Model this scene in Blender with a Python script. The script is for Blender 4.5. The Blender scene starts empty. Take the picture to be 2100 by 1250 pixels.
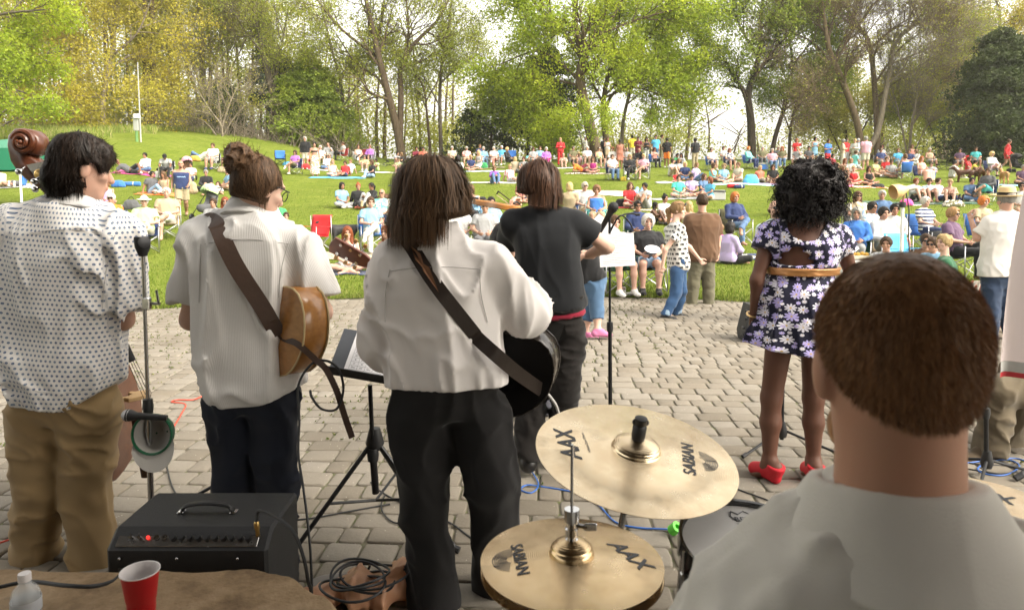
import bpy, math, random
import numpy as np
from mathutils import Vector, Matrix
C = bpy.context.scene.collection
SC = bpy.context.scene
CAMZ = 1.6; F = 1400.0; PITCH = math.radians(4.5); CX = 1050.0; CY = 520.0
cd = bpy.data.cameras.new('camera'); cam = bpy.data.objects.new('camera', cd); C.objects.link(cam)
cam.location = (0, 0, CAMZ); cam.rotation_euler = (math.radians(90) - PITCH, 0, 0)
cd.sensor_width = 36; cd.lens = F / 2100 * 36; cd.shift_y = -(625 - CY) / 2100
cd.clip_start = 0.05; cd.clip_end = 1000
cd.dof.use_dof = True; cd.dof.focus_distance = 6.5; cd.dof.aperture_fstop = 7.0
SC.camera = cam
SUN_EL = math.radians(42); SUN_AZ = math.radians(118)     # compass azimuth the light comes from (0 = +Y, clockwise)
w = bpy.data.worlds.new('World'); SC.world = w; w.use_nodes = True
nt = w.node_tree; bg = nt.nodes['Background']
sky = nt.nodes.new('ShaderNodeTexSky'); sky.sky_type = 'NISHITA'; sky.sun_disc = False
sky.sun_elevation = SUN_EL; sky.sun_rotation = SUN_AZ; sky.dust_density = 4.0; sky.air_density = 1.0
hs = nt.nodes.new('ShaderNodeHueSaturation'); hs.inputs['Saturation'].default_value = 0.12; hs.inputs['Value'].default_value = 1.0
nt.links.new(sky.outputs[0], hs.inputs['Color']); wm = nt.nodes.new('ShaderNodeMixRGB'); wm.blend_type = 'MULTIPLY'; wm.inputs[0].default_value = 1; wm.inputs[2].default_value = (1.0, .955, .875, 1); nt.links.new(hs.outputs[0], wm.inputs[1]); nt.links.new(wm.outputs[0], bg.inputs['Color'])
bg.inputs['Strength'].default_value = 0.15
sl = bpy.data.lights.new('sun', 'SUN'); so = bpy.data.objects.new('sun', sl); C.objects.link(so)
sl.energy = 1.05; sl.angle = math.radians(32); sl.color = (1.0, 0.91, 0.76)
_sd = Vector((math.sin(SUN_AZ) * math.cos(SUN_EL), math.cos(SUN_AZ) * math.cos(SUN_EL), math.sin(SUN_EL)))
so.rotation_euler = _sd.to_track_quat('Z', 'Y').to_euler()
SC.view_settings.view_transform = 'Standard'; SC.view_settings.look = 'None'; SC.view_settings.gamma = 1
SC.view_settings.exposure = 1.85
SC.render.engine = 'CYCLES'
cy = SC.cycles; cy.use_denoising = True; cy.max_bounces = 6; cy.diffuse_bounces = 3; cy.glossy_bounces = 3
cy.transmission_bounces = 4; cy.transparent_max_bounces = 6; cy.caustics_reflective = False; cy.caustics_refractive = False
cy.sample_clamp_indirect = 6
def A(*v): return np.array(v if len(v) > 1 else v[0], dtype=float)
def P(px, py, Y):
 """point of the scene seen at photo pixel (px,py), Y metres in front of the camera"""
 a = (px - CX) / F; b = (CY - py) / F
 d = A(a, math.cos(PITCH) + b * math.sin(PITCH), b * math.cos(PITCH) - math.sin(PITCH))
 d = d * (Y / d[1]); return A(d[0], Y, CAMZ + d[2])
def ss(a, b, x):
 t = np.clip((x - a) / (b - a), 0, 1); return t * t * (3 - 2 * t)
_TY = [0, 10.7, 15, 18, 21.6, 24.4, 30, 36, 43, 50, 58, 75, 100, 400]
_TZ = [0, 0.0, .2, .55, 0.98, 1.28, 1.95, 2.75, 3.62, 4.45, 5.0, 5.4, 4.8, 3.0]
def edge(x): return 11.4 - 0.05 * np.minimum(np.abs(x), 9) ** 2
def terr(x, y):
 z = np.interp(y, _TY, _TZ)
 z = z + 2.1 * ss(-9, -24, x) * ss(24, 44, y)
 z = z + 0.35 * ss(8, 24, x) * ss(22, 40, y) * 0
 z = z + 0.05 * np.sin(x * .45 + y * .3) * ss(13, 20, y) + .03 * np.sin(x * 1.1 - y * .7) * ss(13, 20, y)
 return z
def G(px, py):
 """point where the ray through photo pixel (px,py) meets the ground"""
 ys = np.concatenate([np.arange(2, 30, .02), np.arange(30, 120, .05)])
 p0 = P(px, py, 1.0); xs = p0[0] * ys; zs = CAMZ + (p0[2] - CAMZ) * ys
 k = np.nonzero(zs <= terr(xs, ys))[0]
 i = k[0] if len(k) else len(ys) - 1
 return A(xs[i], ys[i], float(terr(xs[i], ys[i])))
def tag(o, label=None, cat=None, group=None, kind=None):
 if label: o['label'] = label
 if cat: o['category'] = cat
 if group: o['group'] = group
 if kind: o['kind'] = kind
 return o
def thing(name, label, cat, loc=(0, 0, 0), rz=0, group=None):
 o = bpy.data.objects.new(name, None); C.objects.link(o); o.empty_display_size = .1
 o.location = tuple(loc); o.rotation_euler = (0, 0, rz)
 return tag(o, label, cat, group)
def link(name, me, parent=None, mat=None):
 o = bpy.data.objects.new(name, me); C.objects.link(o)
 if parent: o.parent = parent
 if mat is not None:
  me.materials.clear(); me.materials.append(mat)
 return o
def copy_tree(o, parent=None):
 c = o.copy(); C.objects.link(c); c.parent = parent
 for ch in [x for x in SC.objects if x.parent == o]: copy_tree(ch, c)
 return c
def mesh(name, V, Fs, smooth=True):
 me = bpy.data.meshes.new(name)
 V = np.asarray(V, dtype=np.float32)
 if isinstance(Fs, np.ndarray):
  n, k = Fs.shape
  me.vertices.add(len(V)); me.vertices.foreach_set('co', V.ravel())
  me.loops.add(n * k); me.loops.foreach_set('vertex_index', Fs.astype(np.int32).ravel())
  me.polygons.add(n); me.polygons.foreach_set('loop_start', np.arange(0, n * k, k, dtype=np.int32))
  me.update(calc_edges=True)
 else:
  me.from_pydata([tuple(map(float, v)) for v in V], [], [tuple(map(int, f)) for f in Fs])
 if smooth: me.polygons.foreach_set('use_smooth', np.ones(len(me.polygons), dtype=bool))
 me.update(); return me
def join(parts):
 """concatenate several (V,F) with F quad arrays"""
 Vs = []; Fs = []; n = 0
 for V, Fq in parts:
  if len(V) == 0: continue
  Vs.append(V); Fs.append(Fq + n); n += len(V)
 return np.concatenate(Vs), np.concatenate(Fs)
_rs = np.random.RandomState(5); _LAT = _rs.rand(32, 32, 32).astype(np.float32)
def vnoise(x, y, z):
 xi = np.floor(x).astype(int); yi = np.floor(y).astype(int); zi = np.floor(z).astype(int)
 u = x - xi; v = y - yi; w_ = z - zi
 u = u * u * (3 - 2 * u); v = v * v * (3 - 2 * v); w_ = w_ * w_ * (3 - 2 * w_)
 L = lambda a, b, c: _LAT[(xi + a) % 32, (yi + b) % 32, (zi + c) % 32]
 x00 = L(0, 0, 0) * (1 - u) + L(1, 0, 0) * u; x10 = L(0, 1, 0) * (1 - u) + L(1, 1, 0) * u
 x01 = L(0, 0, 1) * (1 - u) + L(1, 0, 1) * u; x11 = L(0, 1, 1) * (1 - u) + L(1, 1, 1) * u
 return (x00 * (1 - v) + x10 * v) * (1 - w_) + (x01 * (1 - v) + x11 * v) * w_
def folds(amp, sx=9, sz=2.2, seed=0, tw=0.0):
 """cloth folds: ridged noise, long along z"""
 def f(X, Y, Z):
  q = vnoise(X * 4 + seed, Y * 4, Z * 3)
  x2 = X * sx + q * 1.3 + seed * 3.7 + Z * tw; y2 = Y * sx + seed; z2 = Z * sz + q * 1.1
  a = 1 - np.abs(2 * vnoise(x2, y2, z2) - 1); b = 1 - np.abs(2 * vnoise(x2 * 1.9 + 9 + Z * 3, y2 * 1.9, z2 * 2.9) - 1)
  return -amp * (a ** 3 * 1.25 + b ** 3 * .7 - .10)
 return f
def nrm(v): v = A(v); return v / (np.linalg.norm(v) + 1e-9)
def cone(a, b, ra, rb, flat=False, k=None): return ('c', A(a), A(b), ra, rb, flat, k)
def ell(c, r, ax=None, k=None): return ('e', A(c), A(r), np.eye(3) if ax is None else np.array(ax, dtype=float), None, None, k)
def pbox(p):
 if p[0] == 'c':
  r = max(p[3], p[4]); return np.minimum(p[1], p[2]) - r, np.maximum(p[1], p[2]) + r
 if p[0] == 'e':
  e = np.abs(p[3].T) @ p[2]; return p[1] - e, p[1] + e
 if p[0] == 't':
  t = p[1]; m = max(t['a'].max(), t['b'].max()) + abs(t['bend']); return np.minimum(t['p0'], t['p1']) - m, np.maximum(t['p0'], t['p1']) + m
def peval(p, X, Y, Z):
 if p[0] == 'c':
  a, b, ra, rb, flat = p[1:6]; ab = b - a; L2 = float(ab @ ab) + 1e-12
  t = ((X - a[0]) * ab[0] + (Y - a[1]) * ab[1] + (Z - a[2]) * ab[2]) / L2
  tc = np.clip(t, 0, 1)
  d = np.sqrt((X - a[0] - ab[0] * tc) ** 2 + (Y - a[1] - ab[1] * tc) ** 2 + (Z - a[2] - ab[2] * tc) ** 2) - (ra + (rb - ra) * tc)
  if flat: d = np.maximum(d, (t - 1) * math.sqrt(L2))
  return d
 if p[0] == 'e':
  c, r, ax = p[1:4]; dx = X - c[0]; dy = Y - c[1]; dz = Z - c[2]
  k0 = 0; k1 = 0
  for i in range(3):
   q = dx * ax[i][0] + dy * ax[i][1] + dz * ax[i][2]; k0 = k0 + (q / r[i]) ** 2; k1 = k1 + (q / r[i] ** 2) ** 2
  k0 = np.sqrt(k0); k1 = np.sqrt(k1) + 1e-6
  return k0 * (k0 - 1) / k1
 t = p[1]; p0 = t['p0']; u = t['u']; L = t['L']; s = t['s']; f = t['f']
 dx = X - p0[0]; dy = Y - p0[1]; dz = Z - p0[2]
 tt = (dx * u[0] + dy * u[1] + dz * u[2]) / L; tc = np.clip(tt, 0, 1)
 x = dx * s[0] + dy * s[1] + dz * s[2]; y = dx * f[0] + dy * f[1] + dz * f[2] - t['bend'] * 4 * tc * (1 - tc)
 a = np.interp(tc, t['t'], t['a']); b = np.interp(tc, t['t'], t['b'])
 e = 2.3; q = ((np.abs(x) / a) ** e + (np.abs(y) / b) ** e) ** (1 / e)
 d = (q - 1) * np.minimum(a, b); o = np.maximum(-tt, tt - 1) * L
 if t.get('flat'): d = np.where(tt < 0, np.maximum(d, -tt * L), d)
 return np.where(o > 0, np.hypot(np.maximum(d, 0), o), d)
def surfnet(D, lo, h):
 S = D < 0; nx, ny, nz = D.shape
 c = [(i, j, k) for i in (0, 1) for j in (0, 1) for k in (0, 1)]
 sub = lambda M, o: M[o[0]:nx - 1 + o[0], o[1]:ny - 1 + o[1], o[2]:nz - 1 + o[2]]
 cnt = sum(sub(S, o).astype(np.int8) for o in c); act = (cnt > 0) & (cnt < 8)
 idx = np.argwhere(act)
 if len(idx) == 0: return np.zeros((0, 3)), np.zeros((0, 4), int)
 vid = -np.ones(act.shape, int); vid[act] = np.arange(len(idx))
 acc = np.zeros((len(idx), 3)); n = np.zeros(len(idx))
 for ax in range(3):
  for o in c:
   if o[ax]: continue
   q = list(o); q[ax] = 1
   v0 = D[idx[:, 0] + o[0], idx[:, 1] + o[1], idx[:, 2] + o[2]]; v1 = D[idx[:, 0] + q[0], idx[:, 1] + q[1], idx[:, 2] + q[2]]
   m = (v0 < 0) != (v1 < 0); t = np.where(m, v0 / np.where(m, v0 - v1, 1), 0)
   pt = np.tile(np.array(o, float), (len(idx), 1)); pt[:, ax] = t
   acc[m] += pt[m]; n[m] += 1
 V = lo + h * (idx + acc / n[:, None])
 Q = []
 for ax in range(3):
  b, d = (ax + 1) % 3, (ax + 2) % 3
  sl0 = [slice(None)] * 3; sl1 = [slice(None)] * 3; sl0[ax] = slice(0, -1); sl1[ax] = slice(1, None)
  for sgn in (0, 1):
   m = (S[tuple(sl0)] & ~S[tuple(sl1)]) if sgn == 0 else (~S[tuple(sl0)] & S[tuple(sl1)])
   e = np.argwhere(m)
   ok = (e[:, b] > 0) & (e[:, d] > 0) & (e[:, b] < D.shape[b] - 1) & (e[:, d] < D.shape[d] - 1); e = e[ok]
   def g(ob, od):
    q = e.copy(); q[:, b] -= ob; q[:, d] -= od; return vid[q[:, 0], q[:, 1], q[:, 2]]
   quad = np.stack([g(1, 1), g(0, 1), g(0, 0), g(1, 0)], 1)
   Q.append(quad if sgn == 0 else quad[:, ::-1])
 return V, np.concatenate(Q)
def sdf(prims, h, k=.03, cuts=(), disp=None, smooth=1, neg=()):
 los, his = zip(*[pbox(p) for p in prims]); lo = np.min(los, 0) - 3 * h - .02; hi = np.max(his, 0) + 3 * h + .02
 n = np.ceil((hi - lo) / h).astype(int) + 1
 ax = [(lo[i] + h * np.arange(n[i])).astype(np.float32) for i in range(3)]
 D = np.full(n, .2, np.float32)
 def region(p, pad):
  l, hh = pbox(p); sl = []
  for i in range(3):
   a = max(0, int((l[i] - pad - lo[i]) / h)); b = min(n[i], int((hh[i] + pad - lo[i]) / h) + 2); sl.append(slice(a, max(a, b)))
  return tuple(sl), ax[0][sl[0]][:, None, None], ax[1][sl[1]][None, :, None], ax[2][sl[2]][None, None, :]
 for p in prims:
  kk = p[6] if len(p) > 6 and p[6] else k
  sl, X, Y, Z = region(p, kk + 3 * h)
  d = peval(p, X, Y, Z); a = D[sl]
  t = np.clip(.5 + .5 * (d - a) / kk, 0, 1); D[sl] = d * (1 - t) + a * t - kk * t * (1 - t)
 X, Y, Z = ax[0][:, None, None], ax[1][None, :, None], ax[2][None, None, :]
 if disp is not None:
  m = np.abs(D) < .06; I = np.nonzero(m)
  D[m] += disp(ax[0][I[0]], ax[1][I[1]], ax[2][I[2]]).astype(np.float32)
 for p in neg:
  sl, X2, Y2, Z2 = region(p, 3 * h); D[sl] = np.maximum(D[sl], -peval(p, X2, Y2, Z2))
 for pt, nn in cuts:
  nn = nrm(nn); D = np.maximum(D, ((X - pt[0]) * nn[0] + (Y - pt[1]) * nn[1] + (Z - pt[2]) * nn[2]).astype(np.float32))
 V, Q = surfnet(D, lo, h)
 for _ in range(smooth):
  acc = np.zeros_like(V); cn = np.zeros(len(V))
  for i in range(4):
   np.add.at(acc, Q[:, i], V[Q[:, (i + 1) % 4]] + V[Q[:, i - 1]]); np.add.at(cn, Q[:, i], 2)
  V = V * .5 + .5 * acc / np.maximum(cn, 1)[:, None]
 return V, Q
def set_uv(me, V, segs):
 """cylindrical UV in metres about the nearest of several axis segments (a,b,R,back): seam on the far side from 'back'"""
 best = None
 for (a, b, R, back) in segs:
  a = A(a); b = A(b); u = nrm(b - a); L = np.linalg.norm(b - a); s = V - a
  t = np.clip(s @ u, 0, L); r = s - np.outer(t, u); d = np.linalg.norm(r, axis=1) - R
  f = nrm(A(back) - u * (A(back) @ u)); g = np.cross(u, f)
  uv = np.stack([np.arctan2(s @ g, s @ f) * R, s @ u], 1)
  if best is None: best = [d, uv]
  else:
   m = d < best[0]; best[0] = np.where(m, d, best[0]); best[1] = np.where(m[:, None], uv, best[1])
 li = np.zeros(len(me.loops), np.int32); me.loops.foreach_get('vertex_index', li)
 me.uv_layers.new(name='UV').data.foreach_set('uv', best[1][li].astype(np.float32).ravel())
class MB:
 def __init__(s): s.V = []; s.F = []; s.n = 0
 def add(s, V, Fs):
  s.V += [tuple(map(float, v)) for v in V]; s.F += [tuple(int(i) + s.n for i in f) for f in Fs]; s.n += len(V); return s
 def box(s, c, size, R=None, bev=0.0):
  hx, hy, hz = [q / 2 for q in size]; b = min(bev, hx * .9, hy * .9, hz * .9)
  c = A(c); R = np.eye(3) if R is None else np.array(R)   # columns = axes
  if b <= 0:
   V = [(x, y, z) for x in (-hx, hx) for y in (-hy, hy) for z in (-hz, hz)]
   Fs = [(0, 1, 3, 2), (4, 6, 7, 5), (0, 4, 5, 1), (2, 3, 7, 6), (0, 2, 6, 4), (1, 5, 7, 3)]
  else:
   V = []; ix = {}
   for sx in (-1, 1):
    for sy in (-1, 1):
     for sz in (-1, 1):
      for a_ in range(3):
       p = [sx * (hx - b), sy * (hy - b), sz * (hz - b)]; p[a_] += (sx, sy, sz)[a_] * b
       ix[(sx, sy, sz, a_)] = len(V); V.append(p)
   Fs = []
   for a_ in range(3):
    for sg in (-1, 1):
     o1, o2 = (a_ + 1) % 3, (a_ + 2) % 3; q = []
     for u, v in ((-1, -1), (1, -1), (1, 1), (-1, 1)):
      k = [0, 0, 0]; k[a_] = sg; k[o1] = u; k[o2] = v; q.append(ix[(k[0], k[1], k[2], a_)])
     Fs.append(q if sg > 0 else q[::-1])
   for a_ in range(3):
    o1, o2 = (a_ + 1) % 3, (a_ + 2) % 3
    for u in (-1, 1):
     for v in (-1, 1):
      q = []
      for t, ax_ in ((-1, o1), (1, o1), (1, o2), (-1, o2)):
       k = [0, 0, 0]; k[a_] = t; k[o1] = u; k[o2] = v; q.append(ix[(k[0], k[1], k[2], ax_)])
      Fs.append(q if u * v > 0 else q[::-1])
   for sx in (-1, 1):
    for sy in (-1, 1):
     for sz in (-1, 1):
      q = [ix[(sx, sy, sz, a_)] for a_ in range(3)]; Fs.append(q if sx * sy * sz > 0 else q[::-1])
  return s.add([c + R @ A(v) for v in V], Fs)
 def tube(s, pts, r, n=8, cap=True, flat=1.0, up=None):
  pts = [A(p) for p in pts]; m = len(pts); rr = r if hasattr(r, '__len__') else [r] * m
  t = [nrm(pts[min(i + 1, m - 1)] - pts[max(i - 1, 0)]) for i in range(m)]
  u = nrm(np.cross(t[0], (0, 0, 1) if abs(t[0][2]) < .9 else (1, 0, 0))) if up is None else nrm(A(up) - t[0] * (A(up) @ t[0]))
  V = []
  for i in range(m):
   u = nrm(u - t[i] * (u @ t[i])); v = np.cross(t[i], u)
   for j in range(n):
    a_ = 2 * math.pi * j / n; V.append(pts[i] + rr[i] * (u * math.cos(a_) + v * flat * math.sin(a_)))
  Fs = [(i * n + j, i * n + (j + 1) % n, (i + 1) * n + (j + 1) % n, (i + 1) * n + j) for i in range(m - 1) for j in range(n)]
  if cap: Fs += [tuple(range(n))[::-1], tuple((m - 1) * n + j for j in range(n))]
  return s.add(V, Fs)
 def lathe(s, prof, c, axis=(0, 0, 1), n=24):
  z = nrm(axis); x = nrm(np.cross(z, (0, 1, 0) if abs(z[1]) < .9 else (1, 0, 0))); y = np.cross(z, x); c = A(c); m = len(prof)
  V = [c + z * h + (x * math.cos(2 * math.pi * j / n) + y * math.sin(2 * math.pi * j / n)) * max(r, 1e-4) for r, h in prof for j in range(n)]
  Fs = [(i * n + j, i * n + (j + 1) % n, (i + 1) * n + (j + 1) % n, (i + 1) * n + j) for i in range(m - 1) for j in range(n)]
  return s.add(V, Fs)
 def ball(s, c, r, n=12):
  r = A(r, r, r) if not hasattr(r, '__len__') else A(r)
  b = MB().lathe([(math.sin(math.pi * i / n), -math.cos(math.pi * i / n)) for i in range(n + 1)], (0, 0, 0), n=n)
  return s.add([A(c) + A(v) * r for v in b.V], b.F)
 def prism(s, poly, c, ex, ey, ez, th, bev=.0):
  """extrude 2-D outline (ex,ey plane) by th along ez, centred, edges eased by bev"""
  c = A(c); ex, ey, ez = A(ex), A(ey), A(ez); n = len(poly); P2 = np.array(poly, float); cen = P2.mean(0)
  rings = [(bev, -th / 2), (0, -th / 2 + bev), (0, th / 2 - bev), (bev, th / 2)] if bev else [(0, -th / 2), (0, th / 2)]
  V = []
  nx = np.roll(P2, -1, 0) - np.roll(P2, 1, 0); nn = np.stack([nx[:, 1], -nx[:, 0]], 1); nn /= np.linalg.norm(nn, axis=1)[:, None] + 1e-9
  area = np.sum(P2[:, 0] * np.roll(P2[:, 1], -1) - np.roll(P2[:, 0], -1) * P2[:, 1])
  if area < 0: nn = -nn
  for ins, z in rings:
   for q in P2 - nn * ins: V.append(c + ex * q[0] + ey * q[1] + ez * z)
  m = len(rings); Fs = [(i * n + j, i * n + (j + 1) % n, (i + 1) * n + (j + 1) % n, (i + 1) * n + j) for i in range(m - 1) for j in range(n)]
  Fs += [tuple(range(n))[::-1], tuple((m - 1) * n + j for j in range(n))]
  return s.add(V, Fs)
 def build(s, name, mat, parent=None, smooth=True, angle=40):
  me = mesh(name, s.V, s.F, smooth)
  if smooth:
   try: me.set_sharp_from_angle(angle=math.radians(angle))
   except Exception: pass
  return link(name, me, parent, mat)
def spline(pts, n=12):
 """Catmull-Rom through points"""
 p = [A(q) for q in pts]; p = [2 * p[0] - p[1]] + p + [2 * p[-1] - p[-2]]; out = []
 for i in range(1, len(p) - 2):
  for j in range(n):
   t = j / n
   out.append(.5 * (2 * p[i] + (p[i + 1] - p[i - 1]) * t + (2 * p[i - 1] - 5 * p[i] + 4 * p[i + 1] - p[i + 2]) * t * t + (3 * p[i] - p[i - 1] - 3 * p[i + 1] + p[i + 2]) * t ** 3))
 return out + [p[-2]]
class NG:
 def __init__(s, name):
  s.m = bpy.data.materials.new(name); s.m.use_nodes = True; s.t = s.m.node_tree; s.b = s.t.nodes['Principled BSDF']; s.out = s.t.nodes['Material Output']
 def n(s, ty, **kw):
  o = s.t.nodes.new('ShaderNode' + ty)
  for k, v in kw.items(): setattr(o, k, v)
  return o
 def set(s, sock, v):
  if hasattr(v, 'links') or hasattr(v, 'is_linked'): s.t.links.new(v, sock)
  elif isinstance(v, (tuple, list)) and len(v) == 3 and sock.type == 'RGBA': sock.default_value = (*v, 1)
  else: sock.default_value = v
 def math(s, op, a, b=0.0, c=None, clamp=False):
  o = s.n('Math', operation=op, use_clamp=clamp); s.set(o.inputs[0], a); s.set(o.inputs[1], b)
  if c is not None: s.set(o.inputs[2], c)
  return o.outputs[0]
 def mix(s, f, a, b, blend='MIX'):
  o = s.n('MixRGB', blend_type=blend); s.set(o.inputs[0], f); s.set(o.inputs[1], a); s.set(o.inputs[2], b); return o.outputs[0]
 def coord(s, k='Object'): return s.n('TexCoord').outputs[k]
 def scale(s, v, sc):
  o = s.n('Mapping'); s.set(o.inputs['Vector'], v); o.inputs['Scale'].default_value = sc if isinstance(sc, tuple) else (sc,) * 3; return o.outputs[0]
 def noise(s, v, sc=5, detail=3, rough=.55, dist=0):
  o = s.n('TexNoise'); s.set(o.inputs['Vector'], v); o.inputs['Scale'].default_value = sc; o.inputs['Detail'].default_value = detail
  o.inputs['Roughness'].default_value = rough; o.inputs['Distortion'].default_value = dist; return o.outputs['Fac']
 def ramp(s, f, stops):
  o = s.n('ValToRGB'); s.set(o.inputs[0], f); e = o.color_ramp.elements
  while len(e) < len(stops): e.new(.5)
  for i, (p, c) in enumerate(stops): e[i].position = p; e[i].color = (*c, 1) if len(c) == 3 else c
  return o.outputs[0]
 def sep(s, v): o = s.n('SeparateXYZ'); s.set(o.inputs[0], v); return o.outputs
 def bump(s, h, st=.3, d=.01):
  o = s.n('Bump'); o.inputs['Strength'].default_value = st; o.inputs['Distance'].default_value = d; s.set(o.inputs['Height'], h)
  s.t.links.new(o.outputs[0], s.b.inputs['Normal']); return s
 def fin(s, col, rough=.8, metal=0, spec=None, **kw):
  s.set(s.b.inputs['Base Color'], col); s.set(s.b.inputs['Roughness'], rough); s.b.inputs['Metallic'].default_value = metal
  if spec is not None: s.b.inputs['Specular IOR Level'].default_value = spec
  for k, v in kw.items(): s.set(s.b.inputs[k.replace('_', ' ')], v)
  return s.m
_MC = {}
def plain(name, col, rough=.6, metal=0, var=.12, sc=30, bump=0.1, spec=None):
 if name in _MC: return _MC[name]
 g = NG(name); co = g.coord(); nz = g.noise(co, sc, 4)
 c = g.mix(nz, tuple(q * (1 - var) for q in col), tuple(min(1, q * (1 + var)) for q in col))
 if bump: g.bump(nz, bump, .004)
 _MC[name] = g.fin(c, g.math('MULTIPLY_ADD', nz, .2, rough - .1), metal, spec); return _MC[name]
def cloth(name, col=None, kind='plain', rough=.9, weave=1.0):
 """fabric; colour from the object when col is None"""
 if name in _MC: return _MC[name]
 g = NG(name); co = g.coord(); base = g.n('ObjectInfo').outputs['Color'] if col is None else None
 if base is None: r = g.n('RGB'); r.outputs[0].default_value = (*col, 1); base = r.outputs[0]
 big = g.noise(co, 14, 3); c = g.mix(g.math('MULTIPLY', big, .35), base, g.mix(1.0, base, (.72, .72, .72), 'MULTIPLY'))
 x, y, z = g.sep(co)
 if kind == 'stripes':
  f = g.math('GREATER_THAN', g.math('SINE', g.math('MULTIPLY', z, 75)), 0.0); c = g.mix(f, c, (.75, .73, .7))
 if kind == 'plaid':
  f1 = g.math('GREATER_THAN', g.math('SINE', g.math('MULTIPLY', z, 95)), .25); f2 = g.math('GREATER_THAN', g.math('SINE', g.math('MULTIPLY', x, 95)), .25)
  f = g.math('MULTIPLY', g.math('ADD', f1, f2), .5); c = g.mix(f, (.72, .72, .72), c)
 if kind == 'print':
  v = g.n('TexVoronoi'); g.set(v.inputs['Vector'], co); v.inputs['Scale'].default_value = 17
  f = g.math('GREATER_THAN', g.sep(v.outputs['Color'])[0], .55); c = g.mix(f, c, (.75, .7, .62))
 g.bump(g.noise(co, 420, 2), .12 * weave, .002)
 _MC[name] = g.fin(c, rough, 0, .2, Sheen_Weight=.15); return _MC[name]
def skinmat(name='skin', col=None, sss=0.0):
 if name in _MC: return _MC[name]
 g = NG(name); co = g.coord()
 if col is None: base = g.n('ObjectInfo').outputs['Color']
 else: r = g.n('RGB'); r.outputs[0].default_value = (*col, 1); base = r.outputs[0]
 at = g.n('Attribute', attribute_name='mark'); m = at.outputs['Fac']
 nz = g.noise(co, 18, 4); c = g.mix(g.math('MULTIPLY', nz, .45), base, g.mix(1.0, base, (.95, .72, .66), 'MULTIPLY'))
 c = g.mix(g.math('MULTIPLY', m, 1.0, clamp=True), c, (.03, .02, .015))
 c = g.mix(g.math('MULTIPLY', g.math('MULTIPLY', m, -1.0), .7, clamp=True), c, (.45, .12, .1))
 g.bump(g.noise(co, 260, 3), .08, .002)
 if sss: g.b.inputs['Subsurface Weight'].default_value = sss; g.b.inputs['Subsurface Scale'].default_value = .01
 _MC[name] = g.fin(c, .55, 0, .35); return _MC[name]
def hairmat(name='hair', col=None, along='z'):
 if name in _MC: return _MC[name]
 g = NG(name); co = g.coord(); base = g.n('ObjectInfo').outputs['Color'] if col is None else None
 if base is None: r = g.n('RGB'); r.outputs[0].default_value = (*col, 1); base = r.outputs[0]
 nz = g.noise(g.scale(co, (90, 90, 9)), 1, 3); rd = g.n('NewGeometry').outputs['Random Per Island']; f = g.math('ADD', g.math('MULTIPLY', nz, .6), g.math('MULTIPLY', rd, .4))
 c = g.ramp(f, [(.25, (.5, .48, .46)), (.6, (1.1, 1.1, 1.1)), (.85, (2.4, 2.2, 2.0))]); c = g.mix(1.0, base, c, 'MULTIPLY')
 g.bump(nz, .5, .005); _MC[name] = g.fin(c, .5, 0, .22); return _MC[name]
rng = np.random.RandomState(11)
def build_lawn():
 xs = np.concatenate([np.linspace(-260, -62, 12), np.arange(-60, 60.1, .8), np.linspace(62, 260, 12)])
 vs = np.concatenate([[0], np.cumsum(np.linspace(.25, 1.2, 90)), [70, 90, 120, 170, 260, 400]])
 V = []
 for y_ in vs:
  y = edge(xs) + y_; z = terr(xs, y) + (0.012 if y_ > .1 else -.06)
  V.append(np.stack([xs, y, z], 1))
 n = len(xs); V = np.concatenate(V); i = np.arange(len(vs) - 1)[:, None] * n + np.arange(n - 1)[None, :]
 Q = np.stack([i, i + 1, i + n + 1, i + n], -1).reshape(-1, 4)
 g = NG('lawn_grass'); co = g.coord()
 n1 = g.noise(g.scale(co, (1, 1.6, 1)), .45, 5, .68); n2 = g.noise(g.scale(co, (3.2, 1.0, 1)), 2.2, 5, .65); n3 = g.noise(g.scale(co, (1.0, .45, 1)), 34, 3, .7)
 c = g.ramp(g.math('ADD', g.math('MULTIPLY', n1, .5), g.math('MULTIPLY', n2, .5)), [(.30, (.09, .13, .013)), (.44, (.15, .195, .024)), (.57, (.20, .24, .04)), (.70, (.29, .285, .095))])
 c = g.mix(g.ramp(n3, [(.35, (0, 0, 0)), (.75, (1, 1, 1))]), g.mix(1.0, c, (.62, .66, .55), 'MULTIPLY'), c)
 g.bump(n3, .8, .05); m = g.fin(c, .95, 0, .1)
 o = link('lawn', mesh('lawn', V, Q), None, m); tag(o, kind='structure')
 V = [(-60, -30, -.011), (60, -30, -.011), (60, 12.2, -.011), (-60, 12.2, -.011)]
 g = NG('bedding_soil'); nz = g.noise(g.coord(), 25, 4)
 m = g.fin(g.ramp(nz, [(.3, (.075, .065, .045)), (.5, (.13, .115, .08)), (.62, (.10, .115, .04))]), .95)
 o = link('ground', mesh('ground', V, [(0, 1, 2, 3)], False), None, m); tag(o, kind='structure')
build_lawn()
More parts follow.
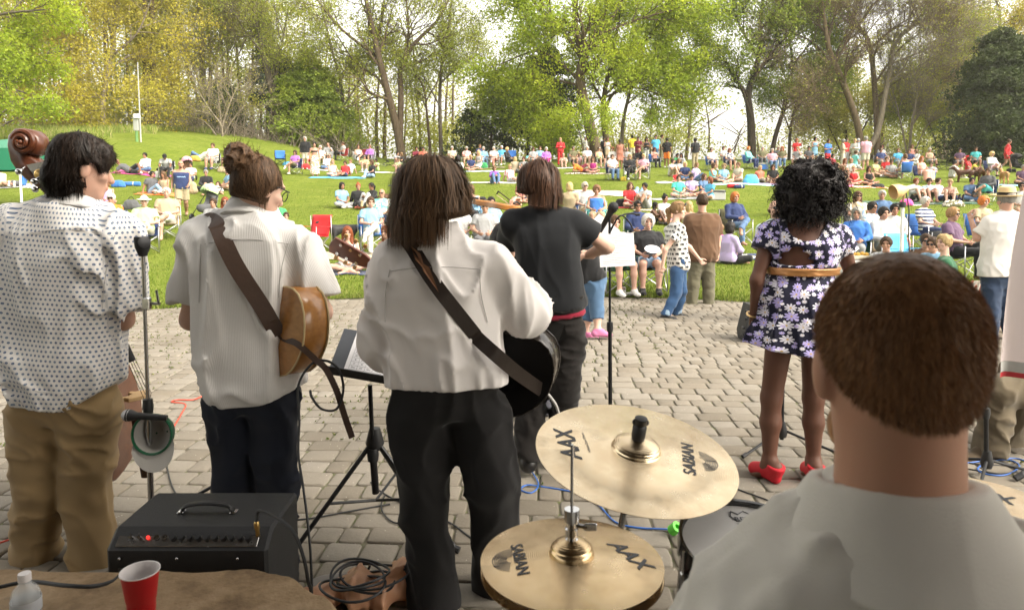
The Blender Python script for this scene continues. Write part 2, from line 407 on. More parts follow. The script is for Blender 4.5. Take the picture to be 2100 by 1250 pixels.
def blades(name, N, region, hgt, wid, cols, lean=.5, seed=1):
 r = np.random.RandomState(seed); x, y = region(r, N); N = len(x)
 z = terr(x, y) + .005; h = hgt * (.5 + r.rand(N)); a = r.rand(N) * 6.283; la = r.rand(N) * 6.283; ln = h * lean * r.rand(N)
 b = np.stack([x, y, z], 1); wv = np.stack([np.cos(a), np.sin(a), 0 * a], 1) * wid * (.6 + .8 * r.rand(N))[:, None]
 tip = b + np.stack([np.cos(la) * ln, np.sin(la) * ln, h], 1); mid = b * .5 + tip * .5; mid[:, 2] += h * .08
 V = np.stack([b - wv, b + wv, mid + wv * .7, tip, mid - wv * .7], 1).reshape(-1, 3)
 k = np.arange(N)[:, None] * 5
 me = bpy.data.meshes.new(name); Q = np.concatenate([k + [0, 1, 2, 4]], 0); T = k + [4, 2, 3]
 me.from_pydata(V.tolist(), [], Q.tolist() + T.tolist()); me.update()
 g = NG(name + '_blade'); rd = g.n('NewGeometry').outputs['Random Per Island']
 m = g.fin(g.ramp(rd, cols), .7, 0, .25)
 tr = g.n('BsdfTranslucent'); g.t.links.new(g.b.inputs['Base Color'].links[0].from_socket, tr.inputs[0]); mx = g.n('MixShader'); mx.inputs[0].default_value = .3
 g.t.links.new(g.b.outputs[0], mx.inputs[1]); g.t.links.new(tr.outputs[0], mx.inputs[2]); g.t.links.new(mx.outputs[0], g.out.inputs[0])
 o = link(name, me, None, m); tag(o, kind='stuff'); return o
def reg_near(r, N):
 d = r.rand(N) ** 1.9; x = (r.rand(N) * 2 - 1) * 1.0; y0 = 10 + d * 24
 x = x * y0 * .8; y = edge(x) - .12 * r.rand(N) ** 2 + d * 24; return x, y
GC = [(0, (.075, .125, .010)), (.4, (.13, .185, .02)), (.75, (.19, .235, .04)), (1, (.30, .29, .10))]
o = blades('lawn_blades', 150000, reg_near, .045, .006, GC, .9); tag(o, 'short green lawn grass rising from the paving to the trees', 'grass')
def reg_mound(r, N):
 px = r.rand(N) * 560 - 120; y = 40 + r.rand(N) * 17; x = (px - CX) / F * y; k = (px < 330) | (y > 47 + 3 * np.sin(px * .02))
 k &= (px < 440); k &= ~((px > 240) & (y < 43)); return x[k], y[k]
o = blades('tall_grass', 26000, reg_mound, .42, .014, [(0, (.15, .22, .03)), (.55, (.24, .31, .05)), (.8, (.33, .34, .09)), (1, (.50, .43, .22))], .7, 2)
tag(o, 'long unmown yellow green grass on the bank at the left under the trees', 'tall grass')
def reg_moss(r, N):
 q = np.concatenate(MOSS); q = q[r.randint(0, len(q), N)] + r.normal(0, .006, (N, 2)); return q[:, 0], q[:, 1]
MOSS = []
def build_pavers():
 r = np.random.RandomState(3); rot = math.radians(-3.0); V = []; Fq = []; col = []; n = 0
 cr, sr = math.cos(rot), math.sin(rot); m = 16; v = -2.2
 ang = np.arange(m) / m * 2 * math.pi
 moss = []
 while v < 14.5:
  rh = r.choice([.150, .172, .182]); u = -11 + r.rand() * .3
  while u < 11:
   wd = r.choice([.13, .172, .212, .24]); cx, cy_ = u + wd / 2, v + rh / 2
   wob = .05 * math.sin(cx * .8 + 1) ; x = cx * cr - (cy_ + wob) * sr; y = cx * sr + (cy_ + wob) * cr
   u += wd
   if y > edge(x) - .04 or y < -2.2: continue
   if abs(x) > 1.2 + abs(y) * .95 + 1.2: continue
   hx, hy = wd / 2 - .003 - r.rand() * .003, rh / 2 - .003 - r.rand() * .003; e = 9
   px_ = np.sign(np.cos(ang)) * np.abs(np.cos(ang)) ** (2 / e) * hx; py_ = np.sign(np.sin(ang)) * np.abs(np.sin(ang)) ** (2 / e) * hy
   j = 1 + (r.rand(m) - .5) * .035; px_ = px_ * j; py_ = py_ * j; tilt = (r.rand(2) - .5) * .03; z0 = (r.rand() - .5) * .006
   a2 = rot + (r.rand() - .5) * .05; c2, s2 = math.cos(a2), math.sin(a2)
   for k, zz in ((1.0, -.03), (1.0, -.008), (.965, -.002), (.9, 0.0)):
    q = np.stack([x + (px_ * c2 - py_ * s2) * k, y + (px_ * s2 + py_ * c2) * k, zz + z0 + px_ * k * tilt[0] + py_ * k * tilt[1]], 1); V.append(q)
   V.append(np.array([[x, y, z0 + .0005]]))
   if vnoise(np.array([x * .8]), np.array([y * .8]), np.array([3.3]))[0] > .5: MOSS.append(V[-5][r.randint(0, m, 3), :2])
   for i in range(3):
    for t in range(m): Fq.append((n + i * m + t, n + i * m + (t + 1) % m, n + (i + 1) * m + (t + 1) % m, n + (i + 1) * m + t))
   for t in range(m): Fq.append((n + 3 * m + t, n + 3 * m + (t + 1) % m, n + 4 * m))
   n += 4 * m + 1
  v += rh
 g = NG('cobble_stone'); co = g.coord(); rd = g.n('NewGeometry').outputs['Random Per Island']; n1 = g.noise(co, 60, 4, .7); n2 = g.noise(co, 1.1, 3)
 c = g.ramp(rd, [(0, (.195, .170, .135)), (.35, (.235, .208, .170)), (.7, (.265, .240, .203)), (1, (.22, .19, .15))])
 c = g.mix(g.math('MULTIPLY', n1, .55), c, g.mix(1.0, c, (.62, .6, .56), 'MULTIPLY')); c = g.mix(g.ramp(n2, [(.35, (0, 0, 0)), (.65, (.45, .45, .45))]), c, g.mix(1.0, c, (.72, .70, .66), 'MULTIPLY'))
 v2 = g.n('TexVoronoi'); g.set(v2.inputs['Vector'], co); v2.inputs['Scale'].default_value = 26
 c = g.mix(g.math('LESS_THAN', v2.outputs['Distance'], .07), c, (.55, .52, .46))
 g.bump(n1, .5, .006); me = mesh('pavement', np.concatenate(V), Fq); o = link('pavement', me, None, g.fin(c, .9, 0, .25)); tag(o, kind='structure')
build_pavers()
blades('joint_moss', 16000, reg_moss, .012, .005, [(0, (.06, .09, .02)), (.6, (.11, .14, .03)), (1, (.2, .2, .07))], .9, 7)
tag(bpy.data.objects['joint_moss'], 'small tufts of moss and weeds in the paving joints', 'moss')
def edge_grass(r, N):
 x = (r.rand(N) * 2 - 1) * 9; y = edge(x) - .03 - .2 * r.rand(N) ** 2.5 + .25 * r.rand(N); return x, y
blades('lawn_fringe', 9000, edge_grass, .05, .006, GC, .9, 9); tag(bpy.data.objects['lawn_fringe'], 'ragged fringe of grass where the lawn meets the paving', 'grass')
WOOD = plain('shade_shelter_timber', (.10, .07, .045), .7, 0, .3, 6)
sh = thing('added_shade_shelter', 'dark timber shelter roof above the band', 'shelter', (0, 0, 0))
MB().box((0, -1.25, 3.05), (9.5, 6.5, .14)).build('roof', WOOD, sh, False)  # unseen roof, added and sized to darken the foreground
MB().box((0, -4.4, 1.49), (9.4, .2, 2.96)).build('shade_wall', WOOD, sh, False)  # unseen wall added behind the camera to cut the light
for sx in (-4.5, 4.5): MB().box((sx, 1.4, 1.49), (.2, .2, 2.98), bev=.02).build('post', WOOD, sh)  # unseen posts that carry the added roof
def leafmat(name, cols, trans=.45):
 g = NG(name); rd = g.n('NewGeometry').outputs['Random Per Island']
 c = g.ramp(rd, [(i / (len(cols) - 1), q) for i, q in enumerate(cols)])
 big = g.noise(g.coord(), .45, 2); c = g.mix(g.ramp(big, [(.35, (0, 0, 0)), (.7, (1, 1, 1))]), c, g.mix(1.0, c, (1.25, 1.12, .8), 'MULTIPLY'))
 m = g.fin(c, .6, 0, .25); tr = g.n('BsdfTranslucent'); g.t.links.new(c, tr.inputs[0]); mx = g.n('MixShader'); mx.inputs[0].default_value = trans
 g.t.links.new(g.b.outputs[0], mx.inputs[1]); g.t.links.new(tr.outputs[0], mx.inputs[2]); g.t.links.new(mx.outputs[0], g.out.inputs[0]); return m
def barkmat(name, col):
 g = NG(name); co = g.coord(); nz = g.noise(g.scale(co, (6, 6, 1.2)), 1.5, 5, .7)
 g.bump(nz, .8, .06); return g.fin(g.ramp(nz, [(.3, tuple(q * .55 for q in col)), (.55, col), (.75, tuple(q * 1.5 for q in col))]), .95, 0, .15)
LM = dict(
 gold=leafmat('leaf_gold', [(.30, .28, .04), (.40, .36, .05), (.45, .42, .07)]),
 lime=leafmat('leaf_lime', [(.24, .34, .03), (.36, .46, .045), (.46, .54, .07)], .6),
 spring=leafmat('leaf_spring', [(.18, .23, .03), (.28, .33, .045), (.36, .40, .07)]),
 olive=leafmat('leaf_olive', [(.27, .28, .06), (.37, .375, .08), (.45, .44, .11)]),
 green=leafmat('leaf_green', [(.14, .21, .03), (.22, .30, .045), (.32, .40, .07)]),
 dark=leafmat('leaf_dark', [(.035, .055, .02), (.055, .082, .028), (.085, .115, .04)], .2),
 blue=leafmat('leaf_blue', [(.022, .042, .026), (.035, .06, .035), (.05, .08, .045)], .2))
BK = dict(brown=barkmat('bark_brown', (.12, .088, .058)), pale=barkmat('bark_pale', (.25, .21, .155)), grey=barkmat('bark_grey', (.15, .125, .095)), dark=barkmat('bark_dark', (.06, .047, .034)), tan=barkmat('bark_tan', (.17, .125, .08)))
def leaf_quads(pts, size, r, jit):
 N = len(pts); c = pts + r.normal(0, 1, (N, 3)) * jit; a = r.normal(0, 1, (N, 3)); a /= np.linalg.norm(a, axis=1)[:, None]
 b = np.cross(a, r.normal(0, 1, (N, 3))); b /= np.linalg.norm(b, axis=1)[:, None] + 1e-9
 s = size * (.6 + .8 * r.rand(N))[:, None]; a = a * s; b = b * s * .62
 V = np.stack([c - a, c + b * .9 - a * .1, c + a, c - b * .9 - a * .1], 1).reshape(-1, 3); return V, np.arange(N * 4).reshape(N, 4)
def tubes_np(lines):
 """many tapered tubes; lines = list of (pts Nx3, radii N, sides)"""
 Vs = []; Fs = []; n = 0
 for pts, rr, k in lines:
  m = len(pts); t = np.gradient(pts, axis=0); t /= np.linalg.norm(t, axis=1)[:, None] + 1e-9
  ref = np.array([0, 0, 1.0]) if abs(t[0][2]) < .8 else np.array([1.0, 0, 0])
  u = np.cross(t, ref); u /= np.linalg.norm(u, axis=1)[:, None] + 1e-9; v = np.cross(t, u); a = np.arange(k) / k * 2 * math.pi
  ring = pts[:, None, :] + rr[:, None, None] * (u[:, None, :] * np.cos(a)[None, :, None] + v[:, None, :] * np.sin(a)[None, :, None])
  Vs.append(ring.reshape(-1, 3)); i = np.arange(m - 1)[:, None] * k + np.arange(k)[None, :]; j = np.arange(m - 1)[:, None] * k + (np.arange(k)[None, :] + 1) % k
  Fs.append(np.stack([i, j, j + k, i + k], -1).reshape(-1, 4) + n); n += m * k
 return np.concatenate(Vs), np.concatenate(Fs)
def grow(r, p, d, L, rad, lev, maxlev, out, tips, nch, up, wob):
 m = 6 if lev < 2 else 4; pts = [p]; dd = d.copy()
 for i in range(m):
  dd = nrm(dd + r.normal(0, wob, 3) + A(0, 0, up)); pts.append(pts[-1] + dd * L / m)
 pts = np.array(pts); rr = np.linspace(rad, rad * .45, len(pts)); out.append((pts, rr, 7 if rad > .12 else 5 if rad > .04 else 3))
 if lev >= maxlev - 1: tips.append(pts[1:])
 if lev < maxlev: spawn(r, pts, rr, L, lev, maxlev, out, tips, nch, up, wob)
def spawn(r, pts, rr, L, lev, maxlev, out, tips, nch, up, wob, f0=.3):
 for c in range(nch):
  f = f0 + (1 - f0) * (c + r.rand() * .7) / nch if c < nch - 1 else 1.0
  q = f * (len(pts) - 1); i = min(int(q), len(pts) - 2); p = pts[i] + (pts[i + 1] - pts[i]) * (q - i); d0 = nrm(pts[i + 1] - pts[i])
  ax = nrm(np.cross(d0, r.normal(0, 1, 3))); an = (r.uniform(.45, 1.0) if f < 1 else r.uniform(.1, .4)); d = nrm(d0 * math.cos(an) + ax * math.sin(an))
  grow(r, p, d, L * r.uniform(.55, .8), max(rr[i] * r.uniform(.5, .7), .011), lev + 1, maxlev, out, tips, nch, up, wob)
def tree_mesh(seed, mains, maxlev, nch, L0, leaf, nleaf, jit, up=.05, wob=.14, f0=.3):
 r = np.random.RandomState(seed); out = []; tips = []
 for pts, r0, r1 in mains:
  pts = np.array(spline(pts, 4)); rr = np.linspace(r0, r1, len(pts)); out.append((pts, rr, 9))
  spawn(r, pts, rr, L0, 1, maxlev, out, tips, nch + 2, up, wob, f0)
 tv = tubes_np(out)
 if not nleaf: return tv, None
 T = np.concatenate(tips); k = r.randint(0, len(T), nleaf); return tv, leaf_quads(T[k], leaf, r, jit)
def add_tree(label, name, tv, lv, bark, leafm, loc=(0, 0, 0), group=None):
 t = thing(name, label, 'tree', loc, 0, group)
 link('trunk', mesh('trunk', *tv), t, bark)
 if lv is not None: link('crown', mesh('crown', lv[0], lv[1], False), t, leafm)
 return t
LEAF_K = .95
def px_tree(label, Y, mains, leafm, bark, seed, maxlev=4, nch=4, L0=4.0, leaf=.15, nleaf=26000, jit=.35, up=.05, wob=.14, f0=.35, name='leafy_tree'):
 """main limbs given by photo pixels; depth wanders so that the crown has volume"""
 r = np.random.RandomState(seed + 100); M = []; b0 = None
 for pts, r0, r1 in mains:
  Q = []; dy = 0; sl = r.uniform(-.5, .5)
  for i, (x, y) in enumerate(pts):
   q = P(x, y, Y + (sl * i * 1.2)); Q.append(q)
  Q[0] = A(Q[0][0], Q[0][1], min(Q[0][2], terr(Q[0][0], Q[0][1]) - .2)) if pts[0][1] > 270 else Q[0]
  if b0 is None: b0 = Q[0].copy()
  M.append((Q, r0, r1))
 M = [([q - b0 for q in Q], a, b) for Q, a, b in M]
 tv, lv = tree_mesh(seed, M, maxlev, nch, L0, leaf * .62, int(nleaf * LEAF_K), jit * .75, up, wob, f0)
 return add_tree(label, name, tv, lv, BK[bark], LM[leafm], b0)
px_tree('bright lime green maple branches reaching in at the upper left edge', 40, [([(-150, 330), (-120, 150), (-60, 20)], .3, .15), ([(-110, 110), (-20, 95), (60, 110)], .12, .04), ([(-115, 160), (-20, 170), (50, 190)], .12, .04), ([(-110, 60), (0, 30), (90, 20)], .12, .04)], 'lime', 'grey', 1, 4, 4, 2.4, .14, 17000, .32, -.02)
px_tree('golden leaved tree with a slim pale trunk above the left bank', 50, [([(213, 300), (212, 200), (230, 100), (238, 10), (245, -60)], .2, .1), ([(212, 205), (150, 150), (90, 60)], .1, .04), ([(222, 120), (280, 70), (310, 0)], .1, .04), ([(211, 240), (120, 215), (40, 200)], .08, .03), ([(212, 190), (255, 180), (300, 190)], .07, .03), ([(214, 160), (170, 90), (150, 0)], .09, .04)], 'gold', 'pale', 2, 4, 4, 4.2, .13, 34000, .45, .0)
px_tree('spreading golden tree with low bare arching branches at far left', 46, [([(-40, 320), (-30, 200), (20, 60), (60, -50)], .22, .1), ([(-38, 290), (40, 240), (150, 232), (230, 222)], .09, .02), ([(-38, 270), (30, 215), (120, 195), (200, 200)], .09, .02), ([(-30, 200), (50, 130), (140, 100)], .1, .03), ([(10, 90), (90, 20), (160, -30)], .1, .03)], 'gold', 'pale', 3, 4, 4, 3.2, .13, 22000, .4, .0)
for i, (x, top, lab) in enumerate([(302, 120, 'left of the pair of straight brown pine trunks behind the white pole'), (316, 90, 'right of the pair of straight brown pine trunks behind the white pole')]):
 px_tree(lab, 56, [([(x + 4, 300), (x, 200), (x - 3, top), (x - 6, -60)], .3, .18)], 'olive', 'brown', 7 + i, 3, 4, 3.0, .14, 9000, .5, .0, .14, .55, 'pine_tree')
px_tree('tall wispy tree with fine upright grey green twigs left of centre', 58, [([(420, 310), (418, 200), (415, 80), (412, -60)], .25, .12), ([(419, 240), (380, 120), (350, -20)], .13, .05), ([(418, 200), (450, 90), (470, -40)], .13, .05), ([(418, 260), (470, 150), (520, 50)], .1, .04), ([(418, 250), (360, 170), (310, 90)], .1, .04)], 'olive', 'pale', 9, 5, 4, 4.6, .09, 42000, .55, .12, .12)
px_tree('pale bare multi stemmed small tree behind the bun wearing guitarist', 49, [([(452, 312), (455, 262), (430, 225), (405, 185)], .09, .03), ([(455, 262), (470, 215), (490, 170)], .08, .03), ([(453, 285), (485, 235), (520, 205)], .06, .02), ([(454, 270), (450, 215), (445, 165)], .07, .03), ([(453, 290), (420, 250), (385, 240)], .06, .02)], 'olive', 'pale', 10, 4, 4, 1.9, .07, 2500, .25, .08, .1, .35, 'bare_tree')
px_tree('tall bare lower trunk forking near the top left of centre', 55, [([(556, 312), (562, 220), (540, 110), (524, 40), (520, -50)], .28, .16), ([(560, 190), (575, 110), (590, 20)], .12, .05), ([(540, 110), (500, 60), (470, 0)], .09, .04)], 'spring', 'grey', 11, 4, 4, 3.4, .11, 16000, .5, .06)
px_tree('big dark double trunk tree with sparse leaves left of the central maple', 52, [([(826, 330), (815, 270), (795, 190), (775, 110), (760, 40), (740, -40)], .36, .12), ([(818, 285), (822, 200), (822, 140), (850, 90), (895, 45), (920, 0)], .26, .07), ([(800, 205), (775, 160), (730, 130), (690, 70)], .12, .04), ([(778, 120), (700, 60), (650, 0)], .13, .05), ([(825, 145), (838, 60), (830, -20)], .12, .05), ([(772, 95), (785, 30), (790, -40)], .12, .05), ([(850, 90), (880, 90), (930, 70)], .08, .03)], 'spring', 'brown', 12, 4, 4, 3.3, .12, 20000, .5, .03)
px_tree('slim leaning grey trunk tree right of the big double trunk', 55, [([(905, 320), (902, 220), (905, 140), (920, 60), (930, -40)], .17, .08), ([(903, 220), (870, 160), (840, 120)], .07, .03), ([(904, 170), (950, 130), (985, 110)], .07, .03)], 'spring', 'grey', 13, 4, 4, 2.8, .11, 13000, .5, .05)
px_tree('thin twisted trunk sapling between two larger trunks', 54, [([(884, 318), (876, 240), (868, 180), (840, 130)], .12, .05), ([(872, 210), (900, 160), (905, 120)], .06, .02)], 'spring', 'brown', 14, 4, 4, 2.3, .11, 9000, .45, .05)
px_tree('great bright lime maple with a thick curving trunk at centre', 48, [([(1230, 325), (1212, 270), (1190, 170), (1196, 110), (1180, 60), (1182, -40)], .46, .16), ([(1193, 140), (1220, 75), (1260, 30), (1290, -30)], .2, .07), ([(1188, 165), (1150, 130), (1100, 105), (1030, 130)], .14, .04), ([(1192, 120), (1150, 60), (1080, 20), (1040, -30)], .15, .05), ([(1185, 175), (1140, 165), (1080, 170)], .1, .03), ([(1190, 60), (1130, 30), (1090, -30)], .12, .05), ([(1230, 70), (1310, 40), (1380, 20)], .12, .04), ([(1200, 210), (1170, 225), (1150, 240)], .06, .02)], 'lime', 'brown', 15, 4, 4, 3.0, .15, 46000, .42, -.01)
px_tree('lime green tree with twin stems beside the great maple', 50, [([(1250, 325), (1238, 240), (1240, 190), (1255, 120), (1270, 40)], .26, .09), ([(1238, 235), (1260, 190), (1330, 150), (1400, 110)], .14, .04), ([(1248, 150), (1310, 90), (1400, 50)], .12, .04), ([(1240, 200), (1300, 180), (1370, 200)], .1, .03), ([(1238, 215), (1215, 160), (1225, 100)], .1, .04)], 'lime', 'brown', 16, 4, 4, 2.8, .15, 36000, .45, .0)
px_tree('low bright lime sapling in front of the central maple trunk', 46, [([(1210, 322), (1205, 270), (1200, 235)], .06, .03), ([(1207, 280), (1180, 245), (1160, 235)], .04, .02), ([(1205, 265), (1225, 240), (1240, 240)], .04, .02)], 'lime', 'grey', 17, 3, 4, 1.3, .12, 3500, .25, .0)
px_tree('straight slim trunk tree right of the maple with light green leaves', 52, [([(1275, 325), (1278, 250), (1295, 180), (1320, 100), (1330, 0)], .16, .07), ([(1285, 215), (1340, 170), (1390, 160)], .07, .03), ([(1300, 160), (1350, 90), (1380, 30)], .08, .03)], 'lime', 'pale', 18, 4, 4, 2.7, .13, 20000, .5, .02)
px_tree('tree with two dark stems and mid green crown right of the sky gap', 50, [([(1543, 325), (1540, 250), (1535, 190), (1555, 120), (1560, 40), (1570, -40)], .32, .1), ([(1540, 240), (1520, 180), (1490, 130), (1470, 90)], .12, .04), ([(1545, 160), (1590, 100), (1640, 50)], .13, .04), ([(1555, 120), (1520, 60), (1500, 10)], .11, .04), ([(1560, 60), (1600, 10), (1620, -40)], .1, .04)], 'green', 'dark', 19, 4, 4, 3.0, .14, 30000, .48, .02)
px_tree('leaning dark trunk tree just right of the two stemmed green tree', 51, [([(1580, 325), (1590, 280), (1612, 210), (1625, 150), (1620, 80)], .2, .07), ([(1605, 230), (1650, 190), (1680, 150)], .08, .03), ([(1620, 140), (1660, 90), (1690, 40)], .08, .03)], 'green', 'dark', 20, 4, 4, 2.6, .13, 20000, .5, .02)
px_tree('three slim dark stems tree under the leaves near the right', 53, [([(1618, 322), (1622, 260), (1640, 190), (1670, 120)], .13, .05), ([(1621, 270), (1600, 220), (1570, 190)], .06, .03), ([(1630, 230), (1670, 180), (1720, 150)], .07, .03)], 'green', 'dark', 21, 4, 4, 2.4, .12, 13000, .5, .03)
px_tree('large spreading tree with mostly bare tangled branches at right', 50, [([(1770, 330), (1757, 250), (1725, 160), (1700, 100), (1690, 40), (1680, -30)], .26, .1), ([(1800, 325), (1797, 230), (1785, 100), (1765, 60), (1740, 20)], .24, .09), ([(1722, 150), (1670, 90), (1610, 60)], .1, .04), ([(1710, 120), (1740, 60), (1760, 0)], .1, .04), ([(1785, 100), (1830, 60), (1880, 30)], .11, .04), ([(1760, 55), (1800, 0), (1850, -30)], .1, .04), ([(1797, 200), (1850, 160), (1920, 130)], .09, .03), ([(1795, 170), (1845, 100), (1900, 60)], .09, .03), ([(1735, 190), (1690, 190), (1650, 205)], .06, .02)], 'olive', 'tan', 22, 5, 4, 3.4, .10, 7000, .5, .05, .16)
px_tree('pale smooth trunk slanting up to the top right corner', 49, [([(1700 + 62, 335), (1800, 270), (1820, 170), (1850, 70), (1990, 0), (2060, -20)], .22, .1), ([(1830, 130), (1880, 110), (1950, 80)], .08, .03), ([(1860, 70), (1870, 0), (1880, -50)], .08, .04)], 'spring', 'pale', 23, 5, 4, 3.0, .10, 7000, .5, .05, .16)
px_tree('feathery pale bare tree with upswept twigs behind the right side crowd', 50, [([(1865, 335), (1868, 270), (1880, 200), (1890, 120)], .12, .05), ([(1867, 280), (1840, 220), (1820, 160)], .07, .03), ([(1868, 260), (1910, 200), (1940, 150)], .07, .03), ([(1868, 290), (1900, 260), (1930, 240)], .05, .02)], 'olive', 'pale', 24, 5, 4, 2.3, .08, 7000, .45, .1, .12, .35, 'bare_tree')
px_tree('yellow green bush tree behind the standing group at right', 56, [([(1740, 330), (1735, 270), (1740, 200)], .14, .06), ([(1737, 290), (1690, 240), (1670, 220)], .07, .03), ([(1736, 280), (1790, 230), (1820, 210)], .07, .03)], 'olive', 'brown', 25, 4, 5, 2.4, .15, 30000, .55, .02)
px_tree('yellow green shrubby tree between the bare trees and the dark cedar', 55, [([(1940, 335), (1935, 270), (1930, 180)], .14, .06), ([(1937, 290), (1900, 240), (1880, 200)], .07, .03), ([(1936, 280), (1980, 230), (2000, 190)], .07, .03), ([(1933, 220), (1960, 150), (1980, 90)], .07, .03)], 'spring', 'brown', 26, 4, 5, 2.4, .14, 30000, .55, .02)
px_tree('golden top tree rising behind the dark cedar at upper right', 62, [([(2060, 330), (2055, 200), (2050, 100), (2050, 20)], .2, .1), ([(2052, 140), (2000, 80), (1960, 40)], .08, .03), ([(2052, 120), (2100, 70), (2140, 40)], .08, .03)], 'gold', 'brown', 27, 4, 5, 3.0, .14, 22000, .6, .02)
px_tree('dark trunk with sparse leaves at far left of the pine group', 54, [([(700, 318), (705, 250), (700, 180), (680, 100), (660, 20)], .16, .07), ([(703, 220), (740, 160), (760, 110)], .07, .03), ([(702, 200), (660, 150), (630, 130)], .07, .03)], 'spring', 'grey', 28, 4, 4, 2.8, .11, 15000, .5, .04)
def conifer(label, px, py, top, rad, Y, leafm, seed, nleaf=24000, leaf=.12, bark='dark', base=.12, tp=.75, lop=0, name='evergreen_tree', branches=90, col=.9):
 b = P(px, py, Y); b[2] = terr(b[0], b[1]) - .1; H = P(px, top, Y)[2] - b[2]; r = np.random.RandomState(seed); out = []; tips = []
 pts = np.array([A(math.sin(i * .7 + seed) * .06 * i / 3, 0, H * i / 8) for i in range(9)]); out.append((pts, np.linspace(.02 * H, .03, 9), 8))
 for k in range(branches):
  f = base + (1 - base) * ((k + r.rand()) / branches); z = H * f; R = rad * ((1 - f) / (1 - base)) ** tp * r.uniform(.7, 1.12) * min(1, .55 + 3.2 * (f - base)) + .15; a = r.rand() * 6.283
  d = A(math.cos(a), math.sin(a), 0); q = np.interp(z, pts[:, 2], pts[:, 0])
  L = np.array([A(q, 0, z) + d * R * t + A(lop * t, 0, (.12 * t - .30 * t * t) * R) for t in np.linspace(0, 1, 5)]); out.append((L, np.linspace(.03 + .004 * R, .008, 5), 4))
  for t in np.linspace(.25, 1, 9):
   c = A(q, 0, z) + d * R * t + A(lop * t, 0, (.12 * t - .30 * t * t) * R); sp = .1 + R * .22 * (1.1 - t * .6)
   tips.append(c + r.normal(0, 1, (10, 3)) * A(sp, sp, sp * .35))
 T = np.concatenate(tips); lv = leaf_quads(T[r.randint(0, len(T), int(nleaf * 1.5))], leaf * .75, r, .07)
 return add_tree(label, name, tubes_np(out), lv, BK[bark], LM[leafm], b)
conifer('large dense dark cedar standing at the right edge of the lawn', 2045, 350, 62, 3.9, 46, 'dark', 31, 60000, .11, base=.06, tp=.55, branches=170)
conifer('broad dark evergreen left of centre behind the standing couple', 640, 315, 120, 4.2, 54, 'green', 32, 36000, .12, base=.05, tp=.6, branches=130)
conifer('narrow blue green spruce tip beside the tall bare trunk', 590, 315, 120, 2.2, 57, 'blue', 33, 16000, .12, base=.1, tp=.8)
conifer('second blue green spruce rising higher behind the first one', 552, 318, 45, 2.0, 64, 'blue', 34, 14000, .13, base=.3, tp=.8)
conifer('small dark cedar behind the pale bare small tree', 455, 316, 165, 2.6, 56, 'dark', 35, 20000, .12, base=.05, tp=.7)
conifer('dark pine with a bare lower trunk left of the central maple', 1008, 320, 150, 2.8, 53, 'green', 36, 4200, .13, base=.35, tp=.5, branches=46)
conifer('darkest pine leaning beside the maple with a dense black green top', 1110, 322, 95, 2.6, 52, 'dark', 37, 15000, .13, base=.42, tp=.55, branches=60, lop=.5)
conifer('thin dark pine with drooping low boughs at centre', 1035, 320, 170, 2.7, 55, 'dark', 38, 4500, .13, base=.2, tp=.5, branches=40)
conifer('slender pine trunk with few boughs right of the thin dark pine', 1083, 322, 140, 2.4, 56, 'dark', 39, 7000, .13, base=.28, tp=.5, branches=40)
conifer('low dark pine spreading beside the maple roots', 1150, 322, 215, 2.2, 53, 'green', 40, 3200, .13, base=.12, tp=.5, branches=40)
conifer('low dark pine boughs left of the pine group', 965, 320, 225, 2.2, 54, 'dark', 41, 2600, .13, base=.12, tp=.5, branches=36)
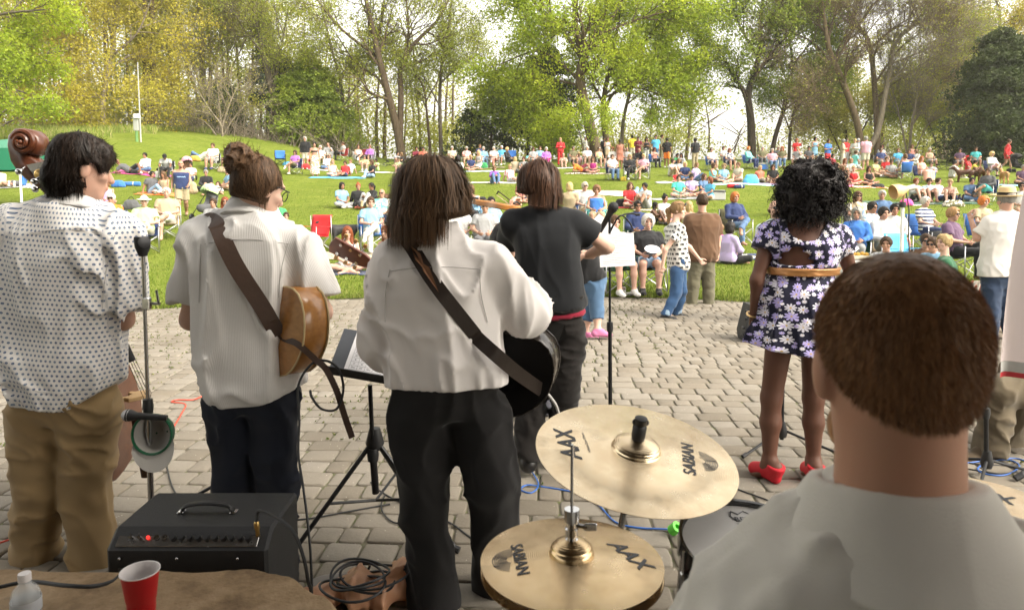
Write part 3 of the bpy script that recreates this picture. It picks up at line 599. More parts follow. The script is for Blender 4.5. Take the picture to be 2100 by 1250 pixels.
def woodland():
 r = np.random.RandomState(77); lines = []; cl = []; size = []
 def clump(x, y, z, sx, sz, n): cl.append(A(x, y, z) + r.normal(0, 1, (n, 3)) * A(sx, sx, sz))
 spec = [(-260, 560, 46, 20, .8), (560, 940, 18, 13, .35), (940, 1180, 9, 8, .3), (1180, 1480, 7, 6, .2), (1480, 1720, 5, 4, .15), (1720, 2330, 26, 11, .65)]
 for x0, x1, nt_, hmax, dens in spec:
  for i in range(nt_):
   px = x0 + (x1 - x0) * (i + r.rand()) / nt_; Y = r.uniform(60, 84); b = P(px, 320, Y); b[2] = terr(b[0], Y) - .3; H = hmax * r.uniform(.75, 1.15)
   lean = r.normal(0, .6); pts = np.array([b + A(lean * t * t + .25 * math.sin(3 * t + i), 0, H * t) for t in np.linspace(0, 1, 7)])
   lines.append((pts, np.linspace(r.uniform(.09, .24), .04, 7), 5))
   for k in range(6):
    t = r.uniform(.25, .95); p = b + A(lean * t * t, 0, H * t); a = r.rand() * 6.28; L = r.uniform(1.5, 3.5)
    lines.append((np.array([p + A(math.cos(a), math.sin(a), .6) * L * q for q in (0, .5, 1)]), np.array([.05, .035, .012]), 3))
   for k in range(int(15 * dens + 3)):
    t = r.uniform(.12, 1.02); w_ = 2.2 * (1.15 - abs(t - .6)); clump(b[0] + lean * t + r.normal(0, w_), Y + r.normal(0, w_), b[2] + H * t, .85, .5, int(210 * (.5 + dens * .6)))
 for i in range(130):                                   # understorey
  px = r.uniform(-250, 2330)
  if 1360 < px < 1720 and r.rand() < .8: continue
  Y = r.uniform(57, 70); b = P(px, 320, Y); z = terr(b[0], Y); h = r.uniform(.5, 2.6)
  clump(b[0], Y, z + h, 1.3, .9, 420)
 T = np.concatenate(cl); lv = leaf_quads(T, .115, r, .05); tv = tubes_np(lines)
 V, Q = join([tv, lv]); me = mesh('woodland', V, Q, False); o = link('woodland', me, None, BK['brown'])
 g = NG('leaf_wood'); rd = g.n('NewGeometry').outputs['Random Per Island']; x = g.sep(g.n('NewGeometry').outputs['Position'])[0]
 n1 = g.noise(g.n('NewGeometry').outputs['Position'], .16, 2)
 ca = g.ramp(rd, [(0, (.20, .23, .04)), (.5, (.30, .33, .055)), (1, (.39, .41, .08))]); cb = g.ramp(rd, [(0, (.30, .30, .05)), (.5, (.40, .38, .07)), (1, (.47, .45, .09))])
 c = g.mix(g.ramp(n1, [(.42, (0, 0, 0)), (.58, (1, 1, 1))]), ca, cb); m = g.fin(c, .7, 0, .2); tr = g.n('BsdfTranslucent'); g.t.links.new(c, tr.inputs[0]); mx = g.n('MixShader'); mx.inputs[0].default_value = .4
 g.t.links.new(g.b.outputs[0], mx.inputs[1]); g.t.links.new(tr.outputs[0], mx.inputs[2]); g.t.links.new(mx.outputs[0], g.out.inputs[0]); me.materials.append(m)
 mi = np.zeros(len(Q), np.int32); mi[len(tv[1]):] = 1; me.polygons.foreach_set('material_index', mi)
 tag(o, 'dense spring woodland of thin trunks and young leaves behind the lawn trees', 'woodland', kind='stuff')
 lines = []
 for i in range(1500):
  px = r.choice([r.uniform(-60, 300), r.uniform(330, 760), r.uniform(1200, 1400), r.uniform(1750, 2150)], p=[.22, .5, .1, .18]); Y = r.uniform(50, 56); b = P(px, 300, Y); b[2] = terr(b[0], Y); h = r.uniform(.4, 2.6) * (1.25 if 380 < px < 720 else .8)
  a = r.normal(0, .5, 2); lines.append((np.array([b + A(a[0] * t * h + .3 * math.sin(t * 2 + i) * a[1], a[1] * t * h, h * (t - .35 * t * t * abs(a[0]))) for t in np.linspace(0, 1, 5)]), np.linspace(.022, .006, 5), 3))
 o = link('brushwood', mesh('brushwood', *tubes_np(lines)), None, BK['pale']); tag(o, 'pale dead brush and brambles along the foot of the wood', 'brush', kind='stuff')
woodland()
pb = G(289, 292); pl = thing('antenna_pole', 'slim white pole with a small box standing in the tall grass', 'pole', pb)
s_ = pb[1] / F
WHT = plain('white_paint', (.72, .72, .7), .5); GRN = plain('green_post_paint', (.12, .25, .08), .6)
MB().tube([(0, 0, -.2), (0, 0, 152 * s_ + .2)], [.045, .028], 8).build('mast', plain('grey_white_paint', (.36, .36, .35), .5), pl); MB().box((-.12, -.1, 52 * s_), (.3, .2, .25), bev=.02).build('box', WHT, pl)
pg = thing('green_post', 'short green post with a grey box beside the white pole', 'post', G(281, 291))
MB().tube([(0, 0, -.1), (0, 0, .7)], .08, 8).build('post', GRN, pg); MB().box((0, 0, 1.0), (.28, .18, .75), bev=.02).build('box', plain('grey_box', (.35, .36, .33), .6), pg)
_TT = np.array([0, .12, .25, .42, .6, .75, .86, .94, 1.0])
_MA = np.array([.12, .165, .175, .158, .168, .180, .172, .112, .058]); _MBk = np.array([.085, .115, .118, .108, .115, .118, .10, .074, .056])
_FA = np.array([.12, .172, .182, .138, .150, .160, .150, .098, .048]); _FB = np.array([.085, .118, .118, .092, .112, .120, .092, .066, .046])
def torso(J, S=1, fem=False, w=1.0, offa=0.0, offb=0.0, straight=0.0, bend=0.0, t0=0.0, flat=False, top=1.0):
 u = nrm(J['neck'] - J['pel']); p0 = J['pel'] - u * .10 * S; p1 = J['neck']; s = J['shR'] - J['shL']; s = nrm(s - u * (s @ u)); f = np.cross(u, s)
 a = (_FA if fem else _MA) * S * w; b = (_FB if fem else _MBk) * S * w
 a = a + offa; b = b + offb
 if straight:
  m = a[2:7].max(); a = np.where((_TT > .05) & (_TT < .86), a * (1 - straight) + m * straight, a); m = b[2:7].max(); b = np.where((_TT > .05) & (_TT < .86), b * (1 - straight) + m * straight, b)
 T = _TT.copy(); L = np.linalg.norm(p1 - p0)
 if t0 or top < 1:
  tt = np.linspace(t0, top, 24); a = np.interp(tt, T, a); b = np.interp(tt, T, b); q0 = p0 + u * L * t0; q1 = p0 + u * L * top; T = np.linspace(0, 1, 24); p0, p1 = q0, q1; L = L * (top - t0)
 return ('t', dict(p0=p0, p1=p1, u=u, L=L, s=s, f=f, t=T, a=a, b=b, bend=bend, flat=flat))
def hframe(J):
 f = nrm(J['hf']); u = J.get('hu', A(0, 0, 1)); u = nrm(u - f * (u @ f)); s = np.cross(f, u); return A(J['head']), s, f, u
def head_prims(J, S=1, w=1.0):
 c, s, f, u = hframe(J); ax = [s, f, u]; Q = lambda x, y, z: c + (s * x + f * y + u * z) * S
 p = [ell(Q(0, -.004, .022), A(.075, .094, .088) * S, ax), ell(Q(0, .03, -.055), A(.057 * w, .06, .068) * S, ax, .03), ell(Q(0, .06, -.1), A(.03, .025, .022) * S, ax, .02),
  cone(Q(0, .088, .004), Q(0, .106, -.034), .008 * S, .013 * S, k=.012), ell(Q(0, .08, .028), A(.05, .018, .012) * S, ax, .015), ell(Q(0, .084, -.068), A(.024, .014, .012) * S, ax, .01)]
 for sg in (-1, 1): p.append(ell(Q(sg * .078, -.006, -.012), A(.010, .021, .032) * S, ax, .006)); p.append(ell(Q(sg * .045, .062, -.028), A(.022, .02, .018) * S, ax, .02))
 p.append(cone(Q(0, -.018, -.05), J['neck'] - A(0, 0, .03) * S, S * w * .054 * J.get('nw', 1), .062 * S * w * J.get('nw', 1), k=.03)); return p
def hand_prims(wr, d, n, S=1, curl=.5, side=1):
 """palm + five fingers; d = pointing direction, n = palm normal, side = thumb side (+1/-1)"""
 d = nrm(d); n = nrm(n - d * (n @ d)); s = np.cross(d, n) * side; p = [ell(wr + d * .05 * S, A(.040, .012, .048) * S, [s, n, d]), cone(wr - d * .02 * S, wr + d * .03 * S, .026 * S, .026 * S)]
 for i, (o, L) in enumerate([(.03, .068), (.011, .078), (-.010, .072), (-.029, .056)]):
  b = wr + (d * .09 + s * o) * S; c = curl * (1 + .12 * i); d1 = d * math.cos(c) + n * math.sin(c); d2 = d * math.cos(2 * c) + n * math.sin(2 * c)
  k = b + d1 * L * .55 * S; p += [cone(b, k, .0095 * S, .009 * S, k=.006), cone(k, k + d2 * L * .5 * S, .009 * S, .0075 * S, k=.004)]
 b = wr + (d * .03 + s * .032) * S; k = b + nrm(d * .6 + s * .6 + n * .5 * curl) * .045 * S; p += [cone(b, k, .013 * S, .011 * S, k=.012), cone(k, k + nrm(d + n * .6 * curl + s * .1) * .034 * S, .0105 * S, .009 * S, k=.006)]
 return p
def leg(J, sd, S, t=1.0):
 h, k, a = J['hip' + sd], J['kn' + sd], J['an' + sd]; m = k * .62 + a * .38; bk = nrm(np.cross(np.cross(k - h, a - k) + 1e-6, a - k)) if np.linalg.norm(np.cross(k - h, a - k)) > .004 else A(0, 0, 0)
 return [cone(h, k, .084 * S * t, .056 * S * t), cone(k, m, .054 * S * t, .055 * S * t), cone(m, a, .054 * S * t, .036 * S)]
def footdir(J, sd):
 return nrm(J['ft' + sd]) if 'ft' + sd in J else nrm(J['ft'])
def foot_prims(J, sd, S, o=0.0):
 a = J['an' + sd]; d = footdir(J, sd); up = A(0, 0, 1) if abs(d[2]) < .8 else A(0, -1, 0); dn = -nrm(up - d * (up @ d))
 hl = a + dn * .045 * S - d * .035 * S; tip = a + dn * .05 * S + d * .16 * S; mid = a + dn * .03 * S + d * .06 * S
 return [cone(a, hl, (.036 + o) * S, (.032 + o) * S), cone(hl, tip, (.031 + o) * S, (.026 + o) * S), cone(a, mid, (.036 + o) * S, (.036 + o) * S), ell(tip - d * .03 * S, A(.043 + o, .055 + o, .022 + o) * S, [np.cross(d, dn), d, dn])]
def body_prims(J, S=1, fem=False, w=1.0, bend=0.0):
 k = .86 if fem else 1.0
 p = [torso(J, S, fem, w, bend=bend)]
 for sd in 'LR':
  p.append(cone(J['neck'] - (J['neck'] - J['pel']) * .03, J['sh' + sd], .05 * S * k, .05 * S * k))
  p += [cone(J['sh' + sd], J['el' + sd], .053 * S * k * w, .040 * S * k), cone(J['el' + sd], J['wr' + sd], .041 * S * k, .027 * S * k)]
  p += leg(J, sd, S, (.95 if fem else 1) * (1 + (w - 1) * .7)) + foot_prims(J, sd, S)
 p.append(cone(J['neck'] - A(0, 0, .02) * S, J['head'] - A(0, 0, .05) * S, .06 * S * k * J.get('nw', 1), .054 * S * k * J.get('nw', 1))); return p
def body_mesh(name, J, S=1, fem=False, w=1.0, h=.016, hh=.009, hd=.006, curl=.6, bend=0.0, hands=True):
 parts = [sdf(body_prims(J, S, fem, w, bend), h, .03)]; hp = sdf(head_prims(J, S, .9 if fem else 1.0), hh, .018); parts.append(hp)
 n0 = len(parts[0][0])
 if hands:
  for sd in 'LR':
   d = J.get('hd' + sd, J['wr' + sd] - J['el' + sd]); s = J['shR'] - J['shL']; n = J.get('hn' + sd, (-1 if sd == 'R' else 1) * s)
   side = J.get('hs' + sd, 1 if sd == 'R' else -1)
   parts.append(sdf(hand_prims(J['wr' + sd], d, n, S * (.9 if fem else 1), J.get('curl' + sd, curl), side), hd, .008))
 V, Q = join(parts); me = mesh(name, V, Q); c, s, f, u = hframe(J); q = (hp[0] - c) / S; x, y, z = q @ s, q @ f, q @ u
 mk = np.zeros(len(V), np.float32); ax = np.abs(x); fr = y > .05
 eye = (((ax - .031) / .014) ** 2 + ((z - .002) / .0065) ** 2 < 1.3) & fr; brow = (((ax - .032) / .02) ** 2 + ((z - .024) / .006) ** 2 < 1.3) & fr
 lip = ((x / .024) ** 2 + ((z + .068) / .009) ** 2 < 1.2) & fr; m = np.where(eye, 1.0, np.where(brow, .75, np.where(lip, -1.0, 0))); mk[n0:n0 + len(m)] = m
 at = me.attributes.new('mark', 'FLOAT', 'POINT'); at.data.foreach_set('value', mk); return me
def top_prims(J, S=1, fem=False, w=1.0, sleeve='short', off=.016, straight=.4, bend=0.0, t0=.1, loose=0.0, sl=.62, flare=.012, top=1.0):
 k = .86 if fem else 1.0; p = [torso(J, S, fem, w, off + loose, off + loose * .7, straight, bend, t0, True, .985 if top == 1 else top)]
 if sleeve != 'none':
  for sd in 'LR':
   a, b, c = J['sh' + sd], J['el' + sd], J['wr' + sd]
   p.append(cone(J['neck'] - (J['neck'] - J['pel']) * .035, a, (.05 + off * .8) * S * k, (.05 + off * .7) * S * k))
   if sleeve == 'short': p.append(cone(a, a + (b - a) * sl, (.056 * w + off) * S * k, (.050 + off + flare) * S * k, True))
   else: e = b + (c - b) * .93; p += [cone(a, b, (.055 * w + off) * S * k, (.044 + off) * S * k), cone(b, e, (.044 + off) * S * k, (.031 + off * .8) * S * k, True)]
 else:
  for sd in 'LR': p.append(cone(J['sh' + sd] * .72 + J['neck'] * .28 - A(0, 0, .02) * S, J['sh' + sd] * .45 + J['neck'] * .55 - A(0, 0, .1) * S, .035 * S, .05 * S))
 return p
def bottom_prims(J, S=1, fem=False, w=1.0, kind='pants', off=.012, loose=0.0, flare=.0):
 t = (.95 if fem else 1) * (1 + (w - 1) * .7); o = off + loose; p = [torso(J, S, fem, w, off * .9, off * .9, 0, 0, 0.02, False, .34)]
 for sd in 'LR':
  h, k, a = J['hip' + sd], J['kn' + sd], J['an' + sd]
  if kind == 'pants': m = k * .55 + a * .45; e = a + (a - k) * .04; p += [cone(h, k, (.088 * t + o) * S, (.060 * t + o) * S), cone(k, m, (.059 * t + o) * S, (.054 * t + o) * S), cone(m, e, (.054 * t + o) * S, (.045 + o + flare) * S, True)]
  elif kind == 'shorts': e = h + (k - h) * .86; p += [cone(h, e, (.09 * t + o) * S, (.072 * t + o + .012) * S, True)]
  elif kind == 'short': e = h + (k - h) * .5; p += [cone(h, e, (.088 * t + o) * S, (.08 * t + o + .006) * S, True)]
  elif kind == 'capri': m = k * .6 + a * .4; p += [cone(h, k, (.088 * t + o) * S, (.062 * t + o) * S), cone(k, m, (.061 * t + o) * S, (.058 * t + o) * S, True)]
  elif kind == 'skirt': e = h + (k - h) * .9; p += [cone(h, e, (.095 * t + o) * S, (.09 + o) * S, True)]
  elif kind == 'longskirt': p += [cone(h, k, (.1 * t + o) * S, (.10 + o) * S), cone(k, a + (k - a) * .08, (.10 + o) * S, (.13 + o) * S, True)]
 if kind in ('skirt', 'longskirt'):
  m = (J['knL'] + J['knR']) / 2; h = (J['hipL'] + J['hipR']) / 2; e = h + (m - h) * .9; p.append(cone(h, e, (.11 + o) * S, (.12 + o) * S, True))
  if kind == 'longskirt': a = (J['anL'] + J['anR']) / 2; p.append(cone(m, a + (m - a) * .08, .12 * S, .15 * S, True))
 return p
def hair_geo(kind, J, S=1, h=.010, disp=None):
 c, s, f, u = hframe(J); ax = [s, f, u]; Q = lambda x, y, z: c + (s * x + f * y + u * z) * S; face = ell(Q(0, .115, -.03), A(.068, .075, .105) * S, ax)
 cap = lambda o: ell(Q(0, -.008, .026), A(.075 + o, .094 + o, .088 + o) * S, ax)
 nape = (Q(0, 0, -.075), -u); neg = [face]; cuts = [nape]
 if kind == 'buzz': p = [cap(.006)]; cuts = [(Q(0, 0, -.05), -u)]
 elif kind == 'short': p = [cap(.016), ell(Q(0, .03, .085), A(.06, .06, .035) * S, ax), ell(Q(0, -.05, -.03), A(.062, .05, .06) * S, ax)]
 elif kind == 'bob': p = [cap(.02), ell(Q(0, -.03, -.05), A(.098, .085, .10) * S, ax)]; cuts = [(Q(0, 0, -.13), -u)]; neg = [ell(Q(0, .115, -.06), A(.066, .09, .13) * S, ax)]
 elif kind == 'long': p = [cap(.02), ell(Q(0, -.04, -.05), A(.097, .075, .11) * S, ax)] + [cone(Q(q * .07, -.035 - .02 * (q == 0), -.03), Q(q * .085, -.05 + .05 * abs(q), -.27), .042 * S, .028 * S) for q in (-1, -.5, 0, .5, 1)]; cuts = []; neg = [ell(Q(0, .12, -.10), A(.062, .09, .18) * S, ax)]
 elif kind == 'pony': p = [cap(.012), cone(Q(0, -.10, .02), Q(0, -.14, -.02), .028 * S, .03 * S), cone(Q(0, -.14, -.02), Q(0, -.12, -.2), .03 * S, .012 * S)]; cuts = []; neg = [face, ell(Q(0, .03, -.13), A(.09, .09, .085) * S, ax)]
 elif kind == 'bun': p = [cap(.012), ell(Q(0, -.05, .125), A(.04, .04, .036) * S, ax)]
 elif kind == 'curly': p = [cap(.032), ell(Q(0, -.03, .0), A(.105, .10, .10) * S, ax)]; cuts = [(Q(0, 0, -.09), -u)]
 elif kind == 'fringe': p = [ell(Q(0, -.03, -.035), A(.084, .078, .045) * S, ax)]; neg = [face, ell(Q(0, .07, .0), A(.09, .09, .12) * S, ax)]; cuts = [(Q(0, 0, .03), u)]
 return sdf(p, h, .02, cuts, disp, 1, neg)
def hat_geo(kind, J, S=1, h=.009):
 c, s, f, u = hframe(J); ax = [s, f, u]; Q = lambda x, y, z: c + (s * x + f * y + u * z) * S
 if kind == 'cap': p = [ell(Q(0, -.006, .035), A(.090, .108, .098) * S, ax), ell(Q(0, .12, .045), A(.066, .07, .012) * S, ax)]; cuts = [(Q(0, 0, .036), -u)]
 elif kind == 'sunhat': p = [ell(Q(0, -.006, .04), A(.088, .104, .105) * S, ax), ell(Q(0, 0, .045), A(.165, .18, .016) * S, ax)]; cuts = [(Q(0, 0, .032), -u)]
 elif kind == 'beanie': p = [ell(Q(0, -.012, .035), A(.092, .11, .104) * S, ax)]; cuts = [(Q(0, .0, .028), -nrm(u + f * -.35))]
 elif kind == 'glasses':
  p = [ell(Q(sg * .032, .098, .004), A(.026, .006, .018) * S, ax) for sg in (-1, 1)] + [cone(Q(-.05, .098, .010), Q(.05, .098, .010), .004 * S, .004 * S)] + [cone(Q(sg * .06, .092, .01), Q(sg * .08, 0, .008), .004 * S, .004 * S) for sg in (-1, 1)]; return sdf(p, .005, .004)
 return sdf(p, h, .012, cuts)
def _pose(pel, neck, head, sh, el, wr, hip, kn, an, ft=(0, -1, -.05), hf=(0, -1, -.05), mir=True, **kw):
 J = dict(pel=A(pel), neck=A(neck), head=A(head), hf=A(hf), ft=A(ft))
 for nm, v in (('sh', sh), ('el', el), ('wr', wr), ('hip', hip), ('kn', kn), ('an', an)):
  if len(v) == 2: J[nm + 'L'], J[nm + 'R'] = A(v[0]), A(v[1])
  else: J[nm + 'R'] = A(v); J[nm + 'L'] = A(-v[0], v[1], v[2])
 for k, v in kw.items(): J[k] = A(v) if hasattr(v, '__len__') else v
 J['hsR'] = -1; J['hsL'] = 1
 return J
HIP = (.09, -.02, .10)
POSE = dict(
 C=_pose((0, 0, .11), (0, -.01, .63), (0, -.05, .80), (.175, 0, .56), (.23, -.12, .32), (.06, -.30, .22), HIP, (.34, -.27, .15), (-.04, -.36, .075), ftL=(.9, -.4, 0), ftR=(-.9, -.4, 0)),
 K=_pose((0, 0, .11), (0, -.06, .62), (0, -.10, .79), (.17, -.05, .55), (.24, -.22, .38), (.05, -.44, .40), HIP, (.13, -.36, .48), (.11, -.58, .075)),
 L=_pose((0, 0, .11), (0, .15, .60), (0, .12, .77), (.175, .13, .53), (.22, .27, .29), (.25, .36, .05), HIP, (.11, -.42, .19), (.10, -.82, .075), ft=(0, -.5, .85)),
 Z=_pose((0, 0, .11), (.0, .02, .63), (.02, -.02, .80), ((-.175, .02, .55), (.175, .02, .56)), ((-.26, .10, .32), (.22, -.12, .33)), ((-.32, .12, .06), (.02, -.28, .24)), HIP, ((-.02, -.38, .33), (.32, -.24, .12)), ((.10, -.56, .075), (-.06, -.42, .07)), ftR=(-.9, -.4, 0)),
 S=_pose((0, 0, .50), (0, .11, 1.01), (0, .07, 1.18), (.18, .10, .94), (.25, -.02, .70), (.13, -.26, .64), (.09, -.03, .48), (.13, -.43, .50), (.13, -.46, .09)),
 X=_pose((0, 0, .50), (0, .11, 1.01), (0, .07, 1.18), (.18, .10, .94), (.25, -.02, .70), (.05, -.22, .66), (.09, -.03, .48), ((-.11, -.43, .50), (.02, -.44, .62)), ((-.10, -.44, .09), (-.24, -.58, .42)), ftR=(-.3, -.7, -.6)),
 D=_pose((0, 0, .50), (0, .11, 1.01), (0, .07, 1.18), (.18, .10, .94), ((-.25, -.02, .70), (.24, -.14, .80)), ((-.12, -.24, .64), (.07, -.10, 1.10)), (.09, -.03, .48), (.13, -.43, .50), (.13, -.46, .09)),
 H=_pose((0, 0, .50), (0, .09, 1.01), (0, .02, 1.16), (.18, .08, .94), (.23, -.10, .74), (.06, -.30, .80), (.09, -.03, .48), (.13, -.43, .50), (.13, -.46, .09), hf=(0, -1, -.45)),
 B=_pose((0, 0, .50), (0, -.22, .92), (0, -.34, 1.03), (.18, -.2, .86), (.24, -.34, .62), (.14, -.46, .40), (.09, -.03, .48), (.15, -.43, .50), (.13, -.46, .09), hf=(0, -.8, -.7)),
 T=_pose((0, 0, .94), (0, .01, 1.49), (0, -.03, 1.66), (.19, 0, 1.42), (.25, .03, 1.14), (.23, -.08, .90), (.09, 0, .91), (.10, -.02, .50), (.11, .02, .085)),
 A=_pose((0, 0, .94), (0, .01, 1.49), (0, -.03, 1.66), (.19, 0, 1.42), (.25, -.04, 1.15), (.06, -.24, 1.18), (.09, 0, .91), (.10, -.02, .50), (.11, .02, .085)),
 U=_pose((0, 0, .94), (0, .01, 1.49), (0, -.03, 1.66), (.19, 0, 1.42), ((-.25, .03, 1.14), (.30, -.08, 1.30)), ((-.23, -.08, .90), (.28, -.20, 1.54)), (.09, 0, .91), (.10, -.02, .50), (.11, .02, .085)),
 W=_pose((0, 0, .93), (0, -.03, 1.48), (0, -.08, 1.65), (.19, -.02, 1.41), ((-.26, .10, 1.14), (.25, -.06, 1.13)), ((-.28, .02, .90), (.20, -.28, 1.0)), (.09, 0, .90), ((-.10, -.16, .50), (.10, .02, .50)), ((-.10, -.20, .085), (.11, .34, .16))),
 R=_pose((0, 0, .14), (-.44, .04, .42), (-.54, -.02, .57), ((-.40, -.12, .34), (-.38, .18, .42)), ((-.58, -.16, .07), (-.16, .10, .36)), ((-.38, -.34, .05), (.02, -.12, .22)), ((.02, -.07, .11), (.0, .08, .22)), ((.44, -.16, .11), (.36, -.02, .46)), ((.80, -.02, .07), (.52, -.22, .08)), hf=(.05, -1, .0), ftL=(.5, -.8, 0), ftR=(.5, -.85, 0)),
 Y=_pose((0, 0, .12), (0, .46, .34), (0, .58, .46), (.175, .42, .26), (.26, .38, .07), (.14, .18, .2), HIP, (.12, -.36, .46), (.12, -.52, .08), hf=(0, -.85, .5)),
 N=_pose((0, 0, .34), (0, -.03, .88), (0, -.07, 1.05), (.175, -.02, .81), (.24, -.06, .56), (.14, -.26, .50), (.09, 0, .32), (.14, -.36, .08), (.12, .06, .06), ft=(0, 1, -.1)),
)
_cache = {}
CLOTH = {k: cloth('cloth_' + k, None, k) for k in ('plain', 'stripes', 'plaid', 'print')}
SKIN = skinmat(); HAIR = hairmat()
SKINC = dict(a=(.40, .235, .165), b=(.33, .18, .115), c=(.22, .115, .07), d=(.10, .05, .032), e=(.06, .03, .02), p=(.46, .29, .22))
HAIRC = dict(k=(.012, .010, .009), n=(.05, .028, .015), m=(.11, .06, .03), l=(.20, .12, .055), y=(.42, .30, .14), w=(.32, .31, .295), g=(.25, .24, .22), r=(.20, .055, .02), o=(.38, .12, .03), v=(.10, .02, .02))
COL = dict(white=(.60, .59, .56), cream=(.50, .46, .36), grey=(.30, .30, .30), lgrey=(.38, .38, .37), dgrey=(.10, .10, .105), black=(.02, .02, .022), navy=(.03, .045, .12), blue=(.05, .17, .50), lblue=(.22, .40, .56), sky=(.10, .42, .68), teal=(.06, .38, .38), aqua=(.20, .60, .58), mint=(.08, .56, .42), green=(.06, .33, .12), dgreen=(.03, .10, .06), lgreen=(.45, .62, .30), yellow=(.75, .56, .06), pyellow=(.55, .49, .22), orange=(.80, .20, .03), red=(.55, .03, .035), dred=(.25, .02, .03), coral=(.72, .20, .13), salmon=(.56, .24, .20), pink=(.60, .33, .40), hpink=(.75, .10, .35), purple=(.22, .08, .36), violet=(.40, .16, .52), lav=(.50, .40, .66), mauve=(.12, .07, .12), maroon=(.20, .03, .05), magenta=(.36, .03, .18), rust=(.40, .16, .11), brown=(.13, .07, .04), tan=(.42, .33, .21), khaki=(.36, .30, .19), olive=(.14, .13, .07), denim=(.10, .17, .30), ldenim=(.24, .36, .52), peach=(.78, .40, .32), blond=(.42, .30, .14), straw=(.62, .46, .22), gold=(.5, .3, .06), beige=(.44, .36, .26))
def cached(key, fn):
 if key not in _cache: _cache[key] = fn()
 return _cache[key]
def child(name, me, par, mat, col):
 o = bpy.data.objects.new(name, me); C.objects.link(o); o.parent = par; o.color = (*col, 1)
 if not me.materials: me.materials.append(mat)
 o.material_slots[0].link = 'OBJECT'; o.material_slots[0].material = mat; return o
def person(loc, pose, yaw, S, label, top, bot, hair, skin='a', fem=False, hat=None, w=1.0, shoes='white', group=None, gl=False, h=.017, cat='person', extra=None):
 """top/bot = (garment, colour[, pattern]); hair = (style, colour letter); yaw in degrees, + turns the face to the right of the picture"""
 J = POSE[pose]; t = thing('person', label, cat, loc, math.radians(yaw), group); t.scale = (S,) * 3
 wk = round(w * 5) / 5; bk = (pose, fem, wk, h)
 hh, hd = (.009, .009) if h > .012 else (.006, .006)
 child('body', cached(('body',) + bk, lambda: body_mesh('body', J, 1, fem, wk, h, hh, hd)), t, SKIN, SKINC[skin])
 sm = lambda nm, fn, **k: cached(nm, lambda: mesh(nm[0], *fn()))
 if top:
  ty = top[0]; sv = {'tee': 'short', 'long': 'long', 'tank': 'none', 'dress': 'none', 'polo': 'short', 'jacket': 'long', 'band': 'none'}[ty]
  tp = .80 if ty == 'tank' or ty == 'dress' else 1
  if ty == 'band': f = lambda: sdf([torso(J, 1, fem, wk, .012, .012, 0, 0, .62, True, .76)], h, .02)
  elif ty == 'tank': f = lambda: sdf(top_prims(J, 1, fem, wk, 'none', .012, .3, top=.87), h, .03, disp=folds(.008))
  else: f = lambda: sdf(top_prims(J, 1, fem, wk, 'none' if ty == 'dress' else sv, .022 if ty == 'jacket' else .016, .25 if fem else .45, top=.87 if ty == 'dress' else 1.0), h, .03, disp=folds(.009))
  child({'tee': 'tee_shirt', 'long': 'shirt', 'tank': 'tank_top', 'dress': 'dress_top', 'polo': 'polo_shirt', 'jacket': 'jacket', 'band': 'bandeau'}[ty], cached((ty, sv) + bk, lambda: mesh(ty, *f())), t, CLOTH[top[2] if len(top) > 2 else 'plain'], COL[top[1]])
 if bot:
  child({'pants': 'trousers', 'short': 'shorts', 'longskirt': 'skirt'}.get(bot[0], bot[0]), cached(('bot', bot[0]) + bk, lambda: mesh(bot[0], *sdf(bottom_prims(J, 1, fem, wk, bot[0]), h, .03, disp=folds(.007, 8, 5)))), t, CLOTH[bot[2] if len(bot) > 2 else 'plain'], COL[bot[1]])
 if hair and hair[0] != 'bald':
  child('hair', cached(('hair', pose, hair[0]), lambda: mesh('hair', *hair_geo(hair[0], J, 1, .010, folds(.008, 30, 8)))), t, HAIR, HAIRC[hair[1]])
 if hat: child({'cap': 'cap', 'sunhat': 'hat', 'beanie': 'beanie'}[hat[0]], cached(('hat', pose, hat[0]), lambda: mesh('hat', *hat_geo(hat[0], J))), t, CLOTH['plain'], COL[hat[1]])
 if gl: child('sunglasses', cached(('gl', pose), lambda: mesh('sunglasses', *hat_geo('glasses', J))), t, CLOTH['plain'], COL['black'])
 if shoes:
  for sd in 'LR':
   child('shoe', cached(('shoe', pose, sd), lambda: mesh('shoe', *sdf(foot_prims(J, sd, 1, .009), .011, .02, [(J['an' + sd] + nrm(J['an' + sd] - J['kn' + sd]) * -.015, J['kn' + sd] - J['an' + sd])]))), t, CLOTH['plain'], COL[shoes])
 return t
from mathutils.bvhtree import BVHTree
def uvcloth(name, base, fn=None, rough=.9, weave=.5, stripe=0):
 """cloth with a pattern in metric UV"""
 g = NG(name); uv = g.n('UVMap').outputs[0]; x, y, z = g.sep(uv); co = g.coord(); r = g.n('RGB'); r.outputs[0].default_value = (*base, 1)
 c = g.mix(g.math('MULTIPLY', g.noise(co, 9, 3), .3), r.outputs[0], g.mix(1.0, r.outputs[0], (.8, .78, .76), 'MULTIPLY'))
 if fn: c = fn(g, uv, x, y, c)
 hgt = g.noise(co, 500, 2)
 if stripe: hgt = g.math('ADD', g.math('MULTIPLY', g.math('SINE', g.math('MULTIPLY', x, stripe)), .8), hgt)
 g.bump(hgt, .16 * weave + (.12 if stripe else 0), .002); return g.fin(c, rough, 0, .2, Sheen_Weight=.15)
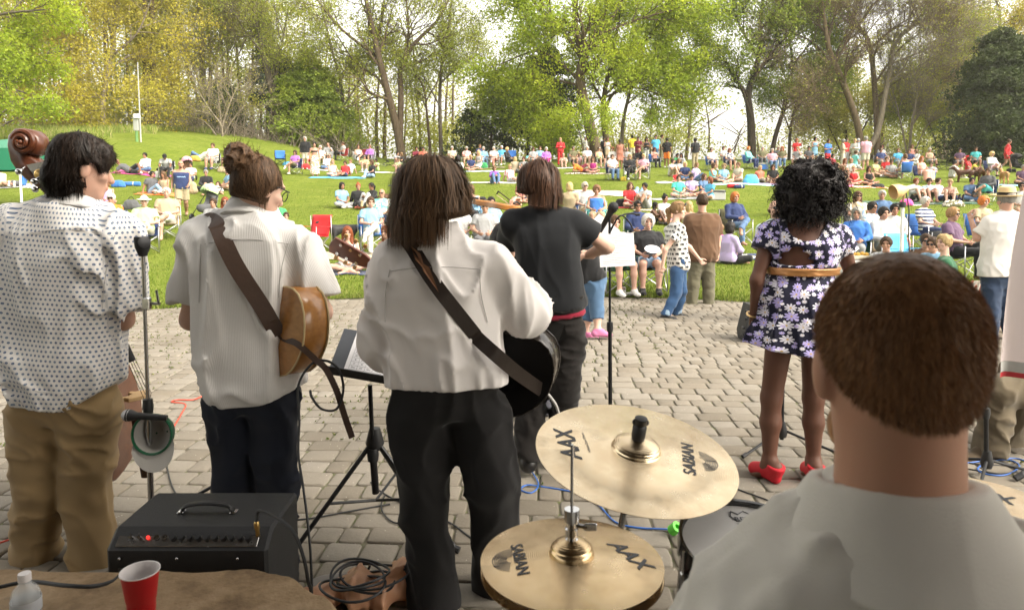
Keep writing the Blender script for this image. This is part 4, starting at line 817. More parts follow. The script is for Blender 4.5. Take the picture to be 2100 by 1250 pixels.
def pat_rings(sp=.0225, r0=.0056):
 def fn(g, uv, x, y, c):
  u = g.math('DIVIDE', x, sp); v = g.math('DIVIDE', y, sp * .87); row = g.math('FLOOR', v)
  u2 = g.math('ADD', u, g.math('MULTIPLY', g.math('MODULO', row, 2.0), .5)); fu = g.math('SUBTRACT', g.math('FRACT', u2), .5); fv = g.math('SUBTRACT', g.math('FRACT', v), .5)
  d = g.math('SQRT', g.math('ADD', g.math('MULTIPLY', fu, fu), g.math('MULTIPLY', fv, fv))); k = r0 / sp
  dot = g.math('LESS_THAN', d, k); core = g.math('LESS_THAN', d, k * .38)
  wn = g.n('TexWhiteNoise', noise_dimensions='2D'); cb = g.n('CombineXYZ'); g.set(cb.inputs[0], g.math('FLOOR', u2)); g.set(cb.inputs[1], row); g.set(wn.inputs['Vector'], cb.outputs[0])
  ring = g.mix(wn.outputs['Value'], (.035, .06, .17), (.12, .18, .28)); c = g.mix(dot, c, ring); return g.mix(core, c, (.25, .30, .34))
 return fn
def pat_daisy(g, uv, x, y, c):
 for sc, R, off, lil in ((17, .44, 0, .5), (25, .25, 3.7, .35)):
  mp = g.n('Mapping'); g.set(mp.inputs['Vector'], uv); mp.inputs['Location'].default_value = (off, off, 0)
  v = g.n('TexVoronoi', voronoi_dimensions='2D'); g.set(v.inputs['Vector'], mp.outputs[0]); v.inputs['Scale'].default_value = sc; v.inputs['Randomness'].default_value = .62
  df = g.n('VectorMath', operation='SUBTRACT'); g.set(df.inputs[0], mp.outputs[0]); g.set(df.inputs[1], v.outputs['Position']); dx, dy, _ = g.sep(df.outputs[0])
  rn, r2, _ = g.sep(v.outputs['Color']); an = g.math('ADD', g.math('MULTIPLY', g.math('ARCTAN2', dy, dx), 4.5), g.math('MULTIPLY', rn, 6.0))
  pet = g.math('ABSOLUTE', g.math('COSINE', an)); lim = g.math('MULTIPLY', g.math('MULTIPLY_ADD', g.math('POWER', pet, .6), .78, .22), g.math('MULTIPLY_ADD', r2, R * .35, R * .75))
  f = g.math('LESS_THAN', v.outputs['Distance'], lim); ctr = g.math('LESS_THAN', v.outputs['Distance'], R * .17)
  c = g.mix(f, c, g.mix(g.math('GREATER_THAN', rn, lil), (.72, .70, .78), (.48, .42, .78))); c = g.mix(ctr, c, (.62, .42, .14))
 return c
def pat_elephants(g, uv, x, y, c):
 sx, sy = .075, .062; v = g.math('DIVIDE', y, sy); row = g.math('FLOOR', v); u = g.math('ADD', g.math('DIVIDE', x, sx), g.math('MULTIPLY', g.math('MODULO', row, 2.0), .5))
 fu = g.math('SUBTRACT', g.math('FRACT', u), .5); fv = g.math('SUBTRACT', g.math('FRACT', v), .5)
 E = lambda cx, cy_, rx, ry: g.math('LESS_THAN', g.math('ADD', g.math('POWER', g.math('ABSOLUTE', g.math('DIVIDE', g.math('SUBTRACT', fu, cx), rx)), 2.0), g.math('POWER', g.math('ABSOLUTE', g.math('DIVIDE', g.math('SUBTRACT', fv, cy_), ry)), 2.0)), 1.0)
 s = E(.04, .06, .26, .20)
 for q in ((-.23, .10, .13, .14), (-.31, -.10, .05, .17), (-.1, -.16, .06, .16), (.08, -.17, .06, .15), (.22, -.15, .06, .16)): s = g.math('MAXIMUM', s, E(*q))
 return g.mix(s, c, (.02, .02, .022))
def bvh_of(V, Q): return BVHTree.FromPolygons([tuple(v) for v in V], [tuple(q) for q in Q.tolist()])
def px_hit(bv, px, py, push=.005, fall=None):
 o = A(0, 0, CAMZ); d = nrm(P(px, py, 1) - o); h = bv.ray_cast(Vector(o), Vector(d))
 if h[0] is None: return P(px, py, fall) if fall else None
 return A(h[0]) - d * push
def ribbon(pts, wid, th, name, mat, par, base, nrmls=None, wend=1.0):
 """flat strap through world points"""
 pts = spline(pts, 6); n = len(pts); V = []; Fs = []
 for i, p in enumerate(pts):
  t = nrm(pts[min(i + 1, n - 1)] - pts[max(i - 1, 0)]); v = nrm(p - A(0, 0, CAMZ)) if nrmls is None else A(nrmls); s = nrm(np.cross(t, v)); m = nrm(np.cross(s, t)); w_ = wid / 2 * (1 if i < n - 3 else wend)
  for a, b in ((-1, -1), (1, -1), (1, 1), (-1, 1)): V.append(p + s * a * w_ + m * b * th / 2 - base)
 for i in range(n - 1):
  for k in range(4): Fs.append((i * 4 + k, i * 4 + (k + 1) % 4, (i + 1) * 4 + (k + 1) % 4, (i + 1) * 4 + k))
 Fs += [(3, 2, 1, 0), (n * 4 - 4, n * 4 - 3, n * 4 - 2, n * 4 - 1)]
 b = MB(); b.add(V, Fs); return b.build(name, mat, par, True, 30)
def strap_on(bv, pxs, d0, push=.009):
 q = spline([A(x, y, 0) for x, y in pxs], 7); pts = []
 for p in q:
  h = px_hit(bv, p[0], p[1], push)
  pts.append(h if h is not None else (P(p[0], p[1], pts[-1][1]) if pts else P(p[0], p[1], d0)))
 pts = np.array(pts);
 o_ = pts.copy()
 for _ in range(12): m = pts.copy(); m[1:-1] = (pts[:-2] + pts[1:-1] * 2 + pts[2:]) / 4; m[:, 1] = np.minimum(m[:, 1], o_[:, 1] + .004); pts = m
 return [p for p in pts[::2]]
def seam(bv, pxs, base, t, mat, d0=2.6, r=.0013, name='seam'):
 pts = strap_on(bv, pxs, d0, .004); MB().tube([p - base for p in pts], r, 4).build(name, mat, t)
def collar(nk, b, t, mat, S=1, h=.006, fw=(0, .012, 0), lo=.035, fl=.108):
 f = A(fw); part('collar', sdf([cone(nk + f + A(0, 0, .045) * S, nk + A(0, -.006, -lo) * S, .070 * S, fl * S, True)], h, .008, [(nk + f + A(0, 0, .032 * S), (0, .22, 1))], folds(.003, 9, 4, 23), 1, [cone(nk + f + A(0, 0, -.02), nk + f + A(0, .006, .09), .066 * S, .062 * S)]), b, t, mat)
def joints(d, spec, ground=None):
 J = {}
 for k, v in spec.items():
  if k in ('hf', 'hu', 'ft', 'ftL', 'ftR', 'hdL', 'hdR', 'hnL', 'hnR'): J[k] = A(v)
  elif k.startswith('hs') or k.startswith('curl'): J[k] = v
  else: J[k] = P(v[0], v[1], d + (v[2] if len(v) > 2 else 0))
 return J
def fgroot(label, J, cat='person'):
 m = (J['anL'] + J['anR']) / 2; b = A(m[0], m[1], float(terr(m[0], m[1])) if m[1] > 11.4 else 0.0); return thing('person', label, cat, b), b
def part(name, VQ, base, par, mat, uvseg=None):
 V, Q = VQ; me = mesh(name, V - base, Q)
 if uvseg: set_uv(me, V, uvseg)
 return link(name, me, par, mat)
def rel(me_fn, J, base): return {k: (v - base if isinstance(v, np.ndarray) and k not in ('hf', 'hu', 'ft', 'ftL', 'ftR', 'hdL', 'hdR', 'hnL', 'hnR') else v) for k, v in J.items()}
def fgbody(J, base, t, mat, S=1, fem=False, w=1.0, h=.010, hh=.0055, hd=.0048, bend=0):
 me = body_mesh('body', rel(None, J, base), S, fem, w, h, hh, hd, .8, bend); return link('body', me, t, mat)
def fgshoes(J, base, t, mat, S=1, o=.010, rise=.015, name='shoe'):
 for sd in 'LR':
  a = J['an' + sd]; u = nrm(J['kn' + sd] - a); part(name, sdf(foot_prims(J, sd, S, o), .007, .015, [(a + u * rise, u)]), base, t, mat)
def strands(bv, c, zlow, n, wid, seed, phis, base, jit=.008, wav=.004, zj=.04, steps=7, top=.45, taper=1.0):
 """hair ribbons laid over a hair volume, from the crown down"""
 r = np.random.RandomState(seed); V = []; Fq = []; k = 0; c = A(c)
 for i in range(n):
  ph = r.uniform(*phis); e0 = r.uniform(top, 1.5); zl = zlow + r.normal(0, zj) * .6 - abs(r.normal(0, zj)) * .4; pts = []; w0 = wid * r.uniform(.5, 1.3); ofs = abs(r.normal(0, jit)); p1, p2 = r.rand(2) * 6.28
  els = list(np.linspace(e0, 0.0, 5)); zs = list(np.linspace(0, zl - c[2], steps))[1:] if zl < c[2] else []
  for q in els + zs:
   if q in els and len(pts) < 5: d = A(math.cos(ph) * math.cos(q), math.sin(ph) * math.cos(q), math.sin(q)); o = c + d * .6; tgt = -d
   else: d = A(math.cos(ph), math.sin(ph), 0); o = c + d * .6 + A(0, 0, q); tgt = -d
   h = bv.ray_cast(Vector(o), Vector(tgt))
   if h[0] is None:
    if pts: pts.append((pts[-1][0] + A(0, 0, -.02), pts[-1][1])); continue
    break
   ph += wav * math.sin(len(pts) * 1.3 + p1) * 3; pts.append((A(h[0]) + d * ofs, d))
  m = len(pts)
  if m < 3: continue
  for j, (p, d) in enumerate(pts):
   t = nrm(pts[min(j + 1, m - 1)][0] - pts[max(j - 1, 0)][0] + 1e-6); s = nrm(np.cross(t, d)); ww = w0 * (1 - taper * (j / (m - 1)) ** 3); V += [p - s * ww - base, p + s * ww - base]
  for j in range(m - 1): Fq.append((k + 2 * j, k + 2 * j + 1, k + 2 * j + 3, k + 2 * j + 2))
  k += 2 * m
 return np.array(V), np.array(Fq)
def fur(V, Q, n, L, wid, seed, base, down=.5, keep=None):
 r = np.random.RandomState(seed); q = Q[r.randint(0, len(Q), n)]; a, b, c_ = V[q[:, 0]], V[q[:, 1]], V[q[:, 2]]; nr = np.cross(b - a, V[q[:, 3]] - a); nr /= np.linalg.norm(nr, axis=1)[:, None] + 1e-12
 u, v = r.rand(n, 1), r.rand(n, 1); p = a + (b - a) * u + (V[q[:, 3]] - a) * v
 if keep is not None: m = keep(p); p, nr = p[m], nr[m]; n = len(p)
 d = nr + r.normal(0, .35, (n, 3)) + A(0, 0, -down); d /= np.linalg.norm(d, axis=1)[:, None]; s = np.cross(d, r.normal(0, 1, (n, 3))); s /= np.linalg.norm(s, axis=1)[:, None]; L = L * (.5 + r.rand(n))[:, None]
 V2 = np.stack([p - s * wid, p + s * wid, p + d * L * .6 + s * wid * .6, p + d * L - s * wid * .1], 1).reshape(-1, 3) - base; return V2, np.arange(4 * n).reshape(n, 4)
SKL = skinmat('skin_light', (.50, .31, .23), .08); SKP = skinmat('skin_pale', (.58, .39, .30), .08); SKD = skinmat('skin_dark', (.13, .062, .04), .05)
BLK = plain('black_metal', (.012, .012, .013), .45, .3); CHR = plain('chrome', (.62, .62, .63), .16, 1.0, .05, 20, .02); BRS = plain('brass', (.62, .42, .16), .3, 1.0)
BPL = plain('black_plastic', (.015, .015, .016), .5); LEA = plain('brown_leather', (.045, .022, .012), .55, 0, .25, 40, .3); LEA2 = plain('dark_leather', (.022, .013, .009), .5, 0, .25, 40, .3)
RUB = plain('cable_rubber', (.012, .012, .013), .55); REDC = plain('red_cable', (.55, .06, .03), .5); BLUC = plain('blue_cable', (.03, .12, .42), .5)
J = joints(2.92, dict(pel=(132, 815), neck=(148, 418), head=(170, 345), hf=(.72, .66, -.16), shL=(28, 470, .02), shR=(248, 484), elL=(-40, 600, .1), wrL=(92, 446, .40), elR=(252, 655, .04), wrR=(215, 690, .36), hipL=(86, 840), hipR=(186, 842), knL=(80, 1000), knR=(178, 1005, .02), anL=(70, 1158, .06), anR=(192, 1160), ft=(.15, 1, 0), hnL=(1, 0, 0)))
t, b = fgroot('man in a white shirt with blue polka dots and khaki trousers playing the upright bass', J)
fgbody(J, b, t, SKL, 1.06, w=1.08)
sp = top_prims(J, 1.06, False, 1.04, 'short', .022, .5, t0=.02, loose=.012, sl=.80, flare=.02) + [cone(J['neck'] - A(.0, 0, .035), J['neck'] + A(0.012, .012, .035), .088, .074, True, .012)]
hem = [(P(60, 812, 2.92), (-.12, 0, -1)), (P(215, 800, 2.92), (.55, 0, -.85))]
SH = sdf(sp, .0085, .03, hem, folds(.020, 7, 1.9, 1)); ax = [(J['pel'] - A(0, 0, .1), J['neck'], .21, (0, -1, 0)), (J['shR'], J['elR'], .095, (0, -1, 0)), (J['shL'], J['elL'], .095, (0, -1, 0))]
part('shirt', SH, b, t, uvcloth('polka_dot_cotton', (.70, .68, .66), pat_rings()), ax)
collar(J['neck'] + A(.01, 0, .01), b, t, cloth('dotted_collar', (.56, .55, .54)), 1.0); SEAM = plain('seam_thread', (.36, .34, .32), .9, 0, .1, 300, 0); bs_ = bvh_of(*SH); [seam(bs_, q_, b, t, SEAM, 2.8) for q_ in (((60, 478), (120, 470), (190, 474), (238, 486)), ((236, 482), (222, 530), (214, 580), (210, 640)), ((10, 792), (120, 806), (180, 800), (225, 770)))]
part('trousers', sdf(bottom_prims(J, 1.06, False, 1.0, 'pants', .016, .010, .012), .009, .03, (), folds(.016, 6, 5, 2, 3)), b, t, cloth('khaki_cotton', (.30, .205, .10)))
fgshoes(J, b, t, plain('brown_shoe', (.06, .025, .012), .5), 1.08)
hc, hs, hf, hu = hframe(J); HX = lambda x, y, z: hc + hs * x + hf * y + hu * z; hax = [hs, hf, hu]
HV = sdf([ell(HX(0, -.008, .032), (.094, .114, .102), hax), ell(HX(.01, .04, .065), (.055, .05, .038), hax), ell(HX(-.01, -.06, -.045), (.072, .062, .085), hax), cone(HX(0, -.07, -.06), J['neck'] + A(-.01, -.03, .05), .055, .04)], .007, .03, (), folds(.014, 24, 8, 3), 1, [ell(HX(0, .125, -.05), (.088, .09, .10), hax), ell(HX(.09, .01, -.035), (.045, .045, .06), hax), ell(HX(.07, .07, -.09), (.06, .06, .08), hax)])
HB = hairmat('dark_brown_hair', (.016, .010, .007)); part('hair', HV, b, t, HB)
part('hair_strands', strands(bvh_of(*HV), HX(0, -.01, .02), J['neck'][2] + .03, 1700, .0020, 4, (-3.9, -.75), b, .006, .03, .045), b * 0, t, HB); part('hair_tufts', fur(*HV, 3200, .020, .0010, 14, b, .95), b * 0, t, HB)
J = joints(2.80, dict(pel=(512, 790), neck=(503, 432), head=(532, 386), hf=(.62, .74, -.3), shL=(412, 492, .02), shR=(604, 500), elL=(391, 655, .08), wrL=(450, 690, .42), elR=(660, 640, .04), wrR=(585, 655, .36), hipL=(468, 830), hipR=(562, 830), knL=(480, 985), knR=(568, 985), anL=(478, 1165), anR=(570, 1168), ft=(0.1, 1, 0)))
t, b = fgroot('guitarist with hair tied in a bun wearing a white short sleeved shirt and dark jeans', J)
fgbody(J, b, t, SKP, 1.0)
sp = top_prims(J, 1.0, False, .93, 'short', .018, .5, t0=.0, loose=.016, sl=.74, flare=.010) + [cone(J['neck'] - A(.0, 0, .035), J['neck'] + A(.008, .01, .042), .080, .067, True, .012)]
G1S = sdf(sp, .0085, .03, [(P(480, 822, 2.8), (.10, 0, -1)), (P(560, 812, 2.8), (.35, 0, -1))], folds(.020, 8, 1.6, 5)); ax = [(J['pel'] - A(0, 0, .1), J['neck'], .16, (0, -1, 0)), (J['shR'], J['elR'], .07, (0, -1, 0)), (J['shL'], J['elL'], .07, (0, -1, 0))]
part('shirt', G1S, b, t, uvcloth('white_striped_cotton', (.75, .73, .71), None, stripe=900), ax)
collar(J['neck'] + A(.008, 0, .01), b, t, cloth('white_band_collar', (.74, .72, .70)), .94)
part('jeans', sdf(bottom_prims(J, 1.0, False, .90, 'pants', .010, .004, .010), .009, .03, (), folds(.018, 7, 4, 6)), b, t, cloth('dark_denim', (.014, .017, .028)))
fgshoes(J, b, t, plain('dark_shoe', (.03, .025, .02), .5), 1.0)
HV = sdf([ell(J['head'] + A(-.008, -.01, .03), A(.089, .106, .100)), ell(J['head'] + A(-.03, -.04, -.02), A(.06, .06, .065))], .007, .03, [(J['head'] + A(0, 0, -.075), (-.3, -.3, -1))], folds(.007, 30, 9, 7), 1, [ell(J['head'] + nrm(J['hf']) * .12 + A(0, 0, -.045), (.088, .088, .095)), ell(J['head'] + A(.08, -.02, -.055), (.035, .05, .055))])
HL = hairmat('light_brown_hair', (.10, .058, .032)); part('hair', HV, b, t, HL)
part('hair_strands', strands(bvh_of(*HV), J['head'] + A(-.01, 0, .02), J['head'][2] - .06, 1100, .0016, 5, (-4.2, 0.5), b, .003, .03, .03), b * 0, t, HL)
BN = J['head'] + A(-.05, -.075, .115); BV = sdf([ell(BN, (.054, .05, .046)), ell(BN + A(.02, .02, -.02), (.05, .05, .04))], .006, .02, (), folds(.016, 35, 30, 8))
part('hair_bun', BV, b, t, HL); part('hair_wisps', fur(*BV, 500, .035, .0008, 6, b, .3), b * 0, t, HL)
hc, hs, hf, hu = hframe(J); HX = lambda x, y, z: hc + hs * x + hf * y + hu * z - b
gl = MB(); gl.tube([HX(.079, -.005, .01), HX(.080, .05, .014), HX(.066, .098, .012)], .0022, 6)
for sg in (1, -1): gl.tube([HX(sg * .034 + .027 * math.cos(a), .104 - .3 * abs(.027 * math.cos(a)) * (sg * math.cos(a) > 0), -.004 + .021 * math.sin(a)) for a in np.linspace(0, 6.283, 19)], .0022, 6)
gl.build('glasses', BPL, t)
bv1 = bvh_of(*G1S); [seam(bv1, q_, b, t, SEAM) for q_ in (((420, 500), (500, 488), (592, 500)), ((590, 500), (575, 560), (572, 610)), ((412, 500), (410, 560), (408, 620)))]
ribbon([P(424, 456, 2.86), P(434, 452, 2.74)] + strap_on(bv1, ((446, 462), (455, 485), (480, 540), (512, 590), (545, 640), (575, 695)), 2.68), .064, .005, 'guitar_strap', LEA, t, b)
ribbon([px_hit(bv1, 560, 655, .013, 2.66), px_hit(bv1, 578, 690, .013, 2.64), P(610, 705, 2.62), P(648, 738, 2.60), P(668, 756, 2.58), P(690, 800, 2.58), P(706, 850, 2.58), P(722, 897, 2.58)], .024, .004, 'strap_tail', LEA, t, b)
J = joints(2.60, dict(pel=(918, 800), neck=(885, 500), head=(884, 408), hf=(.25, .95, -.2), shL=(812, 548, .02), shR=(1000, 545), elL=(786, 705, .06), wrL=(800, 640, .44), elR=(1086, 645, .06), wrR=(1000, 634, .34), hipL=(862, 850), hipR=(982, 850, .02), knL=(874, 1040, .02), knR=(1008, 985, -.03), anL=(890, 1232), anR=(1018, 1230, .16), ft=(.05, 1, 0)))
t, b = fgroot('long haired guitarist in a white dress shirt and black trousers seen from behind', J)
fgbody(J, b, t, SKP, .99)
sp = top_prims(J, .99, False, .96, 'long', .022, .45, t0=.18, loose=.014) + [cone(J['neck'] - A(.0, 0, .03), J['neck'] + A(0, .01, .05), .078, .068, True, .012), ell(P(788, 690, 2.62), (.062, .07, .078)), ell(P(1074, 632, 2.64), (.066, .06, .055))]
G2S = sdf(sp, .0085, .035, [(P(905, 783, 2.6), (0.02, 0, -1))], folds(.024, 7, 1.5, 9)); ax = [(J['pel'] - A(0, 0, .1), J['neck'], .17, (0, -1, 0)), (J['shR'], J['elR'], .07, (0, -1, 0)), (J['shL'], J['elL'], .07, (0, -1, 0))]
part('shirt', G2S, b, t, uvcloth('white_dress_cotton', (.78, .74, .72)), ax)
part('trousers', sdf(bottom_prims(J, 1.0, False, .96, 'pants', .014, .010, .016) + [cone(J['anL'] + A(0, 0, .06), J['anL'] - A(0, 0, .045), .06, .066, True), cone(J['anR'] + A(0, 0, .06), J['anR'] - A(0, 0, .045), .06, .066, True)], .009, .035, (), folds(.018, 6, 2.5, 11)), b, t, cloth('black_wool', (.013, .012, .012)))
part('belt', sdf([torso(J, 1.0, False, .96, .022, .022, .3, 0, .185, True, .232)], .008, .01), b, t, LEA2)
fgshoes(J, b, t, plain('black_shoe', (.012, .012, .012), .4), 1.0)
hc = J['head']
HV = sdf([ell(hc + A(0, -.005, .035), (.104, .118, .108)), cone(hc + A(-.035, -.02, -.02), hc + A(-.055, -.045, -.14), .080, .078), cone(hc + A(.04, -.02, -.02), hc + A(.055, -.045, -.13), .080, .068), ell(hc + A(0, -.05, -.09), (.115, .075, .10))], .008, .04, [(P(885, 455, 2.6), (0.22, 0, -1))], folds(.016, 18, 2.5, 12), 1, [ell(hc + nrm(J['hf']) * .13 + A(0, 0, -.08), (.07, .08, .15))])
HG = hairmat('long_brown_hair', (.105, .06, .032)); part('hair', HV, b, t, HG)
part('hair_strands', strands(bvh_of(*HV), hc + A(0, -.01, .02), P(885, 490, 2.6)[2], 5200, .0014, 7, (-4.1, 1.0), b, .012, .02, .055, 10, .7), b * 0, t, HG)
bv2 = bvh_of(*G2S); [seam(bv2, q_, b, t, SEAM) for q_ in (((800, 556), (890, 545), (985, 552)), ((985, 548), (985, 600), (1000, 660)), ((800, 552), (790, 600), (790, 660)))]
st = ribbon(strap_on(bv2, ((832, 490), (850, 515), (878, 562), (915, 612), (955, 662), (985, 700)), 2.45) + [P(1018, 728, 2.43), P(1062, 765, 2.55), P(1112, 800, 2.69)], .052, .005, 'guitar_strap', LEA2, t, b)
bolt = [(842, 503), (862, 520), (868, 540), (880, 548), (900, 600), (872, 560), (868, 556), (866, 548), (852, 532)]
bp = [px_hit(bv2, x, y, .020, 2.5) - b for x, y in bolt]; cen = sum(bp) / len(bp); q = MB(); q.add(bp + [cen - A(0, .002, 0)], [(i, (i + 1) % len(bp), len(bp)) for i in range(len(bp))]); q.build('lightning_bolt', plain('tan_suede', (.20, .09, .04), .8), t, False)
q = MB(); bk = px_hit(bv2, 988, 702, .012, 2.45); q.box(bk + A(.03, -.01, -.03) - b, (.066, .012, .022), Matrix.Rotation(math.radians(40), 3, 'Y'), .004); q.build('strap_buckle', BPL, t)
J = joints(3.90, dict(pel=(1140, 655), neck=(1113, 432), head=(1104, 384), hf=(-.2, .95, -.1), shL=(1052, 455, .03), shR=(1180, 458), elL=(1040, 520, .26), wrL=(1046, 440, .50), elR=(1244, 505, .04), wrR=(1207, 522, .20), hipL=(1110, 680), hipR=(1166, 680), knL=(1092, 810, .05), knR=(1160, 800), anL=(1080, 928), anR=(1150, 945, .12), ft=(.1, 1, 0), ftL=(-.25, 1, 0), hdR=(-.95, .2, .05), hnR=(0, .3, -1), curlR=1.0))
t, b = fgroot('fiddler with shoulder length hair in a black tee and dark brown trousers', J)
fgbody(J, b, t, SKP, 1.02, w=.86)
part('tee_shirt', sdf(top_prims(J, 1.02, False, .88, 'short', .018, .35, t0=.14, loose=.004, sl=.56) + [cone(J['neck'] - A(0, 0, .03), J['neck'] + A(0, .005, .012), .072, .066, True)], .009, .03, [(P(1140, 634, 3.9), (.12, 0, -1))], folds(.007, 6, 2.4, 14)), b, t, cloth('black_cotton', (.010, .011, .013)))
part('red_undershirt', sdf([torso(J, 1.02, False, .9, .016, .016, .5, 0, .16, True, .20)], .009, .02), b, t, cloth('red_cotton', (.22, .012, .03)))
part('trousers', sdf(bottom_prims(J, 1.0, False, .84, 'pants', .012, .008, .008), .010, .03, (), folds(.016, 6, 9, 15, 4)), b, t, cloth('dark_brown_cotton', (.009, .007, .006)))
fgshoes(J, b, t, plain('black_boot_leather', (.014, .013, .012), .35, 0, .3, 30, .3), 1.1, .014, .10, 'boot')
hc = J['head']; HV = sdf([ell(hc + A(0, -.005, .03), (.100, .112, .104)), ell(hc + A(.0, -.035, -.07), (.108, .075, .10)), cone(hc + A(.05, -.01, -.05), hc + A(.062, -.03, -.12), .06, .05)], .009, .04, [(P(1110, 404, 3.9), (-.2, 0, -1))], folds(.012, 22, 3, 16), 1, [ell(hc + nrm(J['hf']) * .13 + A(0, 0, -.08), (.07, .08, .15))])
HR = hairmat('reddish_brown_hair', (.055, .026, .014)); part('hair', HV, b, t, HR); part('hair_strands', strands(bvh_of(*HV), hc, P(1110, 416, 3.9)[2], 1700, .0026, 8, (-4.1, 1.0), b, .008, .02, .045, 7, .6), b * 0, t, HR)
q = MB(); q.add([px_hit(bvh_of(*sdf(bottom_prims(J, 1.02, False, 1.0, 'pants', .018, .012, .008), .012, .03)), x, y, .004, 3.7) - b for x, y in ((1128, 668), (1158, 664), (1162, 690), (1146, 700), (1130, 692))], [(0, 1, 2, 3, 4)]); q.build('pocket', cloth('dark_brown_pocket', (.006, .005, .004)), t, False)
J = joints(3.80, dict(pel=(1640, 610), neck=(1655, 446), head=(1662, 396), hf=(.55, .83, -.05), shL=(1580, 478, .02), shR=(1722, 486), elL=(1552, 575, -.02), wrL=(1545, 655, .03), elR=(1748, 570, .05), wrR=(1720, 610, .30), hipL=(1608, 632), hipR=(1672, 632), knL=(1582, 815), knR=(1668, 815), anL=(1578, 945), anR=(1668, 945), ftL=(-.35, .85, -.55), ftR=(.1, .85, -.55)))
t, b = fgroot('singer with dark curly hair in a black and white daisy print mini dress', J)
fgbody(J, b, t, SKD, .97, True, 1.14)
DM = uvcloth('daisy_print', (.012, .012, .03), pat_daisy, .85); ax = [(J['pel'] - A(0, 0, .4), J['neck'], .16, (0, -1, 0)), (J['shR'], J['elR'], .07, (0, -1, 0)), (J['shL'], J['elL'], .07, (0, -1, 0))]
hole1 = [cone(P(1657, 436, 3.74), P(1651, 465, 3.71), .125, .09), cone(P(1651, 465, 3.71), P(1640, 497, 3.68), .09, .010)]
hole2 = [ell(P(1627, 538, 3.66), (.125, .11, .024)), ell(P(1632, 525, 3.66), (.085, .10, .026)), ell(P(1637, 513, 3.66), (.035, .10, .020))]
tp = top_prims(J, .97, True, 1.15, 'short', .016, .1, t0=.36, sl=.34, flare=.02)
part('dress_top', sdf(tp, .008, .03, (), folds(.008, 9, 3, 18), 1, hole1 + hole2), b, t, DM, ax)
wc = (J['pel'] + J['neck'] * .0) ; wz = P(1640, 556, 3.8); hz = P(1625, 722, 3.8)
part('skirt', sdf([torso(J, .97, True, 1.15, .016, .016, 0, 0, .02, True, .465), cone(wz - A(0, 0, .05), A((J['knL'][0] + J['knR'][0]) / 2 - .01, 3.8, hz[2]), .145, .245, True)], .009, .05, [(P(1620, 713, 3.8), (-.12, 0, -1))], lambda X, Y, Z: folds(.030, 7, 1.0, 19)(X, Y, Z) * np.clip((wz[2] - .02 - Z) / .16, 0, 1)), b, t, DM, ax)
part('gold_belt', sdf([torso(J, .97, True, 1.15, .030, .030, 0, 0, .02, True, .7), cone(wz - A(0, 0, .05), A((J['knL'][0] + J['knR'][0]) / 2 - .01, 3.8, hz[2]), .162, .26, True)], .006, .05, [(P(1640, 546, 3.8), (0, 0, 1)), (P(1640, 561, 3.8), (0, 0, -1))], folds(.006, 4, 40, 20)), b, t, plain('gold_satin', (.42, .20, .07), .35, .3))
hc = J['head']; HV = sdf([ell(hc + A(-.005, -.02, .03), (.134, .13, .128)), ell(hc + A(-.02, -.04, -.03), (.132, .115, .11))], .010, .04, (), folds(.035, 14, 14, 21), 1, [ell(hc + nrm(J['hf']) * .20 + A(0, 0, -.07), (.10, .11, .13)), ell(J['neck'] + A(0, -.02, -.02), (.12, .12, .06))])
CURL = hairmat('black_curly_hair', (.009, .007, .007)); part('hair', HV, b, t, CURL)
def curls(VQ, n, seed, base, r0=.009, L=.07):
 r = np.random.RandomState(seed); V, Q = VQ; Vs = []; Fs = []; k = 0; q = Q[r.randint(0, len(Q), n)]; a = V[q[:, 0]]; nr = np.cross(V[q[:, 1]] - a, V[q[:, 3]] - a); nr /= np.linalg.norm(nr, axis=1)[:, None] + 1e-12
 for i in range(n):
  d = nrm(nr[i] + r.normal(0, .45, 3) + A(0, 0, -.55)); u = nrm(np.cross(d, r.normal(0, 1, 3))); v = np.cross(d, u); rr = r0 * r.uniform(.6, 1.3); l = L * r.uniform(.5, 1.3); p0 = a[i] - nr[i] * .02; ph = r.rand() * 6.28; m = 15
  for j in range(m):
   tt = j / (m - 1); an = ph + tt * l / .07 * 15; c = p0 + d * l * tt + A(0, 0, -.03 * tt * tt) + rr * (u * math.cos(an) + v * math.sin(an)); w_ = .0022 * (1 - .5 * tt)
   Vs += [c - d * w_ - base, c + d * w_ - base]
   if j: Fs.append((k + 2 * j - 2, k + 2 * j - 1, k + 2 * j + 1, k + 2 * j))
  k += 2 * m
 return np.array(Vs), np.array(Fs)
part('curls', curls(HV, 2600, 3, b), b * 0, t, CURL)
WED = plain('red_suede', (.50, .008, .02), .7)
for sd in 'LR':
 a = J['an' + sd]; d = nrm(J['ft' + sd]); fl = nrm(A(d[0], d[1], 0)); sdv = np.cross(fl, A(0, 0, 1))
 dn = -nrm(A(0, 0, 1) - d * d[2]); hl = a + dn * .045 - d * .035; tip = a + dn * .05 + d * .16; tip[2] = max(tip[2], .03)
 part('wedge_shoe', sdf([cone(hl + A(0, -.004, .012), A(hl[0], hl[1] + .01, .028), .046, .026), cone(hl, tip, .043, .034), cone(A(hl[0], hl[1], .03), A(tip[0], tip[1], .028), .026, .030), cone(hl + A(0, .03, -.03), tip, .036, .032)], .006, .02, [(a + A(0, 0, .006), (0, -.2, 1)), ((0, 0, .004), (0, 0, -1))]), b, t, WED)
q = MB(); wr = J['wrL']; q.tube([wr + A(.036 * math.cos(x), .036 * math.sin(x), .01 * math.sin(x) + .03) - b for x in np.linspace(0, 6.283, 19)], .006, 6); q.build('bracelet', plain('gold_metal', (.75, .52, .24), .3, .9), t)
q = MB(); q.ball(P(1683, 432, 3.72) - b, .009); q.build('earring', plain('pearl', (.7, .62, .6), .3), t)
